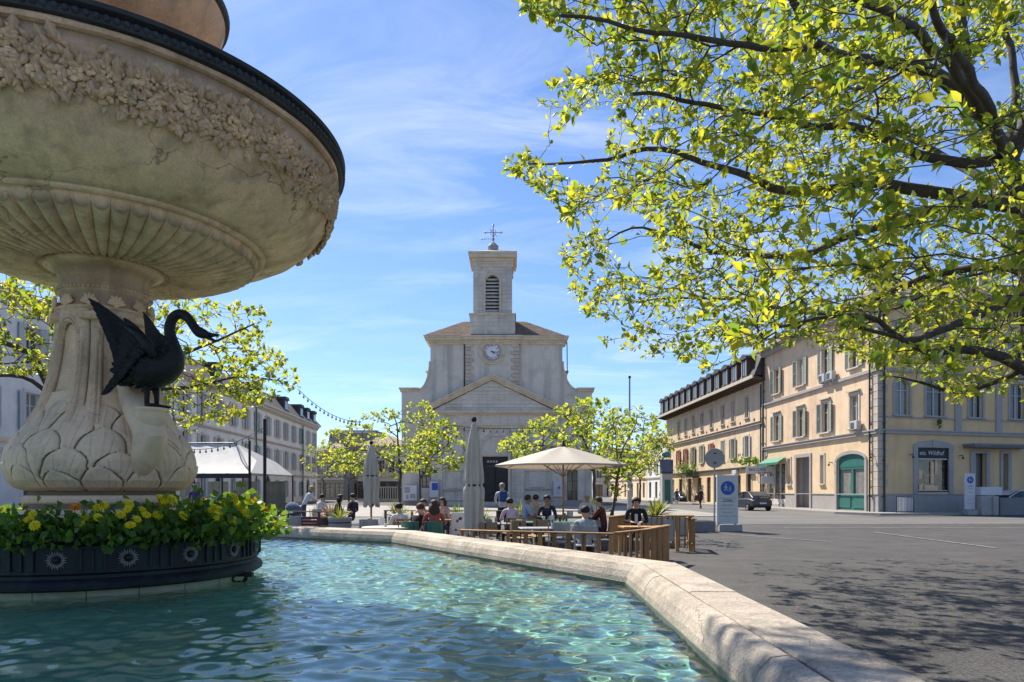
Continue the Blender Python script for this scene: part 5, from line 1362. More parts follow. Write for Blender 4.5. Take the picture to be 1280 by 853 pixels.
# ============================================================ TREES
def cyl_tube_np(chains):
    """chains: list of (pts array, radii) -> verts, quads"""
    V=[];Fq=[];o=0
    for P,rd in chains:
        P=np.asarray(P,float);n=len(P)
        if n<2: continue
        k=9 if rd[0]>.09 else 6 if rd[0]>.03 else 4 if rd[0]>.010 else 3
        d=np.gradient(P,axis=0); d/=np.linalg.norm(d,axis=1,keepdims=True)+1e-9
        up=np.array([0,0,1.]) if abs(d[0,2])<.9 else np.array([1.,0,0])
        a=up-d*(d@up)[:,None]; a/=np.linalg.norm(a,axis=1,keepdims=True)+1e-9; b=np.cross(d,a)
        th=2*np.pi*np.arange(k)/k
        ring=P[:,None,:]+(a[:,None,:]*np.cos(th)[None,:,None]+b[:,None,:]*np.sin(th)[None,:,None])*np.asarray(rd)[:,None,None]
        V.append(ring.reshape(-1,3)); i=np.arange(n*k).reshape(n,k); j=np.roll(i,-1,1)
        Fq.append(np.stack([i[:-1],j[:-1],j[1:],i[1:]],-1).reshape(-1,4)+o); o+=n*k
    return np.concatenate(V),np.concatenate(Fq)
class Skel:
    def __init__(s,rs): s.P=[];s.par=[];s.chains=[];s.rs=rs;s.w=[];s.fix={}
    def add(s,pts,par,r0=None,r1=None):
        idx=[]; prev=par
        for i,p in enumerate(pts):
            s.P.append(np.array(p,float)); s.par.append(prev); prev=len(s.P)-1; idx.append(prev)
        s.chains.append((([par] if par is not None else [])+idx,r0,r1)); return idx
    def grow(s,targets,step=.3,jit=.05,bend=.25,horiz=1.3,skip=0):
        root=np.array(s.P[0]); order=sorted(range(len(targets)),key=lambda i: float(np.min(np.linalg.norm((np.array(s.P)[::3]-targets[i]),axis=1))))
        P=np.array(s.P)
        for i in order:
            t=targets[i]; d=(P-t)*[1,1,horiz]; dist=np.linalg.norm(d,axis=1); dist[:skip]+=99
            # prefer nodes lower / nearer the trunk than the target
            rootd=np.linalg.norm(P-root,axis=1); pen=np.where(rootd>np.linalg.norm(t-root),1.0,0)
            j=int(np.argmin(dist+pen)); p=P[j]; L=np.linalg.norm(t-p)
            if L<step*.4: continue
            n=max(2,int(L/step)); par=s.par[j]
            dir0=(p-P[par]) if par is not None and par>=0 else np.array([0,0,1.]); dir0=dir0/(np.linalg.norm(dir0)+1e-9)
            mid=p+dir0*L*bend+(t-p)*.45+s.rs.normal(size=3)*L*.10
            pts=[]
            for k in range(1,n+1):
                u=k/n; q=(1-u)**2*p+2*u*(1-u)*mid+u*u*t
                if k<n: q=q+s.rs.normal(size=3)*jit*min(1,L)
                pts.append(q)
            s.add(pts,j); P=np.array(s.P)
    def radii(s,tip=.0045,expo=2.35,cap=None):
        n=len(s.P); w=np.zeros(n); ch=[0]*n
        for i in range(n):
            if s.par[i] is not None: ch[s.par[i]]+=1
        r=np.zeros(n)
        for i in range(n-1,-1,-1):
            if w[i]==0: w[i]=tip**expo
            if s.par[i] is not None: w[s.par[i]]+=w[i]*1.0
            r[i]=w[i]**(1/expo)
        s.r=r; return r
    def mesh(s,name,m,lo=0,hi=9):
        out=[]
        for ids,r0,r1 in s.chains:
            P=np.array([s.P[i] for i in ids]); n=len(ids)
            rr=np.array([s.r[i] for i in ids]); 
            if len(rr)>1: rr[0]=min(rr[0],rr[1]*1.35)
            if r0 is not None: rr=np.linspace(r0,r1,n)
            if not (lo<=rr.max()<hi): continue
            out.append((P,rr))
        V,Fq=cyl_tube_np(out); return npmesh(name,V,Fq,m,True)
def leaf_np(pos,dirs,L,W,rs,nrm=None,fold=.18,droop=.18):
    n=len(pos); d=dirs/(np.linalg.norm(dirs,axis=1,keepdims=True)+1e-9)
    r=rs.normal(size=(n,3))*.8+np.array([0,0,.9]); s=np.cross(d,r); s/=np.linalg.norm(s,axis=1,keepdims=True)+1e-9; u=np.cross(s,d)
    L=L[:,None];W=W[:,None]
    st=pos+d*L*.12
    a1=pos+d*L*.42+s*W*.5+u*W*fold;a2=pos+d*L*.42-s*W*.5+u*W*fold
    b1=pos+d*L*.72+s*W*.36+u*(W*fold-L*droop*.4);b2=pos+d*L*.72-s*W*.36+u*(W*fold-L*droop*.4)
    m1=pos+d*L*.42;m2=pos+d*L*.72-u*L*droop*.4; tip=pos+d*L-u*L*droop
    V=np.stack([st,a1,a2,b1,b2,m1,m2,tip],1).reshape(-1,3); b=np.arange(n)[:,None]*8
    T=np.concatenate([b+[0,5,1],b+[0,2,5],b+[1,5,6],b+[1,6,3],b+[2,6,5],b+[2,4,6],b+[3,6,7],b+[4,7,6]],0)
    return V,T
def leaves_on(s,rs,per,L0,L1,rmax,clus=5,spread=1.0,up=.25):
    """leaf whorls at thin nodes and tips"""
    P=np.array(s.P); par=np.array([p if p is not None else 0 for p in s.par]); d=P-P[par]; d/=np.linalg.norm(d,axis=1,keepdims=True)+1e-9
    thin=np.where(s.r<rmax)[0]; isT=np.ones(len(P),bool); isT[par]=False
    pos=[];dr=[]
    for i in thin:
        k=clus if isT[i] else per
        k=int(k)+(1 if rs.random()<k-int(k) else 0)
        for _ in range(k):
            if rs.random()<.12: continue
            v=rs.normal(size=3); v-=d[i]*(v@d[i]); v/=np.linalg.norm(v)+1e-9
            q=d[i]*rs.uniform(.1,.9)+v*spread*rs.uniform(.5,1.1)+np.array([0,0,up-.35*rs.random()]); 
            pos.append(P[i]-d[i]*rs.random()*.10+rs.normal(size=3)*.02); dr.append(q)
    pos=np.array(pos);dr=np.array(dr);n=len(pos); L=rs.uniform(L0,L1,n); return pos,dr,L
# ---- the big tree at right
rs=np.random.default_rng(12)
s=Skel(rs)
def w3(l): return [np.array(at(px,py,Y)) for px,py,Y in l]
def dense(l,st=.22,jit=.02):
    P=w3(l) if len(l[0])==3 and not isinstance(l[0],np.ndarray) else l; o=[]
    for a,b in zip(P[:-1],P[1:]):
        n=max(1,int(np.linalg.norm(b-a)/st))
        for k in range(n): o.append(a+(b-a)*k/n+rs.normal(size=3)*jit)
    o.append(P[-1]); 
    # smooth once
    q=[o[0]]+[(o[i-1]+2*o[i]+o[i+1])/4 for i in range(1,len(o)-1)]+[o[-1]]; return q
TX=at(1330,614,11.0).x
trunk=[np.array((TX,11.0,0)),np.array((TX-.02,11.0,1.0)),np.array((TX+.0,11.0,2.0))]+w3([(1318,520,11),(1300,470,11),(1290,380,11),(1284,270,11),(1262,200,10.8),(1232,150,10.5),(1205,120,10.2)])
ti=s.add(dense(trunk,.22,.015),None,.26,.12)
P=np.array(s.P); r_=np.interp(np.arange(len(P)),[0,6,len(P)],[.34,.24,.12])
s.chains[0]=(s.chains[0][0],.27,.10)
def near(px,py,Y):
    p=np.array(at(px,py,Y)); return int(np.argmin(np.linalg.norm(np.array(s.P)-p,axis=1)))
limbs=[
 ([(1205,120,10.2),(1150,82,9.8),(1100,76,9.4),(1050,72,9.0),(1018,58,8.7),(1000,20,8.4),(975,-30,8.1)],.085,.03),
 ([(1018,58,8.7),(985,60,8.3),(940,62,7.8),(880,52,7.3),(820,40,7.0),(760,25,6.8),(700,20,6.8)],.045,.012),
 ([(1205,120,10.2),(1208,70,10.3),(1200,20,10.3),(1196,-60,10.3)],.075,.04),
 ([(1262,200,10.8),(1272,120,11.0),(1262,60,11.2),(1240,-20,11.5)],.06,.03),
 ([(1250,205,10.7),(1190,202,10.6),(1145,196,10.6),(1100,172,10.9),(1082,165,11.0),(1050,157,11.0),(1000,157,11.0),(962,144,11.0),(900,135,11.0),(868,128,11.0),(830,118,10.9),(790,118,10.7)],.075,.022),
 ([(1284,262,11),(1230,252,11.0),(1180,240,11.2),(1130,236,11.4),(1086,222,11.6),(1060,232,11.8),(1010,240,12.0),(962,236,12.2),(925,215,12.4),(880,202,12.6),(845,190,12.7),(808,182,12.8),(760,200,12.8),(700,205,12.8),(660,205,12.8)],.095,.012),
 ([(1230,252,11.0),(1160,262,11.3),(1110,280,11.8),(1065,292,12.2),(1020,315,12.6),(985,322,13),(940,318,13.4),(895,318,13.8),(850,296,14.2),(790,282,14.6),(760,300,14.8)],.07,.014),
 ([(1290,340,11),(1240,330,11.4),(1170,342,12),(1100,372,12.8),(1040,392,13.6),(980,388,14.4),(920,372,15.2),(850,372,16),(780,380,16.6)],.06,.012),
 ([(1290,380,11),(1262,372,10.8),(1240,384,10.6),(1205,402,10.4),(1165,420,10.2),(1130,432,10.0),(1100,400,10.0),(1060,392,9.9),(1020,398,9.8),(970,410,9.7)],.075,.012),
 ([(1300,470,11),(1278,462,10.8),(1250,446,10.6),(1215,436,10.4),(1160,440,10.2),(1120,420,10),(1075,410,9.9)],.085,.016),
 ([(1278,462,10.8),(1235,480,11.2),(1215,486,11.5),(1190,492,11.8),(1160,480,12),(1110,470,12.2)],.04,.01),
 ([(1290,400,11),(1250,380,12.5),(1200,350,14),(1130,330,15.5),(1050,330,16.5),(950,345,17.5)],.08,.014),
 ([(1284,270,11),(1240,230,12.5),(1170,190,14),(1090,150,15.2),(1000,120,16),(900,100,16.5)],.085,.014),
 ([(1232,150,10.5),(1200,95,9.2),(1150,40,8.0),(1090,5,7.0),(1010,-25,6.4)],.075,.02),
 ([(1262,200,10.8),(1230,120,9.4),(1190,60,7.8),(1160,0,6.6),(1130,-60,6)],.07,.02),
 ([(1300,470,11),(1420,380,11.5),(1560,300,12),(1700,260,12.5)],.13,.03),
 ([(1290,330,11),(1400,240,13),(1520,160,14.5)],.11,.03),
 ([(1262,200,10.8),(1330,60,10.2),(1420,-80,9.6)],.10,.03),
 ([(1284,270,11),(1340,200,8.6),(1420,150,6.8),(1500,60,5.6)],.10,.03),
]
for pts,r0,r1 in limbs:
    j=near(*pts[0]); q=dense(pts,.2,.025); s.add(q[1:],j,r0*1.2,r1*1.35)
nskip=len(ti)-16
# targets filling the crown: outline measured in the view, thickness set by depth
outl=[(640,-40),(648,12),(690,28),(716,50),(720,78),(690,98),(666,118),(684,150),(704,172),(676,190),(636,196),(632,214),(664,236),(700,262),(716,290),(700,318),(716,352),(708,384),(748,396),(780,404),(748,426),(800,440),(815,452),(880,462),(885,478),(900,455),(960,432),(1000,420),(1050,432),(1075,452),(1100,462),(1150,470),(1160,488),(1200,502),(1240,492),(1300,500),(1500,470),(1500,-40)]
def inpoly(x,y,P):
    c=False
    for i in range(len(P)):
        x1,y1=P[i];x2,y2=P[(i+1)%len(P)]
        if (y1>y)!=(y2>y) and x<(x2-x1)*(y-y1)/(y2-y1)+x1: c=not c
    return c
tg=[]
while len(tg)<3300:
    px=rs.uniform(628,1420) ; py=rs.uniform(-60,505)
    if px>1290 and rs.random()<.55: continue
    if not inpoly(px,py,outl): continue
    # depth range: shallow at the rim of the crown, deep in the middle
    lim=np.clip((px-620)/400,0,1); mid=12.2+ (2.0 if py>300 else 0)*(1-lim) - (2.6 if py<110 else 0)*(1-lim*.5)
    Y=mid+rs.normal()*(1.2+2.4*lim) + (2.5 if rs.random()<.3 and px>720 else 0)
    Y=min(max(Y,5.8),19.5)
    q=np.array(at(px,py,Y))
    if noise.noise(Vector(q)*.55)<-.20: continue
    if noise.noise(Vector((px*.012,py*.016,3.3)))<-.34: continue
    if q[2]<2.6: continue
    tg.append(q)
for _ in range(300):
    tg.append(np.array(at(rs.uniform(840,1270),rs.uniform(230,440),rs.uniform(14.5,19.5))))
# limb and foliage added unseen above the view to shade the basin rim
ci=near(1196,-60,10.3); up=[np.array(s.P[ci]),np.array((4.6,10.4,9.9)),np.array((2.2,10.2,10.3)),np.array((-.2,10.0,10.3)),np.array((-2.6,9.8,10.0)),np.array((-3.6,9.6,9.8))]
s.add(dense(up,.25,.03)[1:],ci,.07,.02)
for _ in range(520):
    c=(-2.7,9.5) if _<220 else (rs.uniform(-1,6),rs.uniform(9,11.5))
    x=c[0]+rs.normal()*.75; y=c[1]+rs.normal()*.6; y=min(max(y,8.2),13); tg.append(np.array((x,y,EYE+.706*y+rs.uniform(.55,2.0))))
tg=np.array(tg)
s.grow(list(tg),step=.20,jit=.035,bend=.18,skip=max(0,nskip))
s.radii(.0042,2.3)
bt=empty('large_shade_tree',(TX,11.0,0)); tag(bt,'large spreading tree with fresh yellow-green leaves filling the upper right','tree')
iv=dict(loc=(-TX,-11.0,0))
link('trunk',s.mesh('trunk',M['bark'],.055,9),bt,**iv); link('branches',s.mesh('branches',M['bark'],0,.055),bt,**iv)
pos,dr,L=leaves_on(s,rs,2.9,.07,.18,.013,clus=12,spread=.9)
print('big tree leaves',len(pos))
# single leaves nearest the view
rel=pos-np.array([0,0,EYE]); px_=640+F*rel[:,0]/rel[:,1]; py_=HZ-F*rel[:,2]/rel[:,1]
inv_=(px_<1290)&(px_>620)&(py_>-10)&(py_<520)
score=np.where(inv_,L/rel[:,1],0); top=np.argsort(-score)[:300]; keep=np.ones(len(pos),bool); keep[top]=False
V,T=leaf_np(pos[keep],dr[keep],L[keep],L[keep]*rs.uniform(.36,.55,keep.sum()),rs)
V-=np.array([TX,11.0,0]); o=link('crown',npmesh('crown',V,T,M['leafA']),bt); o['kind']='stuff'
lmv=[]
for k in range(6):
    V,T=leaf_np(np.zeros((1,3)),np.array([[1.,0,0]]),np.array([1.]),np.array([.36+.035*k]),np.random.default_rng(k),fold=.15+.04*k); lmv.append(npmesh('leaf',V,T,M['leafAo']))
for i in top:
    d=Vector(dr[i]); q=d.to_track_quat('X','Z'); 
    link('leaf',lmv[i%6],bt,loc=(pos[i][0]-TX,pos[i][1]-11.0,pos[i][2]),rot=(q@Matrix.Rotation(rs.normal()*.6,3,'X').to_quaternion()).to_euler(),scale=float(L[i]))

def tree(base,label,fork,th,targets,limbs=None,leafL=(.10,.16),m='leafB',tr=(.09,.05),per=.5,clus=5,lean=(0,0),step=.25,bark='barkp',rmax=.012,name='square_tree',tip=.005,group=None):
    rs=np.random.default_rng(int(abs(base[0]*13+base[1]*7)+5)); s=Skel(rs)
    x,y=base; top=np.array((x+lean[0],y+lean[1],fork))
    n=max(4,int(fork/.3)); tp=[np.array((x,y,0))+(top-np.array((x,y,0)))*k/n+ (rs.normal(size=3)*[.02,.02,0] if 0<k<n else 0) for k in range(n+1)]
    ids=s.add(tp,None,*tr)
    for l in (limbs or []):
        j=int(np.argmin([np.linalg.norm(p-np.array(l[0][0])) for p in s.P])); s.add(dense([np.array(p,float) for p in l[0]],.25,.02)[1:],j,l[1],l[2])
    s.grow(list(targets),step=step,jit=.05,bend=.22,skip=max(0,len(ids)-3) if not limbs else max(0,len(ids)-3))
    s.radii(tip,2.3)
    r=empty(name,(x,y,0)); tag(r,label,'tree',group)
    link('trunk',s.mesh('trunk',M[bark]),r,loc=(-x,-y,0))
    pos,dr,L=leaves_on(s,rs,per,leafL[0],leafL[1],rmax,clus=clus,spread=.9)
    V,T=leaf_np(pos,dr,L,L*rs.uniform(.5,.72,len(L)),rs); V-=np.array([x,y,0]); o=link('crown',npmesh('crown',V,T,M[m]),r); o['kind']='stuff'
    return r
def blob(n,c,rad,rs,thr=-.1,f=.6,flat=0,shape=None):
    o=[]
    while len(o)<n:
        v=rs.normal(size=3); v/=np.linalg.norm(v); q=v*rs.random()**.45*np.array(rad)
        if flat and q[2]<-flat: continue
        p=np.array(c)+q
        if noise.noise(Vector(p)*f+Vector((c[0],0,0)))<thr: continue
        o.append(p)
    return o
# tree behind the fountain, left
rs=np.random.default_rng(31); YT=18.5
def outline_targets(n,poly,Y,sd,rs,thr=-.2):
    o=[];xs_=[p[0] for p in poly];ys_=[p[1] for p in poly]
    while len(o)<n:
        px=rs.uniform(min(xs_),max(xs_));py=rs.uniform(min(ys_),max(ys_))
        if not inpoly(px,py,poly): continue
        q=np.array(at(px,py,Y+rs.normal()*sd)); 
        if noise.noise(Vector(q)*.8)<thr: continue
        o.append(q)
    return o
pl=[(-160,300),(120,330),(250,375),(335,385),(338,410),(325,425),(350,440),(378,478),(380,490),(330,500),(300,520),(270,530),(230,545),(190,520),(100,500),(60,470),(-60,475),(-160,460)]
tree((at(70,600,YT).x,YT),'bright yellow-green tree behind the fountain column',3.6,.2,outline_targets(1500,pl,YT,1.5,rs),
 limbs=[([at(70,500,YT),at(130,470,YT-.4),at(200,455,YT-.8),at(262,430,YT-1),at(318,405,YT-1.2)],.09,.02),([at(70,500,YT),at(150,490,YT+.3),at(230,485,YT+.4),at(300,470,YT+.2),at(360,478,YT)],.08,.015),([at(70,500,YT),at(40,440,YT),at(-20,420,YT),at(-110,400,YT)],.11,.03),([at(70,500,YT),at(30,470,YT-1),at(-40,470,YT-1.4)],.08,.02),([at(70,500,YT),at(110,420,YT+1),at(180,380,YT+1.5)],.08,.02)],
 leafL=(.11,.19),m='leafA',tr=(.20,.14),per=1.3,clus=8,bark='bark',step=.25,rmax=.013,name='fountain_tree')
# small trees on the square
def sq(poly,n,Y,sd,seed): return outline_targets(n,poly,Y,sd,np.random.default_rng(seed),-.25)
YA=33
tree((gx(500,YA),YA),'small square tree left of the church with open crown of light green leaves',2.6,.1,sq([(398,560),(402,545),(440,525),(462,512),(500,512),(530,500),(545,520),(540,560),(530,585),(490,596),(440,588),(400,580)],460,YA,1.3,41),
 limbs=[([(gx(500,YA),YA,2.6),at(497,555,YA),at(497,530,YA),at(490,515,YA)],.06,.02),([(gx(500,YA),YA,2.6),at(470,565,YA-.5),at(430,560,YA-1)],.045,.015),([(gx(500,YA),YA,2.6),at(525,560,YA+.6),at(545,545,YA+1)],.045,.015)],leafL=(.12,.22),tr=(.075,.06),per=.9,clus=8,rmax=.014,tip=.007)
YB=29.5
tree((gx(525,YB),YB),'second small square tree with thin dark trunk before the church left window',2.0,.1,sq([(508,560),(520,545),(550,520),(572,535),(582,560),(578,585),(545,592),(510,590)],240,YB,1.0,42),
 limbs=[([(gx(525,YB),YB,2.0),at(540,570,YB),at(560,555,YB)],.035,.012),([(gx(525,YB),YB,2.0),at(522,565,YB),at(530,545,YB)],.035,.012)],leafL=(.14,.24),tr=(.055,.042),per=.9,clus=8,rmax=.014,tip=.007)
YD=31
tree((gx(742,YD),YD),'square tree right of the church door standing behind the open parasol',2.4,.1,sq([(622,560),(640,545),(680,520),(700,505),(730,498),(760,500),(790,520),(800,560),(790,590),(740,580),(700,560),(650,575)],540,YD,1.4,43),
 limbs=[([(gx(742,YD),YD,2.4),at(735,560,YD),at(720,535,YD),at(695,510,YD)],.06,.02),([(gx(742,YD),YD,2.4),at(755,555,YD),at(770,525,YD)],.05,.02),([(gx(742,YD),YD,2.4),at(700,560,YD-.5),at(650,555,YD-.8)],.045,.012)],leafL=(.15,.26),tr=(.085,.07),per=.9,clus=8,rmax=.014,tip=.007)
YE=22
tree((gx(760,YE),YE),'slim leaning tree with drooping leaves beside the picket corner',2.2,.1,sq([(745,545),(760,515),(790,505),(820,520),(828,550),(812,575),(800,600),(770,625),(755,600),(750,570)],230,YE,1.0,44),
 limbs=[([(gx(760,YE)+.3,YE,2.2),at(778,560,YE),at(795,530,YE)],.035,.012),([(gx(760,YE)+.3,YE,2.2),at(770,545,YE),at(765,520,YE)],.03,.01)],leafL=(.11,.19),tr=(.05,.04),per=.8,clus=7,lean=(.35,0),rmax=.013,tip=.006)
# grey-green trees far up the street
for (px,Y,sz,lab) in ((800,95,3.6,'pale leafless-looking tree far up the street'),(826,92,2.8,'thin pale tree against the mansard gable'),(770,100,4.2,'rounded green tree closing the view right of the church')):
    c=(gx(px,Y),Y,6.0 if sz>3 else 7.5); tree((gx(px,Y),Y),lab,3.2,.1,blob(170,c,(sz,sz,3.0),np.random.default_rng(px),-.3,.5),leafL=(.3,.5),m='leafB',tr=(.16,.12),per=.8,clus=7,step=.5,rmax=.03,tip=.014,name='street_tree')
for (px,Y,lab) in ((436,95,'small bright tree in front of the grey house'),(405,70,'low green tree at the end of the white terrace')):
    c=(gx(px,Y),Y,4.6); tree((gx(px,Y),Y),lab,2.4,.1,blob(110,c,(2.6,2.6,1.9),np.random.default_rng(px),-.3,.5),leafL=(.26,.42),m='leafB',tr=(.12,.09),per=.8,clus=7,step=.45,rmax=.03,tip=.014,name='background_tree')
# ============================================================ CAFE TERRACE
def chair(kind,label,loc,rz,group='cafe chairs on the terrace'):
    proto=CH.get(kind)
    if proto is None:
        r=empty('cafe_chair',loc,rz)
        m={'green':M['greent'],'wicker':M['wick'],'wood':M['wood'],'grey':M['metalg'],'red':M['redc']}[kind]
        b=MB(); b.bbox(-.21,.21,-.20,.22,.43,.46,.012); b.build('seat',m,r)
        b=MB()
        if kind in('green','grey','wicker'):
            n=9
            for i in range(n-1):
                a0=R(200+140*i/(n-1));a1=R(200+140*(i+1)/(n-1)); q=lambda a,rr:(rr*math.cos(a),.02+rr*math.sin(a)*.95)
                (x0,y0),(x1,y1)=q(a0,.235),q(a1,.235);(x2,y2),(x3,y3)=q(a0,.215),q(a1,.215)
                z0=.58;z1=.84
                b.add([(x0,y0,z0),(x1,y1,z0),(x1,y1,z1),(x0,y0,z1),(x2,y2,z0),(x3,y3,z0),(x3,y3,z1),(x2,y2,z1)],[(0,1,2,3),(4,7,6,5),(3,2,6,7),(0,4,5,1)])
        else:
            for k in range(4): b.bbox(-.2,.2,-.235-.01*k,-.215-.01*k,.52+k*.085,.58+k*.085,.006)
        b.build('backrest',m,r)
        for sx in (-1,1):
            for sy in (-1,1):
                b=MB(); 
                if sy<0: b.tube([(sx*.20,-.26,0),(sx*.19,-.20,.44),(sx*.19,-.235,.84)],.014,6)
                else: b.tube([(sx*.20,.24,0),(sx*.18,.20,.44)],.014,6)
                b.build('leg',M['metald'] if kind in('green','red','wicker') else m,r)
        CH[kind]=r
    else:
        r=copy_tree(proto); r.location=loc; r.rotation_euler=(0,0,rz)
    tag(r,label,'chair',group); return r
CH={};TB={}
M['wick']=mat('wicker',(0.30,0.22,0.13),0.8,0.2,30,0.4,80); M['redc']=mat('wine_red_paint',(0.12,0.015,0.015),0.5,0.1,4)
def table(kind,label,loc,rz=0,w=.7,l=.7,group='cafe tables on the terrace'):
    r=empty('cafe_table',loc,rz)
    m={'green':M['greent'],'wood':M['wood'],'grey':M['metalg'],'round':M['trimw']}[kind]
    b=MB()
    if kind=='round': b.lathe([(.01,.70),(w/2-.01,.70),(w/2,.71),(w/2,.725),(w/2-.01,.735),(.01,.735)],28)
    elif kind=='wood':
        for k in range(6): x=-l/2+l*k/6; b.bbox(x+.004,x+l/6-.004,-w/2,w/2,.70,.735,.004)
    else: b.bbox(-l/2,l/2,-w/2,w/2,.705,.735,.012)
    b.build('tabletop',m,r)
    if l>1.0:
        for sx in(-1,1):
            for sy in (-1,1): 
                b=MB(); b.tube([(sx*(l/2-.1),sy*(w/2-.08),0),(sx*(l/2-.1),sy*(w/2-.08),.70)],.02,6); b.build('leg',M['metald'],r)
    else:
        b=MB(); b.tube([(0,0,.03),(0,0,.70)],.03,8); b.build('leg',M['metald'],r)
        b=MB(); b.lathe([(.22,0),(.22,.02),(.05,.05)],16); b.build('base',M['metald'],r)
    tag(r,label,'table',group); return r

SK=[mat('skin_light',(0.50,0.31,0.22),0.6,0.08,8),mat('skin_tan',(0.36,0.20,0.13),0.6,0.08,8)]
def cm(name,col): return mat('cloth_'+name,col,0.9,0.25,7,1.0,13)
HC={'black':mat('hair_black',(0.012,0.010,0.010),0.6,0.3,60,0.5,120),'brown':mat('hair_brown',(0.05,0.025,0.014),0.6,0.3,60,0.5,120),'blond':mat('hair_blond',(0.32,0.22,0.11),0.6,0.3,60,0.5,120),'grey':mat('hair_grey',(0.25,0.24,0.23),0.6,0.3,60,0.5,120)}
def person(label,loc,rz,pose='sit',shirt=None,pants=None,skin=0,hair='brown',hlen='short',lean=.0,arms='table',sc=1.0,sleeve=False,turn=0.0,seat=.46,tilt=0.0):
    J={};E=[]
    def j(n,p,r,par=None): J[n]=(Vector(p),r); (E.append((par,n)) if par else None)
    if pose=='sit':
        hz=seat+.07; j('pelvis',(0,0,hz),.135)
        j('belly',(0,-.02+lean*.25,hz+.20),.125,'pelvis'); j('chest',(0,-.02+lean*.62,hz+.40),.145,'belly'); j('collar',(0,.0+lean*.85,hz+.53),.095,'chest')
    else:
        hz=.92; j('pelvis',(0,0,hz),.135)
        j('belly',(0,-.01+lean*.3,hz+.20),.12,'pelvis'); j('chest',(0,-.0+lean*.7,hz+.40),.14,'belly'); j('collar',(0,.01+lean,hz+.53-lean*.15),.09,'chest')
    c=J['collar'][0]; z=c.z
    hx=math.sin(turn)*.03
    j('neck',(0,c.y+.015+lean*.1,z+.075),.054,'collar'); j('jaw',(hx*.5,c.y+.045+lean*.15,z+.132-tilt*.04),.066,'neck'); j('head',(hx,c.y+.045+lean*.2+tilt*.03,z+.212-tilt*.05),.094,'jaw'); j('crown',(hx,c.y+.025+lean*.2+tilt*.05,z+.28-tilt*.06),.066,'head')
    for s,sg in (('l',-1),('r',1)):
        j('sh'+s,(sg*.175,c.y-.0,z-.005),.068,'collar')
        if arms=='table': el=(sg*.245,c.y+.10,z-.25);wr=(sg*.13,c.y+.32,z-.25)
        elif arms=='lap': el=(sg*.24,c.y+.02,z-.27);wr=(sg*.12,c.y+.22,z-.36)
        elif arms=='face': el=(sg*.20,c.y+.20,z-.22);wr=(sg*.07,c.y+.24,z+.02)
        elif arms=='down': el=(sg*.235,c.y-.01,z-.28);wr=(sg*.25,c.y+.05,z-.52)
        elif arms=='reach': el=(sg*.22,c.y+.16,z-.22);wr=(sg*.16,c.y+.38,z-.34)
        j('el'+s,el,.043,'sh'+s); j('wr'+s,wr,.029,'el'+s)
        d=(Vector(wr)-Vector(el)).normalized(); pm=Vector(wr)+d*.06; j('pm'+s,pm,.033,'wr'+s)
        side=d.cross(Vector((0,0,1))); side=side.normalized() if side.length>.1 else Vector((1,0,0))
        for k in range(4):
            o=side*(k-1.5)*.019; a=pm+d*.045+o; e=a+d*(.030+.010*(1 if k in(1,2) else 0))+Vector((0,0,-.018))
            j('f%d%s'%(k,s),a,.0095,'pm'+s); j('g%d%s'%(k,s),e,.0085,'f%d%s'%(k,s))
        th=pm-side*sg*(-.03 if False else .035)*(1)+d*.005; j('th'+s,th,.011,'pm'+s); j('ti'+s,th+d*.035-side*sg*.008,.0095,'th'+s)
        j('hip'+s,(sg*.10,.02,hz-.03),.092,'pelvis')
        if pose=='sit': kn=(sg*.12,.45,seat+.05);an=(sg*.13,.40,.09)
        elif pose=='walk': kn=(sg*.10,.10+.10*sg,.50);an=(sg*.10,-.02+.24*sg,.09)
        else: kn=(sg*.11,.03,.49);an=(sg*.12,-.01,.09)
        j('kn'+s,kn,.062,'hip'+s); j('an'+s,an,.040,'kn'+s); j('to'+s,(an[0],an[1]+.15,.035),.034,'an'+s)
    names=list(J); ix={n:i for i,n in enumerate(names)}
    me=bpy.data.meshes.new('tmp'); me.from_pydata([tuple(J[n][0]) for n in names],[(ix[a],ix[b]) for a,b in E],[]); me.update()
    o=bpy.data.objects.new('tmp',me); C.objects.link(o)
    md=o.modifiers.new('skin','SKIN'); md.branch_smoothing=.35
    sv=me.skin_vertices[0].data
    for n in names: r=J[n][1]; sv[ix[n]].radius=(r,r) if n not in('pelvis','belly','chest','collar') else (r*1.12,r*.86)
    sv[ix['pelvis']].use_root=True
    ss=o.modifiers.new('sub','SUBSURF'); ss.levels=1; ss.render_levels=1
    dg=bpy.context.evaluated_depsgraph_get(); dg.update()
    m2=bpy.data.meshes.new_from_object(o.evaluated_get(dg)); bpy.data.objects.remove(o); m2.name='body'
    sk=SK[skin]; shirt=shirt or cm('white',(.6,.6,.6)); pants=pants or cm('denim',(.04,.06,.11))
    m2.materials.clear()
    for m_ in (shirt,pants,sk,M['black']): m2.materials.append(m_)
    reg={'belly':0,'chest':0,'collar':0,'neck':2,'jaw':2,'head':2,'crown':2}
    segs=[]
    for a,b_ in E:
        n=b_[:2]
        if b_ in reg: g=reg[b_]
        elif n in('sh','el'): g=0
        elif n=='wr': g=0 if sleeve else 2
        elif n in('pm','th','ti') or b_[0] in 'fg': g=2
        elif n in('hi','kn','an'): g=1
        elif n=='to': g=3
        else: g=0
        segs.append((J[a][0],J[b_][0],g))
    A_=np.array([tuple(x[0]) for x in segs]);B_=np.array([tuple(x[1]) for x in segs]);G=np.array([x[2] for x in segs])
    cen=np.zeros(len(m2.polygons)*3); m2.polygons.foreach_get('center',cen); cen=cen.reshape(-1,3)
    d=B_-A_; t=np.clip(((cen[:,None]-A_)*d).sum(-1)/((d*d).sum(-1)+1e-9),0,1); dist=np.linalg.norm(cen[:,None]-(A_+d*t[...,None]),axis=-1)
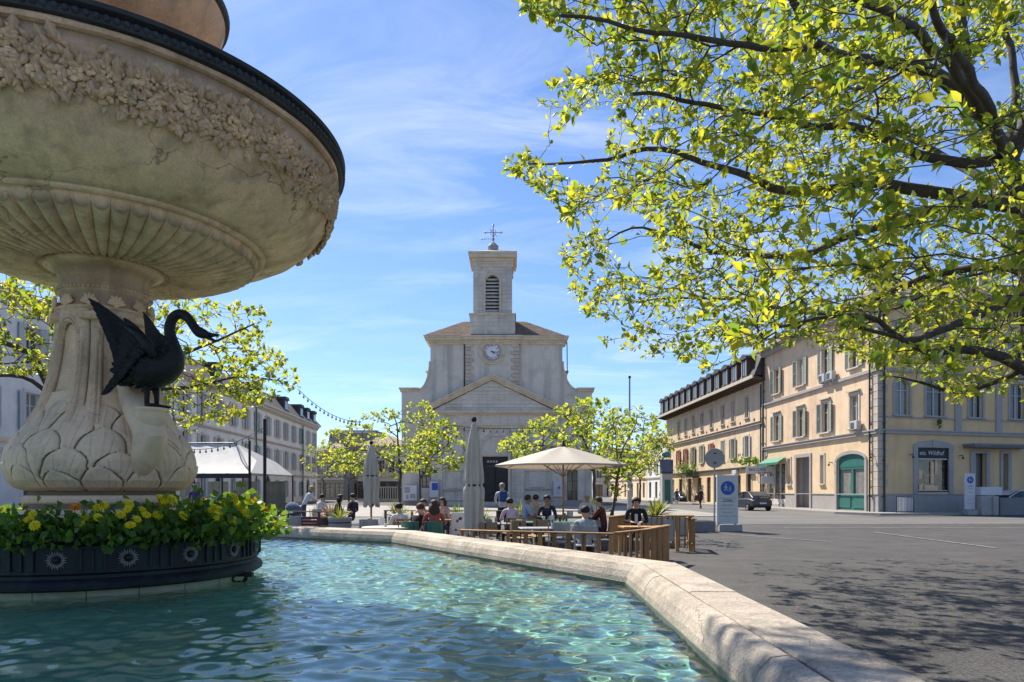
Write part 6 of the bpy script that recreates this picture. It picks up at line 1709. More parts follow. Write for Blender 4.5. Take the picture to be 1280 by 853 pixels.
    g=G[dist.argmin(1)]; m2.polygons.foreach_set('material_index',g.astype(np.int32)); m2.polygons.foreach_set('use_smooth',[True]*len(g)); m2.update()
    root=empty('person',loc,rz); root.scale=(sc,)*3; tag(root,label,'person')
    link('body',m2,root)
    hd=J['head'][0]; 
    b=MB(); b.sph((hd.x,hd.y+.088,hd.z-.012),.016,6,5,(.8,1,1.3)); 
    b.sph((hd.x-.085,hd.y-.01,hd.z-.01),.022,6,5,(.5,.8,1.2)); b.sph((hd.x+.085,hd.y-.01,hd.z-.01),.022,6,5,(.5,.8,1.2)); b.build('nose_and_ears',sk,root,True)
    b=MB()
    for sx in(-1,1): b.sph((hd.x+sx*.032,hd.y+.082,hd.z+.012),.011,6,4)
    b.box(hd.x-.024,hd.x+.024,hd.y+.075,hd.y+.086,hd.z-.052,hd.z-.044); b.build('eyes_and_mouth',M['doorwood'],root,True)
    if hair!='bald':
        b=MB(); hm=HC[hair]
        b.sph((hd.x,hd.y-.012,hd.z+.030),.108,14,10,(.93,1.0,.95))
        # push the cap off the face
        V=[]
        for v in b.v:
            x,y,z=v
            if y>hd.y+.03 and z<hd.z+.055: y=hd.y+.03; 
            if z<hd.z-.01: z=hd.z-.01+(z-hd.z+.01)*.45; x=hd.x+(x-hd.x)*.93
            q_=1+.07*noise.noise(Vector((x*22,y*22,z*22))); V.append((hd.x+(x-hd.x)*q_,hd.y+(y-hd.y)*q_,hd.z+(z-hd.z)*q_))
        b.v=V
        if hlen=='long':
            for k in range(11):
                a=R(180+ 18*k); x0=hd.x+.085*math.cos(a);y0=hd.y-.01+.085*math.sin(a)
                b.tube([(x0,y0,hd.z+.03),(x0*1.15,y0-.02,hd.z-.09),(x0*1.25,y0-.035,hd.z-.22),(x0*.9,y0-.03,hd.z-.38)],[.032,.036,.034,.012],6)
        elif hlen=='bob':
            for k in range(13):
                a=R(165+ 17.5*k); x0=hd.x+.088*math.cos(a);y0=hd.y-.01+.085*math.sin(a)
                b.tube([(x0,y0,hd.z+.03),(x0*1.1,y0-.01,hd.z-.07),(x0*1.0,y0-.01,hd.z-.13)],[.030,.034,.014],6)
        elif hlen=='bun': b.sph((hd.x,hd.y-.09,hd.z+.09),.045,8,6)
        elif hlen=='cap': b.lathe([(.14,0),(.12,.012),(.09,.03)],16,(hd.x,hd.y+.02,hd.z+.06))
        b.build('hair',hm,root,True)
    return root
X_=lambda px,Y: gx(px,Y)
white=cm('white',(.62,.62,.64)); grey=cm('grey_blue',(.33,.36,.42)); blackc=cm('black',(.015,.015,.018)); red=cm('coral_red',(.34,.09,.07)); blue=cm('royal_blue',(.03,.08,.26)); lilac=cm('pale_lilac',(.52,.42,.50)); navy=cm('navy',(.03,.035,.06)); ltblue=cm('light_blue',(.35,.45,.62)); beige=cm('beige',(.45,.38,.28)); maroon=cm('maroon',(.12,.03,.03)); jean=cm('denim',(.05,.075,.14)); dk=cm('charcoal',(.03,.03,.033)); pinkc=cm('pale_pink',(.6,.38,.34))

person('man in grey-blue shirt with dark hair seated with his back to the pool',(X_(731,13.6),13.6,-.08),R(-8),'sit',grey,dk,0,'black','short',.14,'table',seat=.40,sc=.97,sleeve=True)
chair('grey','grey chair under the man in the grey-blue shirt',(X_(731,13.6),13.5,0),R(-8))
person('man in open black jacket and pale shirt seated facing the pool by the pickets',(X_(798,15.6),15.9,.0),R(172),'sit',blackc,dk,0,'black','short',.06,'table',sleeve=True,sc=1.0,tilt=.8)
o=MB(); o.bbox(-.035,.035,.10,.150,.76,.98,.012)
sh=o.build('shirt_front',white,bpy.context.scene.objects['person.001'] if 'person.001' in bpy.context.scene.objects else None)
chair('wood','wooden chair of the man in the black jacket',(X_(798,15.6),16.0,0),R(172))
table('wood','plank table in front of the man in the black jacket',(X_(803,15.1),15.15,.0),R(4),.55,.95)
person('woman in coral top with very long dark hair on a green chair',(X_(543,15.3),15.3,0),R(12),'sit',red,jean,1,'brown','long',.04,'table',seat=.44,sc=.95)
chair('green','green chair of the long-haired woman',(X_(543,15.3),15.2,0),R(12))
person('man in black tee hunched forward beside the long-haired woman',(X_(514,15.2),15.4,-.06),R(-20),'sit',blackc,dk,0,'brown','short',.34,'face',seat=.42,sc=.95)
chair('green','green chair under the hunched man in black',(X_(514,15.2),15.2,0),R(-20))
table('round','round pale table at the pool edge left of the hunched man',(X_(484,15.2),15.3,-.02),0,1.15,1.15)
person('dark-haired person in white tee at the round table',(X_(502,17.2),17.2,-.12),R(30),'sit',white,jean,0,'black','short',.15,'table',sc=.95)
chair('wood','wooden chair of the person in the white tee',(X_(502,17.2),17.1,0),R(30))
person('blond child low behind the pool rim',(X_(461,16.4),16.5,-.12),R(10),'sit',beige,jean,0,'blond','bob',.12,'lap',sc=.74,seat=.40)
chair('grey','low grey chair of the blond child',(X_(461,16.4),16.4,0),R(10))
person('woman facing the camera in an orange top between the table guests',(X_(527,17.6),17.9,0),R(188),'sit',pinkc,jean,0,'brown','bun',.08,'face',sc=.93)
chair('wood','wooden chair behind the two guests at the pool edge',(X_(528,17.6),18.0,0),R(188))
person('dark-haired guest in white leaning over beside the folded parasol',(X_(607,14.9),15.0,-.16),R(35),'sit',white,blackc,1,'black','bob',.30,'lap',seat=.42,sc=.92)
chair('wicker','wicker chair beside the folded parasol pole',(X_(609,14.9),14.9,0),R(35))
person('standing person in white shirt with royal blue backpack on the terrace',(X_(628,22.8),22.8,0),R(8),'stand',white,dk,0,'grey','short',.02,'reach',sleeve=True,sc=.99)
o=MB(); o.bbox(-.13,.13,-.30,-.14,1.15,1.52,.05); bp=o.build('backpack',blue,loc=(X_(628,22.8),22.8,0),rot=(0,0,R(8))); tag(bp,'royal blue backpack worn by the standing person','backpack')
person('person in pale lilac top on a dark wicker chair, back to the pool',(X_(641,17.4),17.5,0),R(20),'sit',lilac,dk,0,'black','short',.20,'table',sc=.95)
chair('wicker','dark wicker chair under the person in lilac',(X_(641,17.4),17.4,0),R(20))
person('man in light blue tee sitting in profile at the middle table',(X_(654,19.6),19.6,0),R(-75),'sit',ltblue,navy,1,'brown','short',.10,'table',sc=1.0)
chair('wicker','wicker chair of the man in the light blue tee',(X_(652,19.6),19.6,0),R(-75))
person('balding man in white at the far end of the terrace',(X_(735,20.5),20.6,.05),R(165),'sit',white,jean,0,'bald','short',.05,'table',sc=1.0)
chair('wood','wooden chair of the balding man',(X_(735,20.5),20.7,0),R(165))
person('guest in maroon jumper seated side-on by the picket corner',(X_(757,17.8),18.0,0),R(70),'sit',maroon,dk,0,'brown','short',.12,'reach',sleeve=True,sc=.97)
chair('red','wine red chair by the picket corner',(X_(760,17.8),18.0,0),R(70))
person('blond person in pale top bending over a pushchair at the left rail',(X_(379,27),27,0),R(-60),'stand',white,jean,0,'blond','bob',.25,'reach',sc=.97)
person('guest in navy reclining on a bench left of the barrel planter',(X_(437,24),24.2,.02),R(60),'sit',navy,navy,0,'black','short',-.12,'lap',sc=1.0,sleeve=True)
person('seated guest in white further left on the terrace',(X_(395,25),25.4,0),R(-30),'sit',white,dk,0,'black','short',.12,'table')
chair('grey','grey chair behind the left rail',(X_(395,25),25.3,0),R(-30))
person('pedestrian in dark clothes carrying a bag past the cream shops',(X_(876,58),58,0),R(20),'walk',dk,dk,0,'brown','short',.02,'down',sleeve=True)
o=MB(); o.bbox(-.16,.16,-.08,.08,.72,1.15,.04); o.tube([(-.12,0,1.14),(0,0,1.42),(.12,0,1.14)],.015,5); bp=o.build('shoulder_bag',maroon,loc=(X_(876,58)-.36,58,0)); tag(bp,'dark red shoulder bag of the walking pedestrian','bag')
person('small dark figure in pale hat before the teal door up the street',(X_(846,80),80,0),R(200),'stand',dk,dk,0,'grey','cap',0,'down')
person('passer-by in purple top near the white marquee',(X_(241,30),30.2,.0),R(180),'stand',cm('violet',(.10,.05,.20)),dk,0,'black','short',0,'down')
person('woman in pale top with brown bob at the round table left of the folded parasol',(X_(556,19.5),19.6,0),R(150),'sit',pinkc,jean,0,'brown','bob',.1,'table',sc=.95)
chair('wood','wooden chair of the woman with the brown bob',(X_(556,19.5),19.75,0),R(150))
person('man in navy shirt facing the camera across the long green table',(X_(684,18.4),18.6,0),R(178),'sit',navy,dk,1,'black','short',.12,'table',sleeve=True)
chair('green','green chair of the man in the navy shirt',(X_(684,18.4),18.7,0),R(178))
person('guest in beige jumper under the parasol with back turned',(X_(667,20.8),20.8,0),R(-25),'sit',beige,jean,0,'brown','short',.12,'table',sleeve=True)
chair('wicker','wicker chair of the guest in the beige jumper',(X_(667,20.8),20.7,0),R(-25))
person('guest in black seated by the barrel planter facing right',(X_(421,22.6),22.5,0),R(-80),'sit',blackc,jean,1,'black','bob',.1,'table')
chair('grey','grey chair by the barrel planter',(X_(421,22.6),22.5,0),R(-80))
table('wood','wooden table beside the woman with the brown bob',(X_(560,18.8),18.9,0),.1,.7,.9)
# guests' tables
for kind,lab,px,Y,rz,w,l in (('green','long dark green table in the middle of the terrace',692,17.4,0,.8,1.5),('grey','small grey table beside the lilac guest',622,16.6,.2,.6,.6),('wood','wooden plank table near the balding man',712,20.6,.1,.7,1.2),('grey','low pale table behind the front rail',676,14.6,.1,.65,.9),('round','round table in front of the left guests',415,23.6,0,.8,.8),('grey','small table between the long-haired woman and the far guest',536,16.7,0,.6,.6)):
    table(kind,lab,(gx(px,Y),Y,0),rz,w,l)
for kind,lab,px,Y,rz in (('wood','empty slatted chair left of the long green table',662,16.4,-70),('wicker','empty wicker chair turned to the long green table',676,16.2,20),('grey','empty grey chair nearest the front rail posts',702,14.4,-30),('green','green empty chair right of the long green table',727,18.0,100),('red','empty wine red chair behind the left pool rim',388,18.2,10),('grey','empty blue-grey chair left of the barrel planter',372,18.6,-20),('wicker','empty wicker chair by the folded parasol foot',650,15.6,-40),('wood','empty wooden chair far behind the green table',700,19.4,175)):
    chair(kind,lab,(gx(px,Y),Y,0),R(rz))
# bottles and glasses on the tables
def glass_(px,Y,z,lab,m,h=.12,r=.03):
    b=MB(); b.lathe([(.001,0),(r*.8,0),(r,h*.5),(r*.95,h),(.001,h*.98)],10); tag(b.build('drinking_glass',m,loc=(gx(px,Y),Y,z)),lab,'glass')
glass_(686,17.4,.737,'small glass on the long green table',M['curtain']); glass_(700,17.3,.737,'dark glass on the long green table',M['doorwood']); glass_(799,15.1,.737,'cup before the man in the black jacket',M['signw'],.07,.035)
for px,Y,lab in ((680,17.6,'tall clear glass at the left end of the long green table'),(708,17.5,'short tumbler at the right end of the long green table'),(620,16.5,'glass on the small grey table by the lilac guest'),(715,20.5,'glass on the table before the balding man'),(706,20.7,'second glass left of the balding man'),(558,18.9,'glass before the woman with the brown bob'),(536,16.7,'glass on the small table behind the long-haired woman'),(414,23.6,'white glass on the round table of the left guests')):
    glass_(px,Y,.737,lab,random.choice((M['curtain'],M['signw'],M['greent'])),random.uniform(.11,.17),.032)
for px,Y,lab in ((690,17.25,'folded white menu standing on the long green table'),(478,15.45,'small white menu card on the round pale table'),(711,20.8,'menu card on the wooden table by the balding man')):
    b=MB(); b.add([(-.06,-.03,0),(.06,-.03,0),(.06,0,.16),(-.06,0,.16),(-.06,.03,0),(.06,.03,0),(-.06,.002,.16),(.06,.002,.16)],[(0,1,2,3),(4,6,7,5),(3,2,7,6)]); tag(b.build('menu_card',M['signw'],loc=(gx(px,Y),Y,.737)),lab,'menu')
glass_(482,15.3,.717,'white cup on the round pale table',M['signw'],.07,.035)

# ---- parasols
def open_parasol(label,x,y):
    r=empty('open_parasol',(x,y,0)); tag(r,label,'parasol'); n=8;Rr=2.03;za=2.86;ze=2.27
    b=MB(); rows=6; V=[];fs=[]
    K=8*6
    for i in range(rows+1):
        u=i/rows
        for k in range(K):
            a=2*PI*k/K+.2; seg=(k%6)/6; edge=math.cos(PI/8)/math.cos((seg-.5)*PI/4)
            rr=Rr*u*edge*1.03; sag=-.05*math.sin(PI*u)*(1-abs(seg-.5)*2) ; z=za-(za-ze)*u**1.08+sag*.6
            V.append((rr*math.cos(a),rr*math.sin(a),z))
    for i in range(rows):
        for k in range(K): k2=(k+1)%K; fs.append((i*K+k,i*K+k2,(i+1)*K+k2,(i+1)*K+k))
    b.add(V,fs); 
    V=[];fs=[]
    for k in range(K):
        a=2*PI*k/K+.2; seg=(k%6)/6; edge=math.cos(PI/8)/math.cos((seg-.5)*PI/4); rr=Rr*edge*1.03
        V+=[(rr*math.cos(a),rr*math.sin(a),ze),(rr*.995*math.cos(a),rr*.995*math.sin(a),ze-.05)]
    for k in range(K): k2=(k+1)%K; fs.append((2*k,2*k2,2*k2+1,2*k+1))
    b.add(V,fs); b.build('canopy',M['canvasT'],r,True,20)
    for k in range(8):
        a=2*PI*k/8+.2; b=MB(); b.tube([(.05*math.cos(a),.05*math.sin(a),za-.1),(Rr*math.cos(a),Rr*math.sin(a),ze-.03)],.012,5); b.tube([(.04*math.cos(a),.04*math.sin(a),1.95),(Rr*.5*math.cos(a),Rr*.5*math.sin(a),(za+ze)/2-.05)],.010,5); b.build('rib',M['wood'],r)
    b=MB(); b.tube([(0,0,0),(0,0,2.9)],.028,10); b.build('pole',M['wood'],r)
    b=MB(); b.lathe([(.001,2.82),(.10,2.84),(.07,2.90),(.035,2.96),(.045,3.0),(.001,3.05)],12); b.build('finial',M['metald'],r)
    b=MB(); b.bbox(-.3,.3,-.3,.3,0,.09,.02); b.build('base',M['concrete'],r)
M['canvasT']=leafmat('open_canvas',(0.60,0.53,0.43),(0.75,0.55,0.32),0.22,0.02)
open_parasol('wide open beige parasol shading the terrace tables',gx(704,21),21)
def closed_parasol(label,x,y,top,bot,rmx,tie):
    r=empty('closed_parasol',(x,y,0)); tag(r,label,'parasol')
    nz=40;nt=64;V=[];fs=[];h=top-bot; rg=random.Random(int(x*100))
    ph=[rg.random()*6.28 for _ in range(4)]
    for i in range(nz+1):
        u=i/nz; z=top-h*u
        w=.03+rmx*(1-math.exp(-u*3.2))*1.02
        if u>tie: w*= .92+.10*math.cos((u-tie)*9)
        w*=1-.22*math.exp(-((u-tie)/.018)**2)
        for k in range(nt):
            a=2*PI*k/nt; f=1+.22*math.sin(8*a+ph[0]+u*1.2)*min(1,u*3)+.10*math.sin(13*a+ph[1]-u*3)*min(1,u*2)
            V.append((w*f*math.cos(a),w*f*math.sin(a),z-(.07*math.sin(8*a+ph[0]) if i==nz else 0)))
    for i in range(nz):
        for k in range(nt): k2=(k+1)%nt; fs.append((i*nt+k,i*nt+k2,(i+1)*nt+k2,(i+1)*nt+k))
    b=MB(); b.add(V,fs); b.build('folded_canopy',M['canvasd'],r,True)
    zt_=top-h*tie; b=MB(); b.lathe([(rmx*.86,zt_-.02),(rmx*.9,zt_),(rmx*.86,zt_+.02)],24); b.build('strap',M['metald'],r)
    b=MB(); b.tube([(0,0,0),(0,0,top+.02)],.03,8); b.build('pole',M['wood'],r)
    b=MB(); b.lathe([(.001,top-.03),(.045,top-.02),(.06,top+.04),(.04,top+.08),(.001,top+.09)],12); b.build('finial',M['black'],r)
    b=MB(); b.bbox(-.28,.28,-.28,.28,0,.09,.02); b.build('base',M['concrete'],r)
    for k in range(4):
        a=k*PI/2+.5; b=MB(); b.tube([(rmx*.55*math.cos(a),rmx*.55*math.sin(a),bot+.25),(rmx*.7*math.cos(a),rmx*.7*math.sin(a),bot-.05)],.012,5); b.build('rib_end',M['metald'],r)
closed_parasol('tall folded cream parasol tied in the middle, nearest the pool',gx(592.5,14.9),14.9,3.0,.62,.185,.58)
closed_parasol('smaller folded grey-beige parasol left of the pale round table',gx(464,21.8),21.8,2.98,1.05,.22,.52)

# ---- fences and rails
def rail_fence(label,pts,h,post_step,picket=None,name='wooden_rail',m='wood',pw=.035,prad=None,rail=.03,low=False,cat='fence'):
    r=empty(name,(pts[0][0],pts[0][1],0)); tag(r,label,cat); ox,oy=pts[0]
    for (x0,y0),(x1,y1) in zip(pts[:-1],pts[1:]):
        L=math.hypot(x1-x0,y1-y0); a=math.atan2(y1-y0,x1-x0); T=Matrix.Translation((x0-ox,y0-oy,0))@Matrix.Rotation(a,4,'Z')
        b=MB(); b.T=T; b.bbox(.0,L,-.06,.06,h,h+rail,.008); b.build('top_rail',M[m],r)
        n=max(1,int(round(L/post_step)))
        if picket:
            n=int(L/picket)
            for k in range(n):
                u=(k+.5)*L/n; hh=h-.005; rr=pw*random.uniform(.8,1.15); b=MB(); b.T=T
                tx=random.uniform(-.02,.02)
                b.tube([(u,0,0),(u+tx*.5,random.uniform(-.01,.01),hh*.5),(u+tx,0,hh)],[rr,rr*.93,rr*.9],6); b.build('picket',M[m],r)
            b=MB(); b.T=T; b.tube([(0,.04,h*.25),(L,.04,h*.25)],.018,5); b.build('lower_rail',M[m],r)
        else:
            for k in range(n+1):
                u=min(max(k*L/n,.05),L-.05); b=MB(); b.T=T; b.bbox(u-pw,u+pw,-pw,pw,0,h-.002,.006); b.build('post',M[m],r)
            if low: b=MB(); b.T=T; b.bbox(0,L,-.03,.03,h*.42,h*.42+.05,.006); b.build('lower_rail',M[m],r)
    return r
random.seed(5)
rail_fence('low honey-coloured front rail with square posts along the pool edge',[(gx(640,12.55),12.75),(gx(768,12.0),12.05)],.745,.27)
rail_fence('thin plank rail beginning behind the folded parasol',[(gx(575,13.4),13.4),(gx(638,12.8),12.85)],.735,.6,pw=.025)
rail_fence('curved honey-coloured picket screen nearest the asphalt',[(gx(771,12.1),12.1),(gx(805,13.0),13.0),(gx(836,14.7),14.7)],.76,.3,picket=.19,name='picket_fence',pw=.031)
rail_fence('picket screen behind the man in the black jacket',[(gx(868,17.0),17.0),(gx(862,18.2),18.4),(gx(806,19.4),19.6)],.80,.3,picket=.17,name='picket_fence',pw=.032)
rail_fence('tall picket corner beside the leaning slim tree',[(gx(762,16.8),16.8),(gx(788,18.6),18.6)],.86,.3,picket=.15,name='picket_fence',pw=.034)
rail_fence('brown back rail of the terrace with many short posts',[(gx(480,22.3),22.3),(gx(768,21.6),21.6)],.86,.95,m='woodd',name='wooden_rail')
rail_fence('dark rail on the left of the terrace',[(gx(345,22.0),22.0),(gx(426,21.8),21.8)],.84,.75,m='woodd',name='wooden_rail',low=True)
b=MB(); b.bbox(-.42,.42,-.2,.2,.86,.92,.01); 
for sx in(-.36,.0,.36): b.bbox(sx-.04,sx+.04,-.05,.05,0,.86,.006)
# grey panel and plank counter right of the pickets
cn=empty('plank_counter',(gx(852,17.3),17.4,0),R(-3)); tag(cn,'small plank counter with stout posts at the right end of the terrace','counter')
for k in range(3):
    b=MB(); b.bbox(-.42,.30,-.18+k*.12,-.07+k*.12,.86,.90,.006); b.build('plank',M['wood'],cn)
for sx in (-.1,.22):
    b=MB(); b.bbox(sx-.045,sx+.045,-.14,-.05,0,.859,.008); b.build('post',M['wood'],cn)
b=MB(); b.bbox(-.40,-.20,-.16,-.12,.25,.80,.008); b.build('grey_panel',M['metalg'],cn)

# ---- planters with spiky plants
def spiky(name,label,x,y,z,R0,n,m,seed,h=1.0):
    rg=np.random.default_rng(seed); V=[];T=[]
    for k in range(n):
        a=rg.random()*6.28; el=rg.uniform(.25,1.45); L=R0*rg.uniform(.75,1.15); w=.018*R0/.5
        d=np.array([math.cos(a)*math.cos(el),math.sin(a)*math.cos(el),math.sin(el)*h]); s_=np.array([-math.sin(a),math.cos(a),0])
        b0=len(V); st=np.array([math.cos(a)*.05,math.sin(a)*.05,0])
        for u,ww in ((0,.6),(.35,1),(.7,.7)):
            p=st+d*L*u+np.array([0,0,-.18*L*u*u*math.cos(el)]); V+=[p-s_*w*ww,p+np.array([0,0,-.008]),p+s_*w*ww]
        V.append(st+d*L+np.array([0,0,-.2*L*math.cos(el)]))
        for q in (0,3): T+=[[b0+q,b0+q+1,b0+q+4],[b0+q,b0+q+4,b0+q+3],[b0+q+1,b0+q+2,b0+q+5],[b0+q+1,b0+q+5,b0+q+4]]
        T+=[[b0+6,b0+7,b0+9],[b0+7,b0+8,b0+9]]
    o=link(name,npmesh(name,V,T,M[m]),loc=(x,y,z)); tag(o,label,'plant'); return o
def planter(label,x,y,w,h,m,kind='box',name='planter'):
    r=empty(name,(x,y,0)); tag(r,label,'planter')
    b=MB()
    if kind=='box': b.bbox(-w/2,w/2,-w/3,w/3,0,h,.015); b.build('planter_box',M[m],r); b=MB(); b.box(-w/2+.04,w/2-.04,-w/3+.04,w/3-.04,h,h+.006); b.build('soil',M['doorwood'],r)
    else:
        b.lathe([(w*.42,0),(w*.46,h*.3),(w*.5,h*.9),(w*.52,h*.92),(w*.52,h),(w*.47,h),(w*.46,h-.05),(.01,h-.05)],24); b.build('barrel',M[m],r,True,30)
        b=MB(); b.lathe([(w*.475,h*.28),(w*.475,h*.33)],24); b.lathe([(w*.50,h*.78),(w*.50,h*.83)],24); b.build('hoop',M['metald'],r)
    return r
for i,(px,Y,bw,bh,bm,bk,pl_lab,pm,R0,n,b_lab) in enumerate((
  (413,23,.7,.62,'metald','barrel','orange-tipped spiky plant in the barrel planter','spikep',.62,70,'dark barrel planter at the left of the terrace'),
  (425,20.4,.66,.72,'metalg','barrel','green tufted plant beside the grey barrel','spike',.42,50,'grey metal barrel planter behind the pool rim'),
  (268/1+129,26,.9,.5,'concrete','box','low green-yellow plant behind the left rail','spike',.5,60,'pale box planter behind the left rail'),
  (498,21.0,.55,.72,'wood','box','yellow-green spiky plant in the wooden box','spike',.55,80,'wooden box planter by the dark-haired guest'),
  (571,23.0,.7,.55,'signw','box','dark green spiky plant left of the tall folded parasol','leafDs',.60,70,'white box planter left of the tall folded parasol'),
  (604,23.5,.6,.55,'concrete','box','thin yellow spiky plant right of the tall folded parasol','spike',.55,50,'concrete box planter behind the tall folded parasol'),
  (650,23.5,.7,.55,'concrete','box','bright yellow-green spiky plant under the parasol edge','spike',.68,90,'concrete box planter under the parasol edge'),
  (741,23.0,.8,.55,'concrete','box','large yellow spiky plant near the balding man','spike',.78,110,'concrete box planter near the balding man'),
  (820,24.0,1.9,.62,'concrete','box','lime green spiky plant in the long grey trough','spike',.75,110,'long grey concrete trough behind the jacket man'),
  )):
    if pm=='leafDs': pm='leafD'
    planter(b_lab,gx(px,Y),Y,bw,bh,bm,bk); spiky('spiky_plant',pl_lab,gx(px,Y),Y,bh-.02,R0,n,pm,i+3)
planter('low grey concrete trough reaching right behind the round sign pole',gx(862,25.5),25.5,1.6,.42,'concreted')
planter('grey-blue concrete trough behind the leaning tree',gx(783,24.5),24.5,1.3,.60,'concrete')
# menu board
r=empty('menu_board',(gx(573,15.6),15.6,0),R(6)); tag(r,'white menu board with purple and black patches by the folded parasol','menu board')
b=MB(); b.bbox(-.16,.16,-.02,.02,.12,1.02,.01); b.build('panel',M['signw'],r)
b=MB()
rg=random.Random(3)
for k in range(12): x=rg.uniform(-.13,.08);z=rg.uniform(.2,.95); b.box(x,x+rg.uniform(.03,.07),-.024,-.0205,z,z+rg.uniform(.02,.06))
b.build('printed_patches',M['violetp'] if 'violetp' in M else mat('violet_print',(.10,.05,.18),.7,.2),r)
b=MB(); b.box(-.16,-.13,-.15,.15,0,.12); b.box(.13,.16,-.15,.15,0,.12); b.build('foot',M['metald'],r)
# pushchair
r=empty('pushchair',(gx(361,26),26,0),R(-30)); tag(r,'dark pushchair with raised blue-grey hood at the left of the terrace','pushchair')
b=MB(); b.T=Matrix.Rotation(R(25),4,'Y'); b.sph((-.1,0,.85),.34,14,8,(1.1,.7,.75)); b.build('hood',cm('pram_hood',(.10,.13,.19)),r,True)
b=MB(); b.bbox(-.3,.5,-.2,.2,.5,.66,.05); b.build('seat',dk,r)
b=MB(); b.tube([(-.35,-.2,.16),(.1,-.2,.55),(.55,-.2,1.05),(.55,.2,1.05),(.1,.2,.55),(-.35,.2,.16)],.014,6); b.tube([(.35,-.2,.14),(-.1,-.2,.6)],.014,6); b.tube([(.35,.2,.14),(-.1,.2,.6)],.014,6); b.build('frame',M['metalg'],r)
for sx in (-.35,.35):
    for sy in (-.24,.24):
        b=MB(); b.T=Matrix.Translation((sx,sy,.14))@Matrix.Rotation(R(90),4,'X'); b.lathe([(.10,-.02),(.14,-.02),(.14,.02),(.10,.02),(.10,-.02)],16); b.lathe([(.001,-.01),(.03,-.01),(.03,.01),(.001,.01)],8); b.build('wheel',M['black'],r)

# ---- round sign, information boards
r=empty('round_sign',(gx(893,26),26,0)); tag(r,'plain grey round sign seen from behind on a tall thin pole','sign')
b=MB(); b.tube([(0,0,0),(0,0,3.0)],.032,10); b.build('pole',M['metalg'],r)
b=MB(); b.T=Matrix.Translation((0,-.05,zz(573,26)))@Matrix.Rotation(R(90),4,'X'); b.lathe([(.001,-.012),(.36,-.012),(.37,.0),(.36,.012),(.001,.012)],36); b.build('disc',M['concrete'],r)
b=MB(); b.box(-.05,.05,-.10,-.06,zz(573,26)-.2,zz(573,26)-.16); b.box(-.05,.05,-.10,-.06,zz(573,26)+.16,zz(573,26)+.2); b.build('clamp',M['metald'],r)
def ped_board(label,px,Y,w,z0,z1,rz=0):
    r=empty('pedestrian_board',(gx(px,Y),Y,0),rz); tag(r,label,'sign')
    b=MB(); b.bbox(-w/2,w/2,-.06,.06,z0,z1,.012); b.build('panel',M['signw'],r)
    zc=z1-w*.62; rr=w*.33
    b=MB(); b.T=Matrix.Translation((0,-.062,zc))@Matrix.Rotation(R(90),4,'X'); b.lathe([(.001,.006),(rr,.006),(rr,0)],36); d=b.build('blue_disc',M['signb'],r)
    # white walking figures: adult and child hand in hand
    b=MB(); k=rr/.26
    def fig(x,z,s_):
        q=lambda *p: [( (x+a*s_)*k,-.074,zc+(z+c*s_)*k) for a,c in p]
        b.T=None
        b.tube(q((0,.0),(.0,.075)),.022*s_*k,6); b.sph(((x+.0*s_)*k,-.074,zc+(z+.115*s_)*k),.024*s_*k,8,5,(1,.3,1))
        b.tube(q((0,.0),(-.03,-.06),(-.06,-.12)),.014*s_*k,5); b.tube(q((0,.0),(.035,-.06),(.035,-.13)),.014*s_*k,5); b.tube(q((0,.065),(-.045,.03),(-.06,-.01)),.010*s_*k,5); b.tube(q((0,.065),(.045,.03),(.07,.0)),.010*s_*k,5)
    fig(-.07,.02,1.0); fig(.085,-.03,.75); b.build('walking_figures',M['signw'],r)
    b=MB()
    for i,(l,h) in enumerate(((.8,.018),(.6,.03),(.55,.03),(.8,.018),(.5,.02),(.8,.018))):
        z=zc-rr-.12-i*(zc-rr-.12-z0-.15)/6; b.box(-w/2*l,w/2*l,-.066,-.0605,z,z+h)
    b.build('printed_lines',M['metalg'],r)
    b=MB(); b.bbox(-w/2+.04,w/2+.1,-.25,.25,0,z0-.02,.02); b.build('concrete_foot',M['concrete'],r)
    b=MB(); b.box(-w/2+.06,-w/2+.12,-.03,.03,z0-.03,z0+.01);b.box(w/2-.12,w/2-.06,-.03,.03,z0-.03,z0+.01); b.build('stub_post',M['metald'],r)
    txt('board_lettering','ZONE',.12*k,M['metald'],r,(0,-.064,zc-rr-.20),ext=.002) 
    return r
ped_board('white board with blue walking-figures disc on a concrete foot, beside the round sign',909,25.8,.78,.28,zz(594,25.8))
ped_board('white pedestrian-zone board standing before the ochre facade',1212,43.5,.66,.35,zz(592,43.5),R(5))
# crowd barrier
Yb_=44.2; r=empty('crowd_barrier',(gx(1131.5,Yb_),Yb_,0),R(12)); tag(r,'steel crowd barrier leaning by the ochre wall','barrier')
b=MB(); w=(1144-1119)/F*Yb_/2; b.tube([(-w,0,0),(-w,0,1.15),(w,0,1.10),(w,0,0)],.025,6,False); b.tube([(-w,0,.2),(w,0,.2)],.02,6); b.build('frame',M['metald'],r)
for k in range(11):
    b=MB(); x=-w+2*w*(k+1)/12; b.tube([(x,0,.2),(x,0,1.12)],.02,5); b.build('bar',M['signw'],r)
for sx in(-1,1): b=MB(); b.tube([(sx*w,-.28,.02),(sx*w,0,.08),(sx*w,.28,.02)],.02,5); b.build('foot',M['metald'],r)
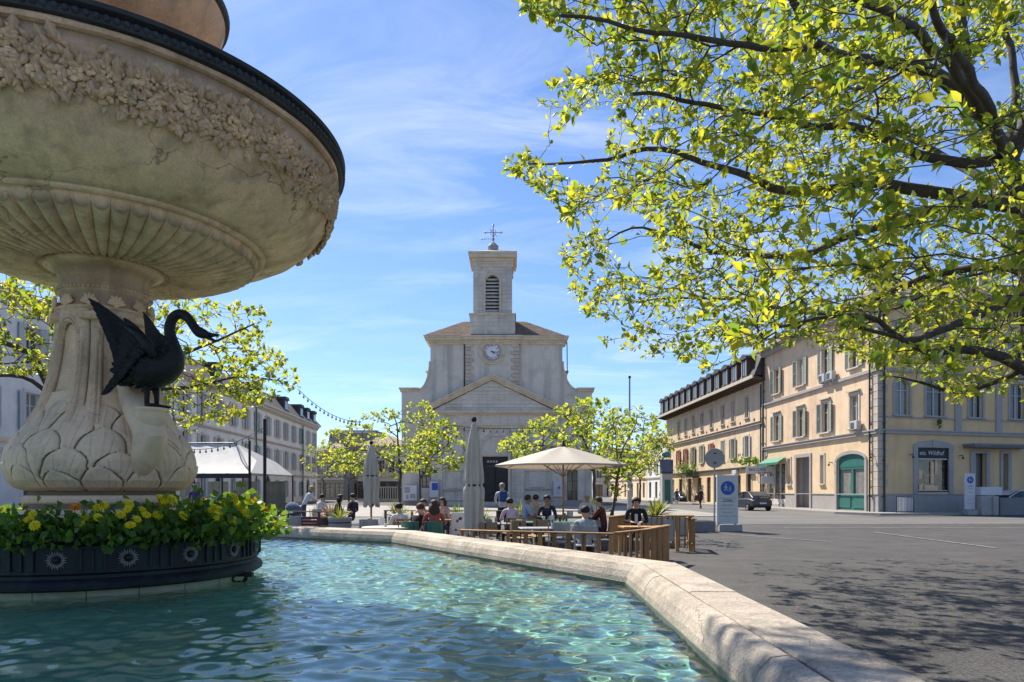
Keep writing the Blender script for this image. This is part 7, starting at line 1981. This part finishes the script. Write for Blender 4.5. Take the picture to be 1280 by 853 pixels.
# concrete blocks in front of the white car
def block(label,px0,px1,py0,Y,d,m,z0=0,rz=R(4)):
    x0,x1=gx(px0,Y),gx(px1,Y); b=MB(); w=(x1-x0)/2; b.bbox(-w,w,-d/2,d/2,z0,zz(py0,Y),.03); o=b.build('concrete_block',M[m],loc=((x0+x1)/2,Y,0),rot=(0,0,rz)); tag(o,label,'concrete block'); return o
block('grey-blue concrete block with dark slot beside the pedestrian board',1221,1238,620,43.5,.8,'concrete')
block('long pale slab resting on the concrete blocks by the ochre wall',1222,1250,609,43.9,.5,'signw',z0=1.23) 
block('narrow upright concrete block before the white car',1236,1243,620.5,43.4,.8,'concrete')
block('long low grey concrete wall in front of the white car',1244,1330,622.5,43.4,.6,'concreted')
# ---- cars
def car(label,loc,rz,m,glass='glass'):
    r=empty('parked_car',loc,rz); tag(r,label,'car')
    # local: length along y (front -y), width x
    st=[(-2.05,.62,.38,.62),(-1.95,.76,.30,.70),(-1.5,.84,.24,.80),(-.9,.86,.22,.88),(0,.87,.22,.93),(.9,.87,.22,.95),(1.6,.85,.24,.93),(1.95,.78,.32,.86),(2.05,.66,.42,.74)]
    V=[];fs=[];k=10
    for (y,w,z0,z1) in st:
        prof=[(-w*.86,z0),(-w,z0+.12),(-w*1.0,(z0+z1)/2+.02),(-w*.97,z1-.08),(-w*.84,z1),(w*.84,z1),(w*.97,z1-.08),(w,(z0+z1)/2+.02),(w,z0+.12),(w*.86,z0)]
        V+=[(x,y,z) for x,z in prof]
    for i in range(len(st)-1):
        for j in range(k): j2=(j+1)%k; fs.append((i*k+j,i*k+j2,(i+1)*k+j2,(i+1)*k+j))
    fs+=[tuple(range(k)),tuple((len(st)-1)*k+j for j in range(k))]
    b=MB(); b.add(V,fs); b.build('body',m,r,True,35)
    ca=[(-1.15,.74,.90,.90),(-.45,.68,.90,1.36),(.2,.66,.92,1.45),(.95,.66,.93,1.42),(1.65,.70,.92,1.12),(1.85,.72,.90,.92)]
    V=[];fs=[]
    for (y,w,z0,z1) in ca: V+=[(-w-.06,y,z0),(-w+.06,y,z1-.05),(-w+.16,y,z1),(w-.16,y,z1),(w-.06,y,z1-.05),(w+.06,y,z0)]
    for i in range(len(ca)-1):
        for j in range(5): fs.append((i*6+j,i*6+j+1,(i+1)*6+j+1,(i+1)*6+j))
    b=MB(); b.add(V,fs); b.build('glasshouse',M[glass],r,True,35)
    b=MB(); q=[(y,w,z1) for y,w,z0,z1 in ca]
    V=[];fs=[]
    for (y,w,z) in q[1:5]: V+=[(-w+.14,y,z+.012),(w-.14,y,z+.012)]
    for i in range(3): fs.append((2*i,2*i+1,2*i+3,2*i+2))
    b.add(V,fs)
    for sx in(-1,1):
        b.tube([(sx*(ca[0][1]+.03),-1.13,.91),(sx*(.63),-.45,1.345),(sx*(.60),.2,1.43),(sx*.60,.95,1.40),(sx*.68,1.72,1.02),(sx*.76,1.86,.93)],.032,6); b.tube([(sx*.73,.25,.93),(sx*.62,.2,1.43)],.03,5)
    b.build('roof_and_pillars',m,r,True,40)
    for sx in(-1,1):
        for y in(-1.28,1.30):
            T=Matrix.Translation((sx*.80,y,.31))@Matrix.Rotation(R(90),4,'Y')
            b=MB(); b.T=T; b.lathe([(.19,-.10),(.30,-.10),(.315,-.05),(.315,.05),(.30,.10),(.19,.10)],24); w_=b.build('wheel',M['black'],r,True,30)
            b=MB(); b.T=T; b.lathe([(.001,.09),(.06,.10),(.18,.06),(.20,.09),(.20,-.09),(.18,-.06),(.001,-.09)],10); b.build('rim',M['metalg'],w_)
        b=MB(); b.sph((sx*.60,-1.93,.62),.13,8,5,(1.2,.5,.6)); b.build('headlight',M['curtain'],r,True)
        b=MB(); b.sph((sx*.62,1.95,.76),.12,8,5,(1.1,.5,.8)); b.build('tail_light',M['shutr'],r,True)
        b=MB(); b.sph((sx*.95,-.75,.98),.09,8,5,(1,.6,.7)); b.build('mirror',m,r,True)
    b=MB(); b.box(-.26,.26,2.03,2.07,.52,.64); b.build('number_plate',M['signw'],r)
    b=MB(); b.box(-.6,.6,1.9,2.06,.36,.46); b.build('bumper',M['metald'],r)
cpaint=lambda n,c: mat(n,c,.25,.03,2,spec=.6)
car('dark grey car parked facing up the street by the salmon house',(gx(937.5,54),54,0.004),R(180+8),cpaint('dark_car_paint',(.05,.055,.065)))
car('white car parked behind the low grey wall',(gx(1287,45.2),45.6,.11),R(97),cpaint('white_car_paint',(.6,.6,.6)))
car('small dark car far up the street',(gx(853,92),92,.02),R(5),cpaint('blue_car_paint',(.04,.06,.10)))

# ---- lamp mast, poles, marquee, string lights
r=empty('street_lamp',(gx(787,50),50,0)); tag(r,'tall grey lamp mast behind the slim tree','street lamp')
b=MB(); b.tube([(0,0,0),(0,0,3.1)],.17,12); b.build('mast_base',M['concrete'],r)
b=MB(); b.tube([(0,0,3.1),(0,0,9.6)],[.08,.06],10); b.build('mast',M['metalg'],r)
b=MB(); b.lathe([(.06,9.6),(.11,9.62),(.09,9.75),(.001,9.8)],8); b.build('lamp_head',M['metald'],r)
def pole(label,px,Y,z,rad):
    b=MB(); b.tube([(0,0,0),(0,0,z)],rad,10); b.lathe([(rad*2.2,0),(rad*2.2,.05),(rad,.12)],12); tag(b.build('dark_pole',M['black'],loc=(gx(px,Y),Y,0)),label,'pole')
pole('taller dark green pole holding the string lights',331,27,zz(524,27),.065)
pole('thinner dark pole left of the taller string-light pole',312,28,zz(551,28),.05)
# marquee
mqY=31; r=empty('marquee',(gx(232,mqY),mqY,0),R(-6)); tag(r,'white marquee with sloping sheet roof and dark frame left of the terrace','marquee')
xa_,xb_=-3.4,gx(320,mqY)-gx(232,mqY); ze_=zz(592,mqY); zp=zz(551,mqY)
nx=18;V=[];fs=[]
for side in (0,1):
    for i in range(nx+1):
        x=xa_+(xb_-xa_)*i/nx; sg_=.05*abs(math.sin(i*PI/3))
        V+=[(x,-.2+side*4.4,ze_-(.03 if i%3 else 0)),(x*.9,1.0 if side==0 else 3.0,(ze_+zp)/2-.12-sg_),(xa_+(x-xa_)*.72 ,2.0,zp-sg_*.5)]
for side in (0,1):
    o_=side*(nx+1)*3
    for i in range(nx):
        for j in (0,1): a_=o_+i*3+j; fs.append((a_,a_+3,a_+4,a_+1))
b=MB(); b.add(V,fs); b.add([V[nx*3],V[nx*3+1],V[nx*3+2],V[(2*nx+1)*3+1],V[(2*nx+1)*3]],[(0,1,2,3,4)]); b.build('sheet_roof',M['tent'],r,True,50)
b=MB(); b.box(xa_,xb_,-.22,-.19,ze_-.22,ze_-.01); b.build('valance',M['metald'],r)
for i in range(6):
    x=xa_+(xb_-xa_)*i/5; 
    for y in (-.2,4.2): b=MB(); b.tube([(x,y,0),(x,y,ze_-.02)],.04,6); b.build('post',M['metald'],r)
b=MB(); b.tube([(xb_,-.2,ze_),(xa_+(xb_-xa_)*.72,2.0,zp+.03)],.03,6); b.tube([(xa_,2.0,zp+.03),(xa_+(xb_-xa_)*.72,2.0,zp+.03)],.03,6); b.build('ridge_tube',M['metald'],r)
for i in range(4):
    b=MB(); x=xa_+.6+i*1.5; b.bbox(x,x+1.1,4.1,4.14,.3,ze_-.3,.01); b.build('side_panel',M['curtain'],r)
# string lights
def cat_(a,b_,sag,n=24): 
    a=Vector(a);b_=Vector(b_); return [a.lerp(b_,i/n)+Vector((0,0,-sag*4*(i/n)*(1-i/n))) for i in range(n+1)]
def lights(label,a,b_,sag,nb=18):
    r=empty('string_lights',tuple(a)); tag(r,label,'string lights'); P=[p-Vector(a) for p in cat_(a,b_,sag,nb*2)]
    b=MB(); b.tube(P,.012,4); b.build('cable',M['black'],r)
    bl=MB(); bl.lathe([(.02,0),(.02,-.06),(.045,-.11),(.03,-.16),(.001,-.17)],8); me=bl.mesh('bulb',M['curtain'],True)
    for i in range(1,len(P),2): link('bulb',me,r,loc=tuple(P[i]))
lights('string of bulbs from the left tree towards the square tree',at(372,486,30),at(452,528,31),.35,16)
lights('string of bulbs from the dark pole to the marquee',at(331,534,27),at(225,560,29),.35,14)
lights('string of bulbs crossing in front of the church entablature',at(560,532,26),at(690,534,26),.08,16)

# cream table parasols / shop awnings up the street
for lab,px0,px1,py,Y,m in (('dark blue awning box above the teal shop up the street',824,838,590,78,'signb'),('teal awning further up the street',788,800,592,100,'teal')):
    x0,x1=gx(px0,Y),gx(px1,Y); z=zz(py,Y); b=MB(); b.add([(x0,-0,z+1.4),(x1,0,z+1.4),(x1,-1.2,z),(x0,-1.2,z),(x0,0,z+1.3),(x1,0,z+1.3),(x1,-1.2,z-.25),(x0,-1.2,z-.25)],[(0,1,2,3),(4,7,6,5),(2,3,7,6),(0,3,7,4),(1,2,6,5)])
    tag(b.build('shop_awning',M[m] if m!='signb' else mat('faded_navy_awning',(.05,.07,.12),.8,.1),loc=(0,Y,0)),lab,'awning')
r=empty('teal_kiosk',(gx(833,80),80,0)); tag(r,'narrow teal kiosk with blue top and pale domed lamp up the street','kiosk')
w=13/F*80/2; b=MB(); b.bbox(-w,w,-.6,.6,0,zz(592,80),.04); b.build('kiosk_body',M['shutw'],r); b=MB(); b.bbox(-w*.55,w*.55,-.66,-.61,.2,zz(600,80),.02); b.build('door',M['teal'],r); b=MB(); b.bbox(-w*1.05,w*1.05,-.7,.65,zz(592,80)+.01,zz(575,80),.04); b.build('blue_top',M['navyp'] if 'navyp' in M else mat('dusty_blue_paint',(.07,.10,.18),.7,.1),r)
b=MB(); b.sph((0,0,zz(568,80)),.5,14,8,(1.1,1,.8)); b.build('dome',mat('faded_teal',(.10,.26,.30),.6,.1),r,True)
# hanging flower boxes on the mansard building
for px,py,Yt,lab in ((858,588,86,'bushy green plant on the little balcony of the cream house'),(938,577,66.6,'window box plants under the first-floor shutters of the cream house')):
    rg=np.random.default_rng(px); n=260; P0=rg.normal(size=(n,3))*[.9,.35,.5 if px<900 else .18]; V,Fq=leaf_cloud(P0,rg.normal(size=(n,3))+[0,0,.4],.25+.15*rg.random(n),.14+.08*rg.random(n),rg)
    x=gx(px,Yt); bpn=tag(empty('balcony_plant',(min(x,CR.x+SD.x/SD.y*(Yt-CR.y)-.45),Yt,zz(py,Yt))),lab,'plant'); link('foliage',npmesh('foliage',V,Fq,M['leafD']),bpn)['kind']='stuff'
b=MB(); bx=CR.x+SD.x/SD.y*(86-CR.y)
b.bbox(-.9,.1,-1.5,1.5,0,.15,.02); 
for k in range(14): b.box(-.86,-.82,-1.45+k*.22,-1.42+k*.22,.15,.9)
b.box(-.9,-.8,-1.5,1.5,.9,.95); tag(b.build('balcony',M['metald'],loc=(bx,86,zz(588,86)-.9)),'little iron balcony under the bushy plant','balcony')
b=MB(); b.sph((0,0,0),.16,8,6,(1,1,1.2)); 
for k in range(6): b.sph((random.uniform(-.15,.15),random.uniform(-.1,.1),-.1-.06*k),.07,5,4)
tag(b.build('hanging_pot',M['leafD'],loc=(FD.x*upx(1168.5)+CR.x+.1,FD.y*upx(1168.5)+CR.y-.35,zz(528,47))),'dark plant pot hanging below the second ochre window','plant pot')
bpy.context.view_layer.update()
print('objects',len(bpy.data.objects),'tris',sum(len(o.data.polygons) for o in bpy.data.objects if o.type=='MESH'))
